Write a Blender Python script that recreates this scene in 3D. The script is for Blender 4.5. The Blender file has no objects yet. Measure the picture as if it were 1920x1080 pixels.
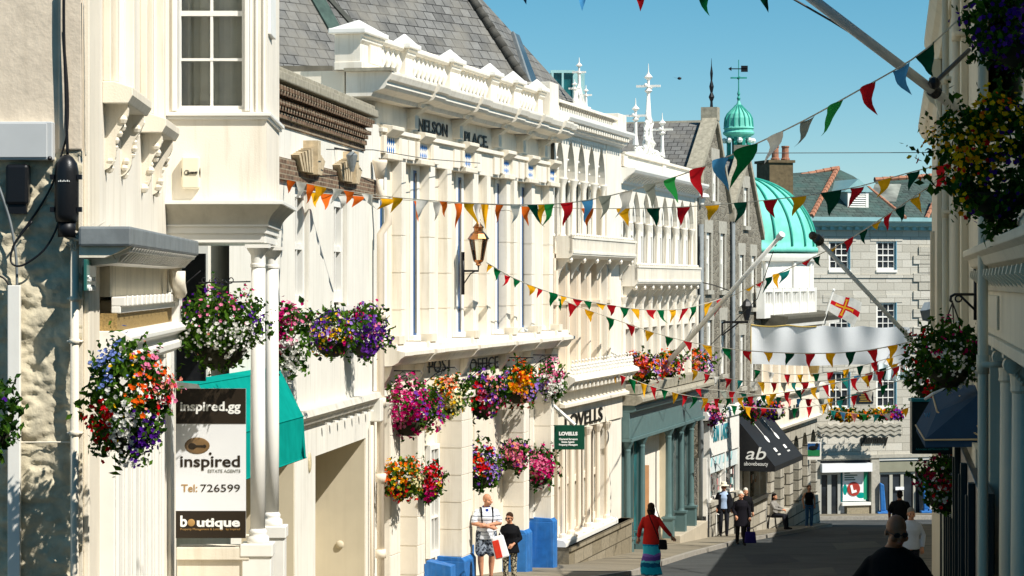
import bpy, bmesh, math, random
from mathutils import Vector, Matrix, noise
R = random.Random(7)
S = bpy.context.scene
COL = S.collection
F = 4800.0; H0 = 530.0
rad = math.radians

def at(px, py, Y):
    return Vector(((px-960)/F*Y, Y, (H0-py)/F*Y))

# ------------------------------------------------------------- ground profile
GP = [(-400, 25), (-60, 3.6), (0, -1.75), (17, -3.22), (28, -4.2), (54, -6.35), (62.5, -7.02), (71, -7.58), (83.4, -8.4), (108, -10.2), (120, -11.05), (135, -11.6), (220, -14)]
def gz(Y):
    for (a, za), (b, zb) in zip(GP, GP[1:]):
        if Y <= b:
            return za+(zb-za)*(Y-a)/(b-a)
    return GP[-1][1]
def ground_at(px, py):
    k = (H0-py)/F
    lo, hi = 5., 200.
    for _ in range(60):
        m = (lo+hi)/2
        if k*m > gz(m): lo = m
        else: hi = m
    return at(px, py, lo)

# ------------------------------------------------------------- mesh builder
SPLIT = {'dark_panel', 'frieze_block', 'sill_block', 'shop_dentil', 'cornice_bracket', 'cornice_dentil', 'fascia_stud', 'clip', 'lens', 'dentil', 'balcony_finial', 'parapet_slot', 'dado', 'emblem_line', 'shop_plinth', 'fish_print', 'cupola_lamp', 'tracery_bead'}
class MB:
    def __init__(s): s.v = []; s.f = []; s.m = []; s.uv = None; s.ch = []
    def add(s, vs, fs, mi=0):
        n = len(s.v); s.ch.append((n, len(s.f))); s.v += [tuple(v) for v in vs]
        for f in fs: s.f.append(tuple(i+n for i in f)); s.m.append(mi)
        return s
    def box(s, x0, x1, y0, y1, z0, z1, mi=0):
        if x0 > x1: x0, x1 = x1, x0
        if y0 > y1: y0, y1 = y1, y0
        if z0 > z1: z0, z1 = z1, z0
        return s.add([(x0,y0,z0),(x1,y0,z0),(x1,y1,z0),(x0,y1,z0),(x0,y0,z1),(x1,y0,z1),(x1,y1,z1),(x0,y1,z1)],
              [(0,3,2,1),(4,5,6,7),(0,1,5,4),(1,2,6,5),(2,3,7,6),(3,0,4,7)], mi)
    def poly(s, pts, mi=0): return s.add(pts, [tuple(range(len(pts)))], mi)
    def extr(s, poly, a, b, ax='x', mi=0):
        """closed 2-D polygon extruded along an axis: x -> (y,z), y -> (x,z), z -> (x,y)"""
        n = len(poly)
        def P(p, t):
            return (t, p[0], p[1]) if ax == 'x' else (p[0], t, p[1]) if ax == 'y' else (p[0], p[1], t)
        vs = [P(p, a) for p in poly]+[P(p, b) for p in poly]
        fs = [tuple(range(n))[::-1], tuple(range(n, 2*n))]+[(i, (i+1) % n, n+(i+1) % n, n+i) for i in range(n)]
        return s.add(vs, fs, mi)
    def tube(s, pts, r, n=6, mi=0, caps=True):
        pts = [Vector(p) for p in pts]; k = len(pts)
        rr = r if isinstance(r, (list, tuple)) else [r]*k
        vs = []; up = None
        for i, p in enumerate(pts):
            t = (pts[min(i+1, k-1)]-pts[max(i-1, 0)])
            t = t.normalized() if t.length > 1e-9 else Vector((0,0,1))
            if up is None:
                up = Vector((0,0,1)) if abs(t.z) < .9 else Vector((1,0,0))
            a = t.cross(up)
            a = a.normalized() if a.length > 1e-6 else Vector((1,0,0))
            b = a.cross(t).normalized(); up = b
            for j in range(n):
                q = 2*math.pi*j/n
                vs.append(p+a*(math.cos(q)*rr[i])+b*(math.sin(q)*rr[i]))
        fs = []
        for i in range(k-1):
            for j in range(n):
                fs.append((i*n+j, i*n+(j+1) % n, (i+1)*n+(j+1) % n, (i+1)*n+j))
        if caps: fs += [tuple(range(n))[::-1], tuple(range((k-1)*n, k*n))]
        return s.add(vs, fs, mi)
    def lathe(s, prof, c=(0,0,0), n=16, mi=0, a0=0, a1=2*math.pi):
        c = Vector(c); vs = []; full = abs(a1-a0-2*math.pi) < 1e-6
        m = n if full else n+1
        for r, z in prof:
            for j in range(m):
                q = a0+(a1-a0)*j/n
                vs.append((c.x+r*math.cos(q), c.y+r*math.sin(q), c.z+z))
        fs = []
        for i in range(len(prof)-1):
            for j in range(n):
                jj = (j+1) % m
                fs.append((i*m+j, i*m+jj, (i+1)*m+jj, (i+1)*m+j))
        if full:
            fs += [tuple(range(m))[::-1], tuple(range((len(prof)-1)*m, len(prof)*m))]
        return s.add(vs, fs, mi)
    def ball(s, c, r, n=8, mi=0, sc=(1,1,1)):
        c = Vector(c); vs = []; fs = []; k = max(4, n//2)
        for i in range(k+1):
            t = math.pi*i/k
            for j in range(n):
                q = 2*math.pi*j/n
                vs.append((c.x+r*sc[0]*math.sin(t)*math.cos(q), c.y+r*sc[1]*math.sin(t)*math.sin(q), c.z-r*sc[2]*math.cos(t)))
        for i in range(k):
            for j in range(n): fs.append((i*n+j, i*n+(j+1) % n, (i+1)*n+(j+1) % n, (i+1)*n+j))
        return s.add(vs, fs, mi)
    def wall(s, x0, x1, z0, z1, y, ops, dep, mi=0):
        """front face at y looking along -y, openings [(x0,x1,z0,z1)] with reveals dep deep"""
        xs = sorted({x0, x1}|{v for o in ops for v in o[:2] if x0 < v < x1})
        zs = sorted({z0, z1}|{v for o in ops for v in o[2:4] if z0 < v < z1})
        for a, b in zip(xs, xs[1:]):
            for c, d in zip(zs, zs[1:]):
                mx, mz = (a+b)/2, (c+d)/2
                if any(o[0] < mx < o[1] and o[2] < mz < o[3] for o in ops): continue
                s.poly([(a,y,c),(b,y,c),(b,y,d),(a,y,d)], mi)
        for a, b, c, d in [o[:4] for o in ops]:
            e = y+dep
            s.poly([(a,y,c),(a,y,d),(a,e,d),(a,e,c)], mi); s.poly([(b,y,c),(b,e,c),(b,e,d),(b,y,d)], mi)
            s.poly([(a,y,d),(b,y,d),(b,e,d),(a,e,d)], mi); s.poly([(a,y,c),(a,e,c),(b,e,c),(b,y,c)], mi)
        return s
    def arch(s, x0, x1, zs, zt, xa, xb, y, dep, pointed=True, n=10, mi=0, rise=None):
        """panel x0..x1, zs..zt with an arched opening xa..xb springing at zs; front at y, soffit dep deep"""
        w = xb-xa; pts = []
        rise = rise or (w*.86 if pointed else w/2)
        for i in range(n+1):
            t = i/n
            if pointed:
                u = t*2 if t <= .5 else (1-t)*2
                dx = (1-math.cos(u*math.pi/3))*w; zz = math.sin(u*math.pi/3)*w/(w*.866)*rise
                x = xa+dx if t <= .5 else xb-dx
            else:
                x = xa+w/2-math.cos(t*math.pi)*w/2; zz = math.sin(t*math.pi)*rise
            pts.append((x, zs+zz))
        for (a, c), (b, d) in zip(pts, pts[1:]):
            s.poly([(a,y,c),(b,y,d),(b,y,zt),(a,y,zt)], mi)
            s.poly([(a,y,c),(a,y+dep,c),(b,y+dep,d),(b,y,d)], mi)
        if xa > x0: s.poly([(x0,y,zs),(xa,y,zs),(xa,y,zt),(x0,y,zt)], mi)
        if x1 > xb: s.poly([(xb,y,zs),(x1,y,zs),(x1,y,zt),(xb,y,zt)], mi)
        return s
    def build(s, name, mat, parent=None, smooth=False, world=False, bevel=0, tag=None):
        if name in SPLIT and len(s.ch) > 1:
            e = s.ch+[(len(s.v), len(s.f))]
            for (a, b), (c, d) in zip(e, e[1:]):
                q = MB(); q.v = s.v[a:c]; q.f = [tuple(i-a for i in f) for f in s.f[b:d]]; q.m = s.m[b:d]; q.ch = [(0, 0)]
                o = q.build(name, mat, parent, smooth, world, bevel)
            return o
        me = bpy.data.meshes.new(name)
        me.from_pydata(s.v, [], s.f)
        mats = mat if isinstance(mat, (list, tuple)) else [mat]
        for m in mats: me.materials.append(m)
        if len(mats) > 1: me.polygons.foreach_set('material_index', s.m)
        if smooth: me.polygons.foreach_set('use_smooth', [True]*len(me.polygons))
        if s.uv:
            l = me.uv_layers.new(name='UVMap')
            for i, uv in enumerate(s.uv): l.data[i].uv = uv
        me.update()
        o = bpy.data.objects.new(name, me); COL.objects.link(o)
        if parent is not None:
            o.parent = parent
            if world: o.matrix_parent_inverse = mtx(parent).inverted()
        if bevel:
            b = o.modifiers.new('edge', 'BEVEL'); b.width = bevel; b.segments = 2; b.limit_method = 'ANGLE'; b.angle_limit = rad(40)
        return o

def mtx(o):
    m = Matrix.LocRotScale(o.location, o.rotation_euler, o.scale)
    return (mtx(o.parent) @ m) if o.parent else m

def tag(o, label=None, cat=None, group=None, kind=None):
    if label: o['label'] = label
    if cat: o['category'] = cat
    if group: o['group'] = group
    if kind: o['kind'] = kind
    return o
def thing(name, label, cat, loc=(0,0,0), rz=0, group=None):
    o = bpy.data.objects.new(name, None); COL.objects.link(o)
    o.empty_display_size = .2
    o.location = loc; o.rotation_euler = (0,0,rz)
    return tag(o, label, cat, group)
def copies(o, spots):
    """copies of a part with shared mesh, spots are offsets"""
    for d in spots:
        c = o.copy(); COL.objects.link(c); c.location = Vector(o.location)+Vector(d)

class Fr:
    """a facade: local x runs along it, local y into the building, z up; pixel columns meet it at u"""
    def __init__(s, name, label, cat, P, ang):
        s.P = Vector((P[0], P[1])); s.U = Vector((math.cos(ang), math.sin(ang))); s.N = Vector((-s.U.y, s.U.x))
        s.root = thing(name, label, cat, (P[0], P[1], 0), ang)
    def u(s, px, d=0):
        k = (px-960)/F
        return (k*(s.P.y+s.N.y*d)-(s.P.x+s.N.x*d))/(s.U.x-k*s.U.y)
    def Y(s, px, d=0): return s.P.y+s.U.y*s.u(px, d)+s.N.y*d
    def z(s, px, py, d=0): return (H0-py)/F*s.Y(px, d)
    def w(s, x, y, z):
        return Vector((s.P.x+s.U.x*x+s.N.x*y, s.P.y+s.U.y*x+s.N.y*y, z))

# ------------------------------------------------------------- materials
def lin(c):
    if isinstance(c, str):
        c = [int(c[i:i+2], 16)/255 for i in (0, 2, 4)]
        return tuple(x/12.92 if x <= .04045 else ((x+.055)/1.055)**2.4 for x in c)
    return tuple(c)
def nodes(name):
    m = bpy.data.materials.new(name); m.use_nodes = True
    nt = m.node_tree; b = nt.nodes['Principled BSDF']
    return m, nt, b
def N(nt, t, **k):
    n = nt.nodes.new(t)
    for a, v in k.items():
        if a.startswith('i_'): n.inputs[a[2:].replace('_', ' ')].default_value = v
        else: setattr(n, a, v)
    return n
def L(nt, a, b): nt.links.new(a, b)
def coords(nt, scale=(1,1,1), flat=False):
    tc = N(nt, 'ShaderNodeTexCoord')
    if flat:
        sp = N(nt, 'ShaderNodeSeparateXYZ'); L(nt, tc.outputs['Object'], sp.inputs[0])
        ad = N(nt, 'ShaderNodeMath', operation='ADD'); L(nt, sp.outputs[0], ad.inputs[0]); L(nt, sp.outputs[1], ad.inputs[1])
        cb = N(nt, 'ShaderNodeCombineXYZ'); L(nt, ad.outputs[0], cb.inputs[0]); L(nt, sp.outputs[2], cb.inputs[1])
        src = cb.outputs[0]
    else: src = tc.outputs['Object']
    mp = N(nt, 'ShaderNodeMapping'); mp.inputs['Scale'].default_value = scale
    L(nt, src, mp.inputs[0]); return mp.outputs[0]
def mixc(nt, fac, a, b, mode='MIX'):
    n = N(nt, 'ShaderNodeMix', data_type='RGBA', blend_type=mode)
    for s, v in ((0, fac), (6, a), (7, b)):
        if hasattr(v, 'is_linked') or hasattr(v, 'links'): L(nt, v, n.inputs[s])
        else: n.inputs[s].default_value = v if s == 0 else (*v[:3], 1)
    return n.outputs[2]
def ramp(nt, src, p):
    r = N(nt, 'ShaderNodeValToRGB'); e = r.color_ramp.elements
    e[0].position, e[1].position = p[0][0], p[1][0]
    e[0].color = (*[p[0][1]]*3, 1); e[1].color = (*[p[1][1]]*3, 1)
    L(nt, src, r.inputs[0]); return r.outputs[0]
def bump(nt, b, h, st, dist=.02):
    n = N(nt, 'ShaderNodeBump'); n.inputs['Strength'].default_value = st; n.inputs['Distance'].default_value = dist
    L(nt, h, n.inputs['Height']); L(nt, n.outputs[0], b.inputs['Normal'])
def noi(nt, v, sc, det=5, ro=.55):
    n = N(nt, 'ShaderNodeTexNoise'); n.inputs['Scale'].default_value = sc; n.inputs['Detail'].default_value = det; n.inputs['Roughness'].default_value = ro
    if v is not None: L(nt, v, n.inputs['Vector'])
    return n.outputs['Fac']
def M(name, col, rough=.6, var=.12, vs=2.5, bp=0, bs=60, metal=0, spec=.35, streak=0, grime=None, sheen=0):
    m, nt, b = nodes(name); c = lin(col)
    v = coords(nt)
    f = ramp(nt, noi(nt, v, vs), ((.3, 0), (.7, 1)))
    out = mixc(nt, f, tuple(x*(1-var) for x in c), tuple(min(1, x*(1+var*.6)) for x in c))
    if streak:
        v2 = coords(nt, (5, 5, .35))
        g = ramp(nt, noi(nt, v2, 1.6, 6, .65), ((.5, 0), (.8, 1)))
        mm = N(nt, 'ShaderNodeMath', operation='MULTIPLY'); mm.inputs[1].default_value = streak; L(nt, g, mm.inputs[0])
        out = mixc(nt, mm.outputs[0], out, lin(grime or '6b6250'))
    L(nt, out, b.inputs['Base Color'])
    b.inputs['Roughness'].default_value = rough; b.inputs['Metallic'].default_value = metal
    b.inputs['Specular IOR Level'].default_value = spec
    if bp: bump(nt, b, noi(nt, v, bs, 4), bp, .01)
    return m
def blocks(name, c1, c2, mortar, bw, bh, ms=.012, bp=.6, rough=.8, uv=False, var=.25, nscale=9, tint=None):
    m, nt, b = nodes(name)
    if uv:
        tc = N(nt, 'ShaderNodeTexCoord'); v = tc.outputs['UV']
    else: v = coords(nt, flat=True)
    br = N(nt, 'ShaderNodeTexBrick'); L(nt, v, br.inputs['Vector'])
    br.inputs['Scale'].default_value = 1; br.inputs['Brick Width'].default_value = bw; br.inputs['Row Height'].default_value = bh
    br.inputs['Mortar Size'].default_value = ms; br.inputs['Mortar Smooth'].default_value = .15; br.inputs['Bias'].default_value = 0
    br.inputs['Color1'].default_value = (*lin(c1), 1); br.inputs['Color2'].default_value = (*lin(c2), 1); br.inputs['Mortar'].default_value = (*lin(mortar), 1)
    nn = noi(nt, v, nscale, 6, .65)
    out = mixc(nt, 1, br.outputs['Color'], ramp(nt, nn, ((.25, 1-var*1.6), (.75, 1))), 'MULTIPLY')
    if tint:
        t = ramp(nt, noi(nt, v, .9, 4), ((.45, 0), (.7, 1))); out = mixc(nt, t, out, lin(tint))
    L(nt, out, b.inputs['Base Color']); b.inputs['Roughness'].default_value = rough; b.inputs['Specular IOR Level'].default_value = .25
    inv = N(nt, 'ShaderNodeMath', operation='MULTIPLY_ADD'); L(nt, br.outputs['Fac'], inv.inputs[0]); inv.inputs[1].default_value = -1; L(nt, nn, inv.inputs[2])
    bump(nt, b, inv.outputs[0], bp, .03)
    return m
def rubble(name, c1, c2, mortar, sx=3.2, sz=6, bp=1):
    m, nt, b = nodes(name); v = coords(nt, (sx, sz, 1), flat=True)
    w = N(nt, 'ShaderNodeTexNoise'); w.inputs['Scale'].default_value = 1.2; L(nt, v, w.inputs['Vector'])
    vv = mixc(nt, .12, v, w.outputs['Color'], 'ADD')
    e = N(nt, 'ShaderNodeTexVoronoi', feature='DISTANCE_TO_EDGE', voronoi_dimensions='2D'); e.inputs['Scale'].default_value = 1; L(nt, vv, e.inputs['Vector'])
    c = N(nt, 'ShaderNodeTexVoronoi', feature='F1', voronoi_dimensions='2D'); c.inputs['Scale'].default_value = 1; L(nt, vv, c.inputs['Vector'])
    ef = ramp(nt, e.outputs['Distance'], ((.02, 0), (.1, 1)))
    sp = N(nt, 'ShaderNodeSeparateColor'); L(nt, c.outputs['Color'], sp.inputs[0])
    col = mixc(nt, sp.outputs[0], lin(c1), lin(c2))
    nn = noi(nt, v, 3, 6, .7)
    col = mixc(nt, 1, col, ramp(nt, nn, ((.2, .55), (.8, 1))), 'MULTIPLY')
    L(nt, mixc(nt, ef, lin(mortar), col), b.inputs['Base Color']); b.inputs['Roughness'].default_value = .9; b.inputs['Specular IOR Level'].default_value = .15
    h = N(nt, 'ShaderNodeMath', operation='MULTIPLY_ADD'); L(nt, nn, h.inputs[0]); h.inputs[1].default_value = .6; L(nt, ef, h.inputs[2])
    bump(nt, b, h.outputs[0], bp, .05)
    return m
def glassy(name, col=(.02,.025,.03), rough=.06, spec=.5):
    m, nt, b = nodes(name); v = coords(nt)
    n = noi(nt, v, .8, 3)
    L(nt, mixc(nt, ramp(nt, n, ((.35, 0), (.65, 1))), tuple(x*.5 for x in col), tuple(x*1.7 for x in col)), b.inputs['Base Color'])
    b.inputs['Roughness'].default_value = rough; b.inputs['Specular IOR Level'].default_value = spec
    return m
def clear(name, tint=(1,1,1)):
    m = bpy.data.materials.new(name); m.use_nodes = True; nt = m.node_tree; nt.nodes.clear()
    o = N(nt, 'ShaderNodeOutputMaterial'); mx = N(nt, 'ShaderNodeMixShader'); t = N(nt, 'ShaderNodeBsdfTransparent'); g = N(nt, 'ShaderNodeBsdfGlossy')
    t.inputs[0].default_value = (*tint, 1); g.inputs['Roughness'].default_value = .02
    fr = N(nt, 'ShaderNodeFresnel'); fr.inputs[0].default_value = 1.45
    L(nt, fr.outputs[0], mx.inputs[0]); L(nt, t.outputs[0], mx.inputs[1]); L(nt, g.outputs[0], mx.inputs[2]); L(nt, mx.outputs[0], o.inputs[0])
    return m
def thin(name, col, tr=.35, var=.3, vs=30):
    """leaf, petal or cloth: diffuse with some light through it"""
    m = bpy.data.materials.new(name); m.use_nodes = True; nt = m.node_tree; nt.nodes.clear()
    c = lin(col); v = coords(nt)
    cc = mixc(nt, ramp(nt, noi(nt, v, vs, 2), ((.35, 0), (.65, 1))), tuple(x*(1-var) for x in c), tuple(min(1, x*(1+var*.5)) for x in c))
    o = N(nt, 'ShaderNodeOutputMaterial'); mx = N(nt, 'ShaderNodeMixShader'); d = N(nt, 'ShaderNodeBsdfDiffuse'); t = N(nt, 'ShaderNodeBsdfTranslucent')
    mx.inputs[0].default_value = tr
    L(nt, cc, d.inputs[0]); L(nt, cc, t.inputs[0]); L(nt, d.outputs[0], mx.inputs[1]); L(nt, t.outputs[0], mx.inputs[2]); L(nt, mx.outputs[0], o.inputs[0])
    return m

m_cream = M('cream_stucco', 'f0e8d8', .75, .10, .9, .25, 60, streak=.42, grime='a5946f')
m_cream2 = M('cream_side', 'ece2ce', .75, .10, 1.2, .25, 60, streak=.45, grime='a08f6c')
m_peach = M('peach_stucco', 'eddfca', .75, .10, 1.2, .2, 60, streak=.3, grime='a08a66')
m_white = M('white_paint', 'f2efe6', .45, .05, 3, .05, 50, streak=.12, grime='b4ab98')
m_whitew = M('white_wall', 'ece8dc', .75, .07, .9, .2, 60, streak=.4, grime='a99d82')
m_render = M('old_render', 'e2d2bb', .85, .14, 5, .5, 22, streak=.22, grime='8d8068')
m_lead = M('lead_sheet', '7d8384', .6, .2, 6, .2, 20)
m_stonecop = M('stone_coping', 'a59e8b', .85, .3, 8, .4, 30, streak=.3, grime='5c5a46')
m_doorbeige = M('beige_panel', 'cfc4aa', .7, .06, 2, .05, 60, streak=.15, grime='a09478')
m_blue = M('blue_paint', '2a6fb5', .5, .2, 6, .2, 40, streak=.45, grime='6f9cc8')
m_bluegl = M('blue_frame', '22568c', .4, .15, 6)
m_teal = M('teal_paint', '5b7574', .45, .12, 4, .05, 50, streak=.2, grime='3c5655')
m_tealdk = M('dark_teal_paint', '0f2124', .4, .15, 4)
m_black = M('black_metal', '15161a', .45, .2, 8)
m_blackpl = M('black_plastic', '1a1b1e', .35, .15, 8, .1, 80)
m_greypl = M('grey_plastic', 'c9cbca', .4, .04, 4)
m_wire = M('pale_cable', 'c7bfae', .6, .3, 20)
m_copperm = M('copper_metal', 'c98a5a', .25, .2, 20, metal=1, spec=.5)
m_verd = M('verdigris', '78d2bd', .7, .22, 1.6, .1, 30, streak=.3, grime='2fa58e')
m_verddk = M('verdigris_dark', '2f9d8b', .6, .3, 4, .2, 30, streak=.35, grime='1c5a4e')
m_slate = blocks('slate', '8b8a86', '6b6a67', '302f2d', .34, .26, .012, .8, .75, uv=True, var=.26, nscale=5, tint='7f7b72')
m_slateg = blocks('slate_green', '5d6d66', '47544f', '23302d', .4, .3, .014, .8, .75, uv=True, var=.3, nscale=4, tint='47625c')
m_granite = blocks('granite_ashlar', 'd6d0c2', 'bdb7a8', '8d8778', .85, .36, .01, .5, .85, var=.1, nscale=14)
m_granited = blocks('granite_rustic', 'c9c2b2', 'aaa392', '4c483e', 1.3, .42, .025, .8, .85, var=.2, nscale=12)
m_rubble = rubble('rubble_stone', 'a59e8e', '777063', 'aaa391', 2.6, 5.4, 1)
m_brick = blocks('weathered_brick', 'a2836a', '6d5646', 'b5a78e', .22, .075, .01, .6, .9, var=.4)
m_terra = M('terracotta', 'a8745a', .8, .3, 9, .2, 40)
m_glass = glassy('dark_glass')
m_glassg = glassy('grey_glass', (.10,.11,.10), .12)
m_glasst = glassy('teal_glass', (.02,.16,.17), .1)
m_glassp = glassy('pale_glass', (.26,.27,.23), .15)
m_clear = clear('window_glass')
m_asph = M('asphalt', '434544', .9, .35, .7, .6, 90, streak=0)
m_pave = blocks('paving_slabs', '9a907c', '877e6c', '5b5548', .9, .6, .012, .3, .9, var=.25, nscale=6)
m_kerb = M('granite_kerb', '9b958a', .85, .25, 10, .3, 60)
m_gold = M('gilt', 'c9a24d', .35, .2, 10, metal=.6)
m_dkgreen = M('dark_green_board', '0e4a35', .45, .08, 4)
m_txw = M('white_lettering', 'f4f4ee', .5, .02, 4)
m_txk = M('black_lettering', '17160f', .5, .05, 4)
m_txt = M('tan_lettering', 'b08a52', .5, .05, 4)
m_brownb = M('dark_brown_board', '2a2116', .45, .06, 4)
m_signw = M('sign_white', 'eceded', .4, .03, 3)
m_wicker = M('woven_blind', '9c8250', .8, .45, 60, .4, 90)
m_awnteal = thin('teal_canvas', '12a295', .25, .12, 3)
m_awnblack = M('black_canvas', '1c1d1f', .6, .15, 3, .1, 40)
m_awnblue = M('blue_canvas', '0a3350', .95, .15, 3, .1, 40)
m_canvasgrey = thin('grey_canvas', 'a9a9a0', .3, .2, 6)

def text(s, size, mat, parent, name='lettering', ext=.01, bold=0, frame=None, loc=(0,0,0), width=None, shear=0, world=None):
    """flat raised lettering: a mesh in the x-z plane, reading towards -y, lower left corner at loc; frame is an optional matrix"""
    cu = bpy.data.curves.new(name, 'FONT'); cu.body = s; cu.size = size; cu.extrude = ext; cu.offset = bold; cu.shear = shear
    cu.resolution_u = 3
    t = bpy.data.objects.new(name, cu); COL.objects.link(t)
    bpy.context.view_layer.update()
    me = bpy.data.meshes.new_from_object(t.evaluated_get(bpy.context.evaluated_depsgraph_get()))
    bpy.data.objects.remove(t); bpy.data.curves.remove(cu)
    xs = [v.co.x for v in me.vertices] or [0, 1]
    k = (width/(max(xs)-min(xs))) if width else 1
    x0 = min(xs)
    mm = frame or Matrix.Translation(loc)
    for v in me.vertices:
        v.co = mm @ Vector(((v.co.x-x0)*k, -v.co.z, v.co.y))
    me.materials.clear(); me.materials.append(mat); me.name = name
    o = bpy.data.objects.new(name, me); COL.objects.link(o); o.parent = parent
    return o

def window(root, x0, x1, z0, z1, y, cols=2, rows=2, fw=.06, bar=.03, mat=None, glass=None, name='window', dep=.05, mid=True, world=False):
    """sash frame with glazing bars (one mesh), its pane a child"""
    m = MB(); mat = mat or m_white
    m.box(x0, x0+fw, y-dep/2, y+dep/2, z0, z1); m.box(x1-fw, x1, y-dep/2, y+dep/2, z0, z1)
    m.box(x0+fw, x1-fw, y-dep/2, y+dep/2, z0, z0+fw*1.2); m.box(x0+fw, x1-fw, y-dep/2, y+dep/2, z1-fw, z1)
    w, h = x1-x0-2*fw, z1-z0-2.2*fw
    for i in range(1, cols): 
        c = x0+fw+w*i/cols; m.box(c-bar/2, c+bar/2, y-dep/3, y+dep/3, z0+fw*1.2, z1-fw)
    for i in range(1, rows):
        c = z0+fw*1.2+h*i/rows; b2 = bar*(1.9 if mid and rows % 2 == 0 and i == rows//2 else 1)
        m.box(x0+fw, x1-fw, y-dep/2.5, y+dep/2.5, c-b2/2, c+b2/2)
    o = m.build(name, mat, root, world=world)
    g = MB(); g.box(x0+fw*.5, x1-fw*.5, y+dep/2-.012, y+dep/2+.003, z0+fw*.5, z1-fw*.5)
    p = g.build('pane', glass or m_glass, o)
    return o
# =============================================================== estate agent's building, near left
B = Fr('estate_office', 'cream building with white oriel bay, porch hood and two round columns at the left', 'building', (-3.47, 20.7), rad(92.7))
r1 = B.root
def sw(px, py, out=0):
    """pixel on the wall facing up the street (local x = 0) -> local point"""
    p = at(px, py, 20.7-out); return (-out, -(p.x+3.47), p.z)
def relief(name, y0, y1, z0, z1, st, amp, mat, x=0., rough=2.2, edge=0):
    m = MB(); ny = int((y1-y0)/st); nz = int((z1-z0)/st)
    vs = []
    for j in range(nz+1):
        for i in range(ny+1):
            y = y0+(y1-y0)*i/ny; z = z0+(z1-z0)*j/nz
            q = Vector((y*rough, 3.1, z*rough*1.5))
            c = noise.voronoi(q+Vector((noise.noise(q*2)*.25, 0, noise.noise(q*2+Vector((5,5,5)))*.25)))[0]
            h = (min(1, (c[1]-c[0])*3.2))*amp+noise.fractal(q*4.5, .7, 2.1, 6)*amp*.55
            vs.append((x-h, y, z))
    fs = [(j*(ny+1)+i, (j+1)*(ny+1)+i, (j+1)*(ny+1)+i+1, j*(ny+1)+i+1) for j in range(nz) for i in range(ny)]
    m.add(vs, fs); return m.build(name, mat, r1, smooth=True)
m_rough = M('limewashed_rubble', 'd0c5aa', .9, .25, 6, .8, 30, streak=.25, grime='8a8268')
mb = MB(); mb.box(0.02, 9, 0.0, 7, -5, 6.5); mb.build('wall', m_cream, r1)
mb = MB(); mb.box(-.02, .02, .0, 7, 1.04, 6.5); mb.box(-.05, -.02, 0.0, .19, 1.07, 6.5)
mb.build('flank_render', m_render, r1, bevel=.012)
relief('flank_stonework', -.0, 1.5, -5, 1.06, .018, .032, m_rough, x=.0)
mb = MB(); mb.box(-.03, .02, -.0, .03, -5, 1.07); mb.build('corner_strip', m_cream2, r1)
# pipes on the flank
mb = MB(); a, b = sw(15, 535, .1), sw(38, 535, .1)
mb.box(-.13, -.05, b[1], a[1], -5, a[2]); mb.build('cable_trunking', m_white, r1, bevel=.006)
mb = MB(); c = sw(139, 440, .1)
mb.tube([(-.11, c[1], c[2]), (-.11, c[1], -5)], .034, 12)
for py in (455, 560, 640, 812): 
    z = sw(139, py, .1)[2]; mb.tube([(-.11, c[1], z-.02), (-.11, c[1], z+.02)], .042, 12); mb.box(-.12, .0, c[1]-.06, c[1]+.06, z-.008, z+.008)
mb.build('downpipe', m_cream2, r1, smooth=True)
mb = MB(); p1, p2 = sw(40, 829, .06), sw(135, 829, .06); mb.tube([p1, p2], .007, 6); mb.build('conduit', m_cream2, r1)
# boxes fixed to the flank
t = thing('meter_box', 'white metal cabinet with dark corner lock on the rendered wall', 'cabinet', B.w(*sw(50, 300, .0)))
w1 = B.w(*sw(-40, 300, .12)); w2 = B.w(*sw(98, 228, .12))
mb = MB(); mb.box(w1.x, w2.x, 20.56, 20.72, w1.z, w2.z); mb.build('cabinet_body', m_greypl, t, world=True, bevel=.01)
mb = MB(); mb.box(w1.x+.02, w2.x-.045, 20.55, 20.56, w1.z+.02, w2.z-.015); mb.build('cabinet_door', m_greypl, t, world=True, bevel=.004)
mb = MB(); mb.ball(B.w(*sw(92, 297, .16)), .02, 8); mb.build('lock', m_black, t, world=True)
t = thing('cable_housing', 'black domed cable housing clipped to the wall above a tangle of cables', 'cable housing', B.w(*sw(126, 430, .1)))
c0, c1_ = B.w(*sw(126, 440, .12)), B.w(*sw(126, 300, .12))
mb = MB(); mb.lathe([(.085, c0.z+.1), (.098, c0.z+.16), (.098, c1_.z-.1), (.085, c1_.z-.03), (.05, c1_.z+.02), (.02, c1_.z+.04)], (c0.x, 20.52, 0), 16); mb.build('housing_body', m_blackpl, t, smooth=True, world=True)
mb = MB(); mb.lathe([(.07, c0.z-.02), (.075, c0.z+.1)], (c0.x, 20.52, 0), 14); mb.build('housing_collar', m_black, t, smooth=True, world=True)
mb = MB()
for z in (c0.z+.2, c1_.z-.14):
    for s in (-1, 1): mb.box(c0.x+s*.09, c0.x+s*.125, 20.47, 20.53, z-.02, z+.02)
mb.build('clip', m_black, t, world=True)
mb = MB()
for i in range(7): mb.box(c0.x-.05+i*.014, c0.x-.042+i*.014, 20.419, 20.424, c0.z+.42, c0.z+.428+.006*(i % 2))
mb.build('marking', m_txw, t, world=True)
t = thing('black_cabinet', 'black rounded box under the white metal cabinet', 'cable box', B.w(*sw(30, 380, .08)))
w1 = B.w(*sw(9, 384, .12)); w2 = B.w(*sw(52, 308, .12))
mb = MB(); mb.box(w1.x, w2.x, 20.56, 20.7, w1.z, w2.z); mb.build('box_body', m_blackpl, t, world=True, bevel=.025)
mb = MB(); mb.box(w1.x+.02, w2.x-.02, 20.58, 20.68, w1.z-.07, w1.z+.005); mb.build('box_foot', m_black, t, world=True)
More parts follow.
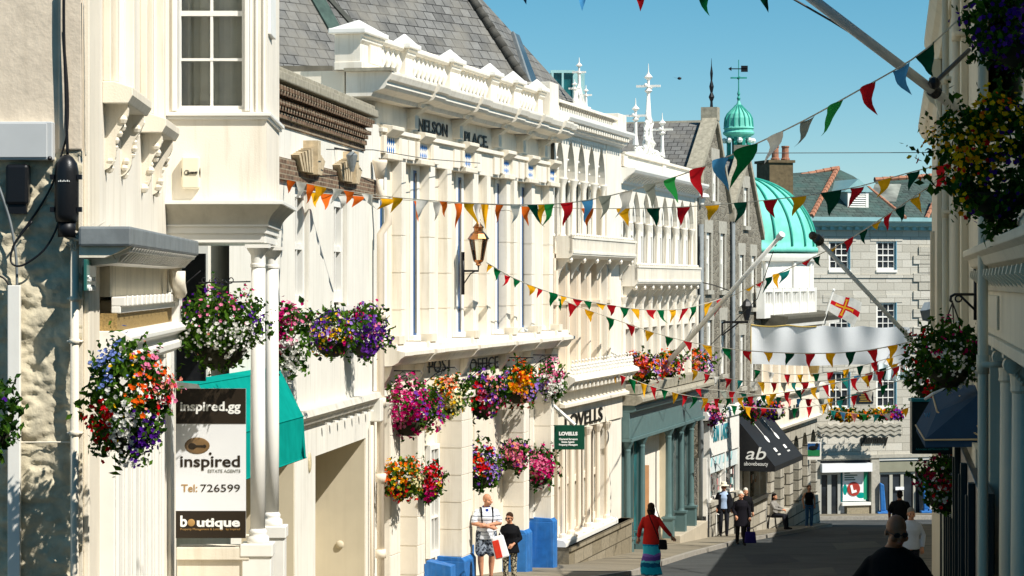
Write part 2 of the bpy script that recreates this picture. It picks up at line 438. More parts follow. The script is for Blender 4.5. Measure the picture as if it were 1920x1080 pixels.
# cables
def cable(name, label, pts, r, mat, out=.09, n=6):
    P = [B.w(*sw(a, b, out if len(q) == 0 else q[0])) for a, b, *q in pts]
    # smooth the run
    Q = []
    for i in range(len(P)-1):
        p0, p1, p2, p3 = P[max(i-1, 0)], P[i], P[i+1], P[min(i+2, len(P)-1)]
        for k in range(6):
            u = k/6; Q.append(.5*((2*p1)+(p2-p0)*u+(2*p0-5*p1+4*p2-p3)*u*u+(3*p1-p0-3*p2+p3)*u**3))
    Q.append(P[-1])
    m = MB(); m.tube(Q, r, n); return tag(m.build(name, mat, smooth=True), label, 'cable')
cable('power_cable', 'thick black cable hanging down the wall into the domed housing', [(119, -30), (119, 60), (122, 150), (124, 230), (126, 290)], .013, m_black)
cable('power_cable', 'thin black cable running beside the thick one to the housing', [(118, 60, .05), (126, 160, .06), (126, 240, .07), (115, 290, .07), (98, 345, .06), (70, 395, .05), (38, 440, .05)], .009, m_black)
cable('looped_cable', 'black cable looping out below the domed housing', [(110, 400, .12), (104, 430, .14), (80, 470, .15), (40, 498, .15), (20, 490, .14), (28, 455, .12), (60, 415, .1)], .009, m_black)
cable('grey_cable', 'grey cable sagging from the left edge behind the black box', [(-10, 330), (5, 370), (20, 420), (30, 480), (32, 535)], .012, m_lead)
cable('black_wire', 'black wire curving above the white trunking', [(-10, 515), (8, 522), (20, 540)], .009, m_black)
Rc = random.Random(3)
t = thing('cable_bundle', 'tangle of pale cables spilling round the wall corner above the green street sign', 'cables', B.w(-.1, 0, .4))
mb = MB()
for i in range(26):
    a = (118+Rc.uniform(-8, 18), 435+Rc.uniform(-8, 6)); e = (205+Rc.uniform(-35, 6), 428+Rc.uniform(-15, 30))
    mid = ((a[0]+e[0])/2+Rc.uniform(-10, 10), 452+Rc.uniform(-14, 22))
    P = [B.w(*sw(*a, .12)), B.w(*sw(*mid, .2+Rc.uniform(-.05, .06))), B.w(*sw(*e, .14))]
    Q = [P[0]*(1-u)**2+P[1]*2*u*(1-u)+P[2]*u*u for u in [k/8 for k in range(9)]]
    mb.tube(Q, .006, 5)
mb.build('pale_strands', m_wire, t, smooth=True, world=True)
mb = MB()
for i in range(16):
    a = (122+Rc.uniform(-6, 70), 440+Rc.uniform(-8, 16)); e = (a[0]+Rc.uniform(-14, 26), a[1]+Rc.uniform(14, 46))
    P = [B.w(*sw(*a, .15)), B.w(*sw((a[0]+e[0])/2+Rc.uniform(-8, 8), (a[1]+e[1])/2, .2)), B.w(*sw(*e, .12))]
    Q = [P[0]*(1-u)**2+P[1]*2*u*(1-u)+P[2]*u*u for u in [k/6 for k in range(7)]]
    mb.tube(Q, .005, 5)
mb.build('loose_ends', [m_wire], t, smooth=True, world=True)
cable('wall_wire', 'thin pale wire running down the cream pilaster', [(156, 0, .06), (158, 140, .06), (159, 280, .06), (162, 285, .05)], .005, m_wire, .06)

# ---- front wall: pilaster, upper windows with sills and scrolled corbels
mb = MB(); e = B.u(187, -.05); mb.box(.021, e, -.05, .0, -5, 6.5); mb.build('pilaster', m_cream2, r1, bevel=.01)
for pa, pb in ((192, 252), (262, 308)):
    a, b = B.u(pa), B.u(pb, -.1)
    zs = 1.72 if pa < 200 else 1.66
    mb = MB(); mb.extr([(.0, zs-.17), (-.22, zs-.17), (-.26, zs-.1), (-.26, zs-.03), (-.1, zs+.02), (0, zs+.02)], a, b); mb.build('window_sill', m_cream2, r1, bevel=.008)
    mb = MB(); mb.box(a+.1, a+.22, -.12, 0, zs+.02, 6.4); mb.box(b-.22, b-.1, -.12, 0, zs+.02, 6.4); mb.box(a+.02, a+.08, -.07, 0, zs+.02, 6.4)
    mb.build('window_surround', m_cream2, r1, bevel=.01)
    window(r1, a+.22, b-.22, zs+.02, 5, -.012, 2, 2, .12, .04, glass=m_glass, dep=.05)
    for c in (a+.15, b-.25):
        mb = MB(); pr = []
        for i in range(13):
            q = i/12; zz = zs-.17-.55*q; out = .17*(1-q)**.8+.025*math.sin(q*9)+.03
            pr.append((-max(.02, out), zz))
        mb.extr([(0, zs-.17)]+pr+[(0, zs-.74)], c+.02, c+.1)
        for i in range(9): mb.ball((c+.06+Rc.uniform(-.045, .045), -.17+.018*i+Rc.uniform(-.02, .02), zs-.24-.06*i), Rc.uniform(.03, .05), 7)
        mb.build('corbel', m_cream2, r1, smooth=False)
# ---- porch hood over the shop front
a, b = B.u(268, -.42)-.0, 6.85
mb = MB(); mb.box(a-.95, b, -.42, .0, .29, .45); mb.build('hood_roof', m_lead, r1, bevel=.02)
mb = MB(); mb.extr([(0, .29), (-.38, .29), (-.38, .25), (-.3, .22), (-.28, .16), (0, .13)], a-.7, b-.05)
k = a-.6
while k < b-.1:
    mb.extr([(-.415, .285), (-.3, .285), (-.29, .165)], k, k+.11); k += .24
mb.build('hood_moulding', m_white, r1)
mb = MB(); mb.extr([(-.40, .29), (0, .29), (0, .2), (-.2, .2), (-.3, .24)], a-.9, a-.69); mb.build('hood_bracket', m_cream2, r1)
# shop fascia, woven blind box, cornices, posts
a0 = B.u(206, -.12); b0 = 6.9
m_fasc = M('stained_fascia', 'd8cdb4', .8, .12, 2, .3, 20, streak=.6, grime='6f6247')
mb = MB(); mb.box(a0, b0, -.12, 0, -.12, .2); mb.build('fascia_panel', m_fasc, r1)
mb = MB()
mb.box(a0+.1, b0, -.24, -.12, -.2, -.12)
for i in range(11): mb.box(a0+.15+i*.42, a0+.21+i*.42, -.26, -.24, -.2, -.11)
mb.box(a0+.1, b0, -.2, -.12, -.26, -.2)
mb.build('blind_box', m_white, r1, bevel=.008)
mb = MB(); mb.box(a0+.1, b0-.5, -.17, -.0, -.41, -.26); mb.build('woven_panel', m_wicker, r1)
mb = MB(); mb.extr([(0, -.41), (-.22, -.41), (-.3, -.46), (-.3, -.5), (-.2, -.55), (-.2, -.58), (-.26, -.62), (-.26, -.68), (-.14, -.74), (0, -.74)], a0, b0)
mb.box(b0-.5, b0, -.24, 0, -.44, -.1)
mb.build('shop_cornice', m_white, r1, bevel=.006)
x = a0
for i in range(7):
    mb = MB(); mb.box(x, x+.16, -.16, 0, -5, -.74); mb.box(x+.04, x+.12, -.19, -.16, -4.9, -.95); mb.box(x-.02, x+.18, -.2, 0, -.9, -.76)
    mb.build('shop_post', m_white, r1, bevel=.008)
    if i < 6:
        mb = MB(); mb.box(x+.16, x+.72, -.03, -.0, -4.6, -1.1); mb.build('shop_pane', m_glassp, r1)
        mb = MB(); mb.box(x+.16, x+.72, -.09, -.03, -1.1, -.74); mb.box(x+.42, x+.46, -.07, -.03, -5, -1.1); mb.box(x+.16, x+.72, -.08, -.03, -5, -3.2); mb.build('shop_glazing_frame', m_white, r1, bevel=.006)
    x += .72
# drain pipe elbow under the hood
mb = MB(); mb.tube([(b0-1.2, -.3, .12), (b0-1.2, -.3, -.0), (b0-1.0, -.3, -.1), (b0-.5, -.25, -.1), (b0-.4, -.2, .02), (b0-.4, -.2, .2)], .07, 10); mb.build('drain_elbow', m_cream2, r1, smooth=True)
# alarm boxes and street sign
def wbox(name, label, cat, px0, px1, py0, py1, Y, dep, mat, bev=.03, extra=None, backY=None):
    p, q = at(px0, py1, Y), at(px1, py0, Y); t = thing(name, label, cat, ((p.x+q.x)/2, Y+dep, p.z))
    m = MB(); m.box(p.x, q.x, Y, (backY or Y+dep), p.z, q.z); m.build('casing', mat, t, world=True, bevel=bev)
    return t, p, q
m_alarm = M('ivory_plastic', 'efe6cc', .4, .03, 3)
t, p, q = wbox('alarm_box', 'cream alarm sounder box beside the green street sign', 'alarm', 180, 212, 563, 610, 21.9, .2, m_alarm, .025)
mb = MB(); mb.ball((p.x+.06, 21.9, p.z+.06), .014, 8); mb.build('indicator', m_black, t, world=True)
t = thing('street_sign', 'small green street name sign on the cream pilaster', 'sign', B.w(.3, -.06, -.06))
a, b = B.u(159, -.06), B.u(177, -.06); zz = B.z(168, 545, -.06), B.z(168, 487, -.06)
mb = MB(); mb.box(a, b, -.075, -.05, *zz); o = mb.build('sign_plate', M('green_enamel', '2f6a62', .3, .05, 4), t, bevel=.004); o.matrix_parent_inverse = Matrix.Rotation(rad(92.7), 4, 'Z'); 
o.matrix_parent_inverse = mtx(t).inverted() @ mtx(r1)
for i, s in enumerate(('', 'Street', 'La Grande Rue')):
    h = zz[1]-zz[0]
    if not s: continue
    tx = text(s, .07, m_txw, t, loc=(a+.05, -.076, zz[1]-.1-h*.3*i), width=(b-a)*.75); tx.matrix_parent_inverse = mtx(t).inverted() @ mtx(r1)

# ---- oriel bay (world coordinates: it stands square across the street)
ya = 28.4
def wx(px, Y=ya): return (px-960)/F*Y
def wz(py, Y=ya): return (H0-py)/F*Y
xl, xr = -3.95, wx(500); zb, zt = wz(378), 6.5
xs, ye = -2.80, 30.8
xo0, xo1, zo0, zo1 = wx(333), wx(459), wz(205), wz(-155)
mb = MB(); mb.wall(xl, xr, zb, zt, ya, [(xo0, xo1, zo0, zo1)], .12)
mb.extr([(xl, ya+.12), (xr, ya+.002), (xs, ye), (xl, ye)], zb, wz(212), 'z')
zq = wz(212)
mb.poly([(xr, ya, zq), (xs, ye, zq), (xs, ye, zt), (xr, ya, zt)]); mb.poly([(xs, ye, zq), (xl, ye, zq), (xl, ye, zt), (xs, ye, zt)])
mb.build('oriel_wall', m_cream, r1, world=True)
mb = MB(); prof = [(0, 0), (-.05, .0), (-.07, .025), (-.05, .05), (0, .05)]
mb.extr([(xl, ya-.06), (xr+.05, ya-.06), (xs+.06, ye+.05), (xl, ye+.05)], wz(218), wz(211), 'z')
mb.extr([(xl, ya-.03), (xr+.025, ya-.03), (xs+.03, ye+.02), (xl, ye+.02)], wz(224), wz(218), 'z')
mb.build('oriel_sill', m_white, r1, world=True, bevel=.006)
mb = MB()
for a, b in ((xo0-.06, xo0), (xo1, xo1+.05)): mb.box(a, b, ya-.03, ya+.05, zo0-.02, 6.4)
for px in (470, 481, 495): mb.box(wx(px)-.012, wx(px)+.012, ya-.02, ya+.05, wz(210), 6.4)
mb.box(xr-.03, xr+.02, ya+.25, ya+.9, wz(60), 6.4)
mb.build('oriel_trim', m_white, r1, world=True, bevel=.008)
window(r1, xo0, xo1, zo0, zo1, ya+.06, 2, 4, .035, .03, glass=m_clear, world=True, dep=.06)
m_slat = M('grey_green_blind', 'd2d2c0', .7, .1, 4)
mb = MB(); x = xo0+.02
while x < xo1:
    an = Rc.uniform(.2, .75); w = .085
    mb.box(x, x+.002, ya+.2, ya+.202, zo0, zo1)
    mb.poly([(x, ya+.2, zo0), (x+w*math.cos(an), ya+.2+w*math.sin(an), zo0), (x+w*math.cos(an), ya+.2+w*math.sin(an), zo1), (x, ya+.2, zo1)])
    x += .068
mb.box(xo0, xo1, ya+.34, ya+.36, zo0, zo1, 0)
mb.build('vertical_blind', m_slat, r1, world=True)
# alarm on the oriel
t, p, q = wbox('alarm_box', 'cream alarm box with dark side lenses on the oriel wall', 'alarm', 340, 374, 293, 354, ya-.1, .1, m_alarm, .02)
mb = MB()
for x in (p.x+.005, q.x-.005): mb.ball((x, ya-.06, (p.z+q.z)/2), .045, 8, sc=(.3, .8, 1.6))
mb.build('lens', m_black, t, world=True)
mb = MB(); mb.lathe([(.022, -.003), (.028, -.003), (.028, .003), (.022, .003)], (0, 0, 0), 14, a0=.6, a1=5.6)
o = mb.build('logo', m_txk, t); o.matrix_parent_inverse = mtx(t).inverted() @ Matrix.Translation((p.x+.06, ya-.103, (p.z+q.z)/2)) @ Matrix.Rotation(rad(90), 4, 'X')
tx = text('GUARDNET', .035, m_txk, t, loc=(p.x+.065, ya-.104, (p.z+q.z)/2-.014), width=.115); tx.matrix_parent_inverse = mtx(t).inverted()
# entablature: cove, fillets, frieze
def ring(z0, z1, o0, o1, mat=None):
    """moulding band round the bay: offset o0 at z0, o1 at z1"""
    P = lambda o, z: [(xl, ya-o, z), (xr+o*1.05, ya-o, z), (xs+o, ye+o, z), (xl, ye+o, z)]
    a, b = P(o0, z0), P(o1, z1); n = 4
    m_e.add(a+b, [tuple(range(n))[::-1], tuple(range(n, 2*n))]+[(i, (i+1) % n, n+(i+1) % n, n+i) for i in range(n)])
m_e = MB(); zz = [wz(v) for v in (455, 446, 440, 430, 424)]
ring(wz(455), wz(438), -.02, -.02); ring(wz(438), wz(425), .0, .0); ring(wz(425), wz(421), .03, .03)
m_e.build('frieze', m_white, r1, world=True, bevel=.005)
m_e = MB(); 
for i in range(8):
    a, b = i/8, (i+1)/8
    ring(wz(421)+(wz(384)-wz(421))*a, wz(421)+(wz(384)-wz(421))*b, .02+.15*(1-math.cos(a*1.57)), .02+.15*(1-math.cos(b*1.57)))
m_e.build('cove_moulding', M('weathered_cove', 'c6bfae', .7, .12, 4, .1, 30, streak=.35, grime='8a8474'), r1, world=True)
m_e = MB(); ring(wz(384), wz(377), .19, .19); m_e.build('cornice_fillet', m_white, r1, world=True, bevel=.005)
# columns on pedestals
for px, pc, pb, Y in ((483.5, 458, 1022, 28.55), (510, 462, 990, 30.6)):
    x = wx(px, Y); zt_, zb_ = wz(458, 28.4), -2.9
    mb = MB(); r = .082
    H = zt_-zb_
    mb.lathe([(r*1.0, .16), (r*1.02, H*.35), (r*.9, H-.26)], (x, Y, zb_), 24); mb.build('column_shaft', m_white, r1, smooth=True, world=True)
    mb = MB(); mb.lathe([(r*1.5, 0), (r*1.55, .03), (r*1.5, .07), (r*1.15, .09), (r*1.25, .11), (r*1.25, .13), (r*1.0, .16)], (x, Y, zb_), 24); mb.build('column_base', m_white, r1, smooth=True, world=True)
    mb = MB(); mb.lathe([(r*.9, -.26), (r*1.02, -.25), (r*1.02, -.22), (r*.92, -.21), (r*.95, -.12), (r*1.5, -.05), (r*1.5, -.04)], (x, Y, zt_), 24)
    mb.box(x-r*1.6, x+r*1.6, Y-r*1.6, Y+r*1.6, zt_-.04, zt_); mb.build('column_capital', m_white, r1, world=True)
    mb = MB(); mb.box(x-.16, x+.16, Y-.16, Y+.16, -5, zb_-.14); mb.box(x-.18, x+.18, Y-.18, Y+.18, zb_-.14, zb_); mb.build('pedestal', m_white, r1, world=True, bevel=.01)
mb = MB(); mb.box(wx(331), wx(466), 28.42, 28.7, -5, wz(1028)); mb.box(wx(331), wx(468), 28.38, 28.74, wz(1050), wz(1026)); mb.box(wx(331), wx(466), 28.40, 28.5, wz(1006), wz(1003)); mb.build('porch_parapet', m_cream2, r1, world=True, bevel=.01)
mb = MB(); mb.box(-3.97, -3.8, 28.5, 28.8, -5, wz(455)); mb.build('porch_pier', m_white, r1, world=True)
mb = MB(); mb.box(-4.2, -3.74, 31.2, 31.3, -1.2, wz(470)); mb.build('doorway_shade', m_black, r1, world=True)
# the hanging board
t = thing('estate_sign', 'tall white and dark brown letting board fixed between wall and column', 'sign', (wx(396), 28.4, wz(1007)))
X0, X1 = wx(331), wx(462); Yb = 28.34
mb = MB(); mb.box(X0, X1, Yb, Yb+.02, wz(1008), wz(728)); mb.build('board', m_signw, t, world=True)
mb = MB(); mb.box(X0, X1, Yb-.004, Yb, wz(794), wz(728)); mb.box(X0, X1, Yb-.004, Yb, wz(1008), wz(957)); mb.build('dark_panel', m_brownb, t, world=True)
def sign_text(root, s, px0, px1, py, h, Y, mat, bold=0, name='lettering'):
    tx = text(s, h/F*Y/.7, mat, root, name, ext=.002, bold=bold, loc=(wx(px0, Y), Y, wz(py, Y)), width=(px1-px0)/F*Y)
    tx.matrix_parent_inverse = mtx(root).inverted(); return tx
Yt = Yb-.007
sign_text(t, 'inspired.gg', 338, 451, 770, 17, Yt, m_txw, .004)
sign_text(t, 'inspired', 338, 450, 875, 21, Yt+.004, m_brownb, .003)
sign_text(t, 'ESTATE AGENTS', 390, 451, 886, 6, Yt+.004, M('grey_lettering', '9a9a92', .5, .03, 4))
sign_text(t, 'Tel:', 340, 370, 922, 14, Yt+.004, m_txt, .001)
sign_text(t, '726599', 376, 450, 922, 14, Yt+.004, m_brownb)
sign_text(t, 'b', 338, 351, 987, 20, Yt, m_txw, .005); sign_text(t, 'utique', 369, 450, 987, 16, Yt, m_txw, .005)
sign_text(t, 'Property Management & Lettings   by Inspired', 338, 450, 994, 4, Yt, m_txt)
mb = MB(); mb.ball((wx(360), Yt, wz(979)), .042, 14, sc=(1, .1, 1)); mb.build('round_letter', m_txt, t, smooth=True, world=True)
m_brz = M('bronze_print', '7a5f3c', .3, .5, 3, spec=.6)
mb = MB(); mb.ball((wx(371), Yt+.004, wz(835)), .14, 20, sc=(1, .05, .66)); mb.build('oval_emblem', m_brz, t, smooth=True, world=True)
mb = MB(); mb.ball((wx(362), Yt-.004, wz(836)), .045, 14, sc=(1, .08, .8)); mb.box(wx(362), wx(384), Yt-.007, Yt-.002, wz(838), wz(834)); mb.ball((wx(385), Yt-.004, wz(836)), .02, 8, sc=(1,.1,1)); mb.ball((wx(395.5), Yt+.004, wz(850)), .017, 8, sc=(1,.2,1)); mb.build('key_mark', m_brownb, t, world=True)

# =============================================================== white building with the brick cornice
C = Fr('white_house', 'plain white house with corbelled brick cornice and tall sash windows', 'building', (-2.5, 48.0), math.atan2(1, .11))
r2 = C.root
uL = C.u(430); uR = 0.0
ops = []
for pa, pb, ya_, yb_ in ((553, 580, 345, 583), (626, 651, 365, 572)):
    ops.append((C.u(pa), C.u(pb), C.z((pa+pb)/2, yb_), C.z((pa+pb)/2, ya_)))
zf = -2.05
mb = MB(); mb.wall(uL, uR, zf, 2.95, 0, ops, .22); mb.box(uL, uR, .3, 6, zf-.2, 2.95)
mb.poly([(uR, 0, zf), (uR, .3, zf), (uR, .3, 2.95), (uR, 0, 2.95)])
mb.build('wall', m_whitew, r2)
for o in ops:
    window(r2, o[0]+.05, o[1]-.05, o[2]+.05, o[3]-.05, .12, 2, 2, .16, .05, glass=m_glassg, dep=.1)
    mb = MB(); mb.box(o[0]-.1, o[1]+.1, -.08, .05, o[2]-.1, o[2]); mb.build('window_sill', m_white, r2)
# brick cornice in stepped courses with open dentils
zc = 3.15; ue = C.u(702, -.18)
mb = MB()
mb.box(uL, ue-.1, -.03, .3, 2.38, 2.58); mb.box(uL, ue-.1, -.05, .3, 2.72, 2.78); mb.box(uL, ue-.1, -.05, .3, 2.92, 2.98)
mb.box(uL, ue-.1, -.02, .3, 2.58, 3.0)
k = uL
while k < ue-.2:
    for z, o, d in ((2.58, .12, 0), (2.66, .16, .1), (2.79, .2, 0), (2.86, .22, .1)): mb.box(k+d, k+d+.11, -o, 0, z, z+.065)
    mb.box(k, k+.2, -.08, -.03, 2.48, 2.56)
    k += .22
mb.build('brick_cornice', m_brick, r2)
mb = MB(); mb.box(uL, ue, -.26, .35, 2.98, 3.12); mb.box(uL, ue-.05, -.2, .35, 3.12, 3.2); mb.build('cornice_coping', m_stonecop, r2, bevel=.02)
# brick string course with two fan keystones
mb = MB(); zs = C.z(600, 318); mb.box(uL, uR-.02, -.06, 0, zs-.3, zs+.04); mb.build('brick_string_course', m_brick, r2, bevel=.01)
for pc, py0, py1 in ((571, 325, 270), (645, 342, 290)):
    u = C.u(pc); z0, z1 = C.z(pc, py0), C.z(pc, py1)
    mb = MB(); mb.box(u-.12, u+.12, -.24, 0, z0-.02, z1+.05)
    for i in range(1, 6):
        for s in (-1, 1):
            mb.extr([(u+s*(i*.14-.02), z0), (u+s*(i*.14+.11), z0), (u+s*(i*.2+.12), z1-.05-.035*i), (u+s*(i*.2-.03), z1-.05-.03*i)], -.18+.01*i, 0, 'y')
    mb.build('keystone_fan', M('pale_brick', 'c9b695', .85, .3, 9, .3, 40), r2)
# fascia, garage openings
mb = MB(); mb.extr([(0, zf+.04), (-.16, zf+.04), (-.2, zf-.06), (-.14, zf-.12), (-.1, zf-.2), (0, zf-.2)], uL, uR-.15); mb.build('fascia_cornice', M('worn_white', 'd9d4c6', .7, .12, 3, .2, 30, streak=.5, grime='7b7566'), r2)
mb = MB()
for i in range(9): mb.lathe([(.05, -.2), (.05, -.17)], (C.u(600)+i*.72, -.13, zf-.08), 8)
mb.build('fascia_stud', m_white, r2)
u1a, u1b, u2a, u2b = C.u(450), C.u(551), C.u(589), C.u(684)
zh = C.z(600, 812)
mb = MB(); mb.wall(uL, uR, -6.6, zf-.2, -.02, [(u1a, u1b, -6.6, C.z(548, 855)), (u2a, u2b, -6.6, C.z(684, 821))], 1.1)
mb.poly([(uR, -.02, -6.6), (uR, 3, -6.6), (uR, 3, zf), (uR, -.02, zf)]); mb.box(uL, uR, 1.32, 6, -6.6, zf-.21)
mb.build('ground_floor', m_whitew, r2)
mb = MB(); mb.box(u1a-.2, u2b+.2, .98, 1.3, -6.6, zf-.25); mb.box(u2b-.03, u2b+.0, -.0, .98, -6.55, C.z(684, 821)-.01); mb.box(u1b-.03, u1b, -.0, .98, -6.55, C.z(548, 855)-.01); mb.build('recess_panel', m_doorbeige, r2)
p = at(645, 1021, C.Y(684)-.0); mb = MB(); mb.ball((u2b-.05, .45, p.z), .075, 12, sc=(.5, 1, 1)); mb.build('doorbell', m_doorbeige, r2, smooth=True)
mb = MB(); u = C.u(577); mb.ball((u, -.03, C.z(577, 867)), .13, 14, sc=(.6, .25, 1.3)); mb.build('wall_plaque', M('house_plaque', 'cdbf9c', .5, .3, 30), r2, smooth=True)
mb = MB(); u = C.u(697); mb.box(u-.3, u, -.22, 0, -2.55, -2.12); mb.build('junction_hopper', m_whitew, r2, bevel=.02)
# gutter pipe at the joint of the two houses
mb = MB(); u = C.u(706, -.1)
mb.lathe([(.08, 1.92), (.12, 2.15), (.14, 2.2), (.14, 2.26)], (u, -.16, 0), 12); mb.tube([(u, -.16, 1.95), (u, -.16, 1.7), (u+.1, -.3, 1.35), (u+.1, -.3, 1.1), (u+.1, -.16, .9), (u+.1, -.16, -6.6)], .07, 10)
for z in (-.6, -2.2, -3.6, -5): mb.tube([(u+.1, -.16, z-.08), (u+.1, -.16, z+.08)], .1, 10)
mb.build('downpipe', m_peach, r2, smooth=True)
mb = MB(); u = C.u(698, -.1); mb.tube([(u, -.09, -2.6), (u, -.09, -6.5)], .035, 8); mb.build('conduit', m_peach, r2, smooth=True)
t = thing('flood_lamp', 'small wall lantern between the fan keystones of the white house', 'lamp', C.w(C.u(627), -.3, C.z(627, 300)))
mb = MB(); u, z = C.u(627), C.z(627, 296); mb.lathe([(.03, -.3), (.06, -.2), (.1, -.02), (.03, .04)], (0, 0, 0), 10); o = mb.build('lamp_shade', m_lead, t); o.location = (0, 0, .1)
mb = MB(); mb.tube([(0, 0, .15), (-.3, .02, .2)], .02); mb.build('lamp_arm', m_black, t)
# teal Dutch canopy over the ground floor
t = thing('teal_awning', 'teal canvas awning behind the columns with grey end panel', 'awning', C.w(C.u(540), 0, -2.6))
ua, ub = C.u(375, -.3), C.u(560, -.55)
pr = [(0, -1.25), (-.28, -1.28), (-.62, -1.95), (-.66, -2.55)]
def awn(prof, a, b, mat, root, name, fr, endname=None, endmat=None, hem=.0):
    m = MB(); 
    for (y0, z0), (y1, z1) in zip(prof, prof[1:]):
        m.poly([(a, y0, z0), (b, y0, z0), (b, y1, z1), (a, y1, z1)])
        m.tube([(a, y1, z1), (b, y1, z1)], .012, 5)
    o = m.build(name, mat, root); o.matrix_parent_inverse = mtx(root).inverted() @ mtx(fr.root)
    for x, nm in ((a, 'end_panel'), (b, 'end_panel')):
        m = MB(); m.poly([(x, y, z) for y, z in prof]+[(x, 0, prof[-1][1])]); e = m.build(nm, endmat or mat, root); e.matrix_parent_inverse = mtx(root).inverted() @ mtx(fr.root)
    return o
awn(pr, ua, ub, m_awnteal, t, 'canopy', C, endmat=m_canvasgrey)
# =============================================================== Nelson Place, the old post office
DN = math.atan2(1, .2417)
D = Fr('post_office', 'long cream classical building lettered NELSON PLACE with balustrade and blue window slits', 'building', (-2.5, 48.0), DN)
r3 = D.root
x0, x1 = 0.12, D.u(1040)
fr = [(754, 761), (805, 816), (839, 847), (887, 897), (913, 920), (950, 957), (964, 970), (997, 1003), (1030, 1037)]
wn = [714, 776, 860, 933, 979, 1020]
dr = .2
ZB, ZT = -1.15, 2.34
mb = MB(); mb.box(x0, x1, dr, 6, -7.6, 3.7); mb.build('wall', m_cream2, r3)
def banded(mb, a, b, y0, y1, z0, z1, h=.5, off=0):
    z = z0
    mb.box(a+.012, b-.012, y0+.012, y1, z0, z1)
    k = z1
    while k > z0+.02:
        l = max(z0, k-h+.022); mb.box(a, b, y0, y1-.002, l, k); k -= h
for i, (pa, pb) in enumerate(fr):
    a, b = D.u(pa), D.u(pb); b = min(b, x1-.02)
    if i == 0: a = D.u(753)
    mb = MB(); banded(mb, a, b, 0, dr, ZB, ZT, .72); mb.build('pilaster', m_cream, r3)
# windows: tall slits with deep white frames, blue glazing
for px in wn:
    c = D.u(px, dr); 
    mb = MB(); mb.box(c-.32, c-.15, dr-.03, dr, ZB+.1, ZT-.1); mb.box(c+.15, c+.32, dr-.03, dr, ZB+.1, ZT-.1); mb.box(c-.32, c+.32, dr-.035, dr, ZT-.1, ZT); mb.box(c-.34, c+.34, dr-.1, dr, ZB, ZB+.1)
    o = mb.build('window_frame', m_white, r3, bevel=.008)
    g = MB(); g.box(c-.15, c+.15, dr-.012, dr, ZB+.1, ZT-.1); g.box(c-.15, c-.09, dr-.02, dr-.012, ZB+.1, ZT-.1); g.build('blue_sash', m_bluegl, o)
    g = MB(); g.box(c+.02, c+.15, dr-.018, dr-.0125, ZB+.15, ZT-.15); g.build('pane', m_glass, o)
    # blue grille in a panel above, under a projecting block
    g = MB(); g.box(c-.36, c+.36, dr-.1, dr-.06, 2.44, 2.78); 
    for k in range(5):
        x = c-.28+k*.14; g.lathe([(.03, 0), (.05, .08), (.03, .16), (.055, .24), (.03, .32)], (x, dr-.14, 2.45), 8)
    g.build('blue_grille', m_blue, r3)
    g = MB(); g.extr([(dr, 2.78), (-.02, 2.78), (-.16, 2.9), (-.16, 2.97), (dr, 3.02)], c-.4, c+.4); g.box(c-.5, c+.5, -.1, dr-.0, 2.34, 2.44); g.box(c-.6, c-.42, -.05, dr, 2.44, 2.78); g.box(c+.42, c+.6, -.05, dr, 2.44, 2.78)
    g.build('hood_block', m_cream2, r3, bevel=.01)
# entablature band between the hoods, frieze panels with the name
mb = MB(); mb.box(x0, x1, .03, dr+.01, ZT+.003, 2.84); mb.box(x0, x1, -.05, dr+.01, 2.84, 2.92)
for c in [D.u(p, dr)+k for p in wn for k in (-.9, .9)]:
    if x0+.3 < c < x1-.3: mb.box(c-.22, c+.22, -.02, .03, ZT+.06, 2.78)
mb.build('entablature', m_cream, r3, bevel=.008)
mb = MB(); mb.box(x0, x1, .1, dr+.02, 2.92, 3.56); mb.build('frieze', m_cream2, r3)
mb = MB()
for px in wn[1:]+[744, 800, 845]:
    c = D.u(px); mb.box(c-.13, c+.13, -.06, .1, 3.02, 3.45) if px in wn else None
    mb.extr([(.1, 3.2), (-.08, 3.3), (-.3, 3.46), (.1, 3.46)], c-.16, c+.16) if px in wn else None
mb.build('frieze_block', m_cream2, r3)
for s, pa, pb, py0, py1 in (('NELSON', 783, 838, 248, 224), ('PLACE.', 870, 914, 272, 249)):
    a, b = D.u(pa, .1), D.u(pb, .1); z = D.z((pa+pb)/2, py0+(3 if pa<800 else 1), .1)
    text(s, .36, m_txk, r3, ext=.008, bold=.008, loc=(a, .085, z), width=b-a)
# main cornice, stepped forward over each hood
def corn(a, b, k, mat, ext=0, name='cornice'):
    m = MB()
    m.extr([(.3, 3.42), (-.3-k, 3.42), (-.34-k, 3.5), (-.55-k, 3.56), (-.6-k, 3.62), (-.6-k, 3.68), (-.66-k, 3.72), (-.7-k, 3.82), (-.7-k, 3.86), (.3, 3.9)], a, b)
    return m.build(name, mat, r3)
corn(D.u(733, -.56), x1+.0, -.12, m_cream)
for px in wn[1:]:
    c = D.u(px); corn(c-.4, c+.4, -.05, m_cream, name='cornice_break')
mb = MB(); mb.box(D.u(733, -.6), D.u(742, -.6), -.6, .3, 3.87, 3.93); mb.build('cornice_flashing', m_stonecop, r3)
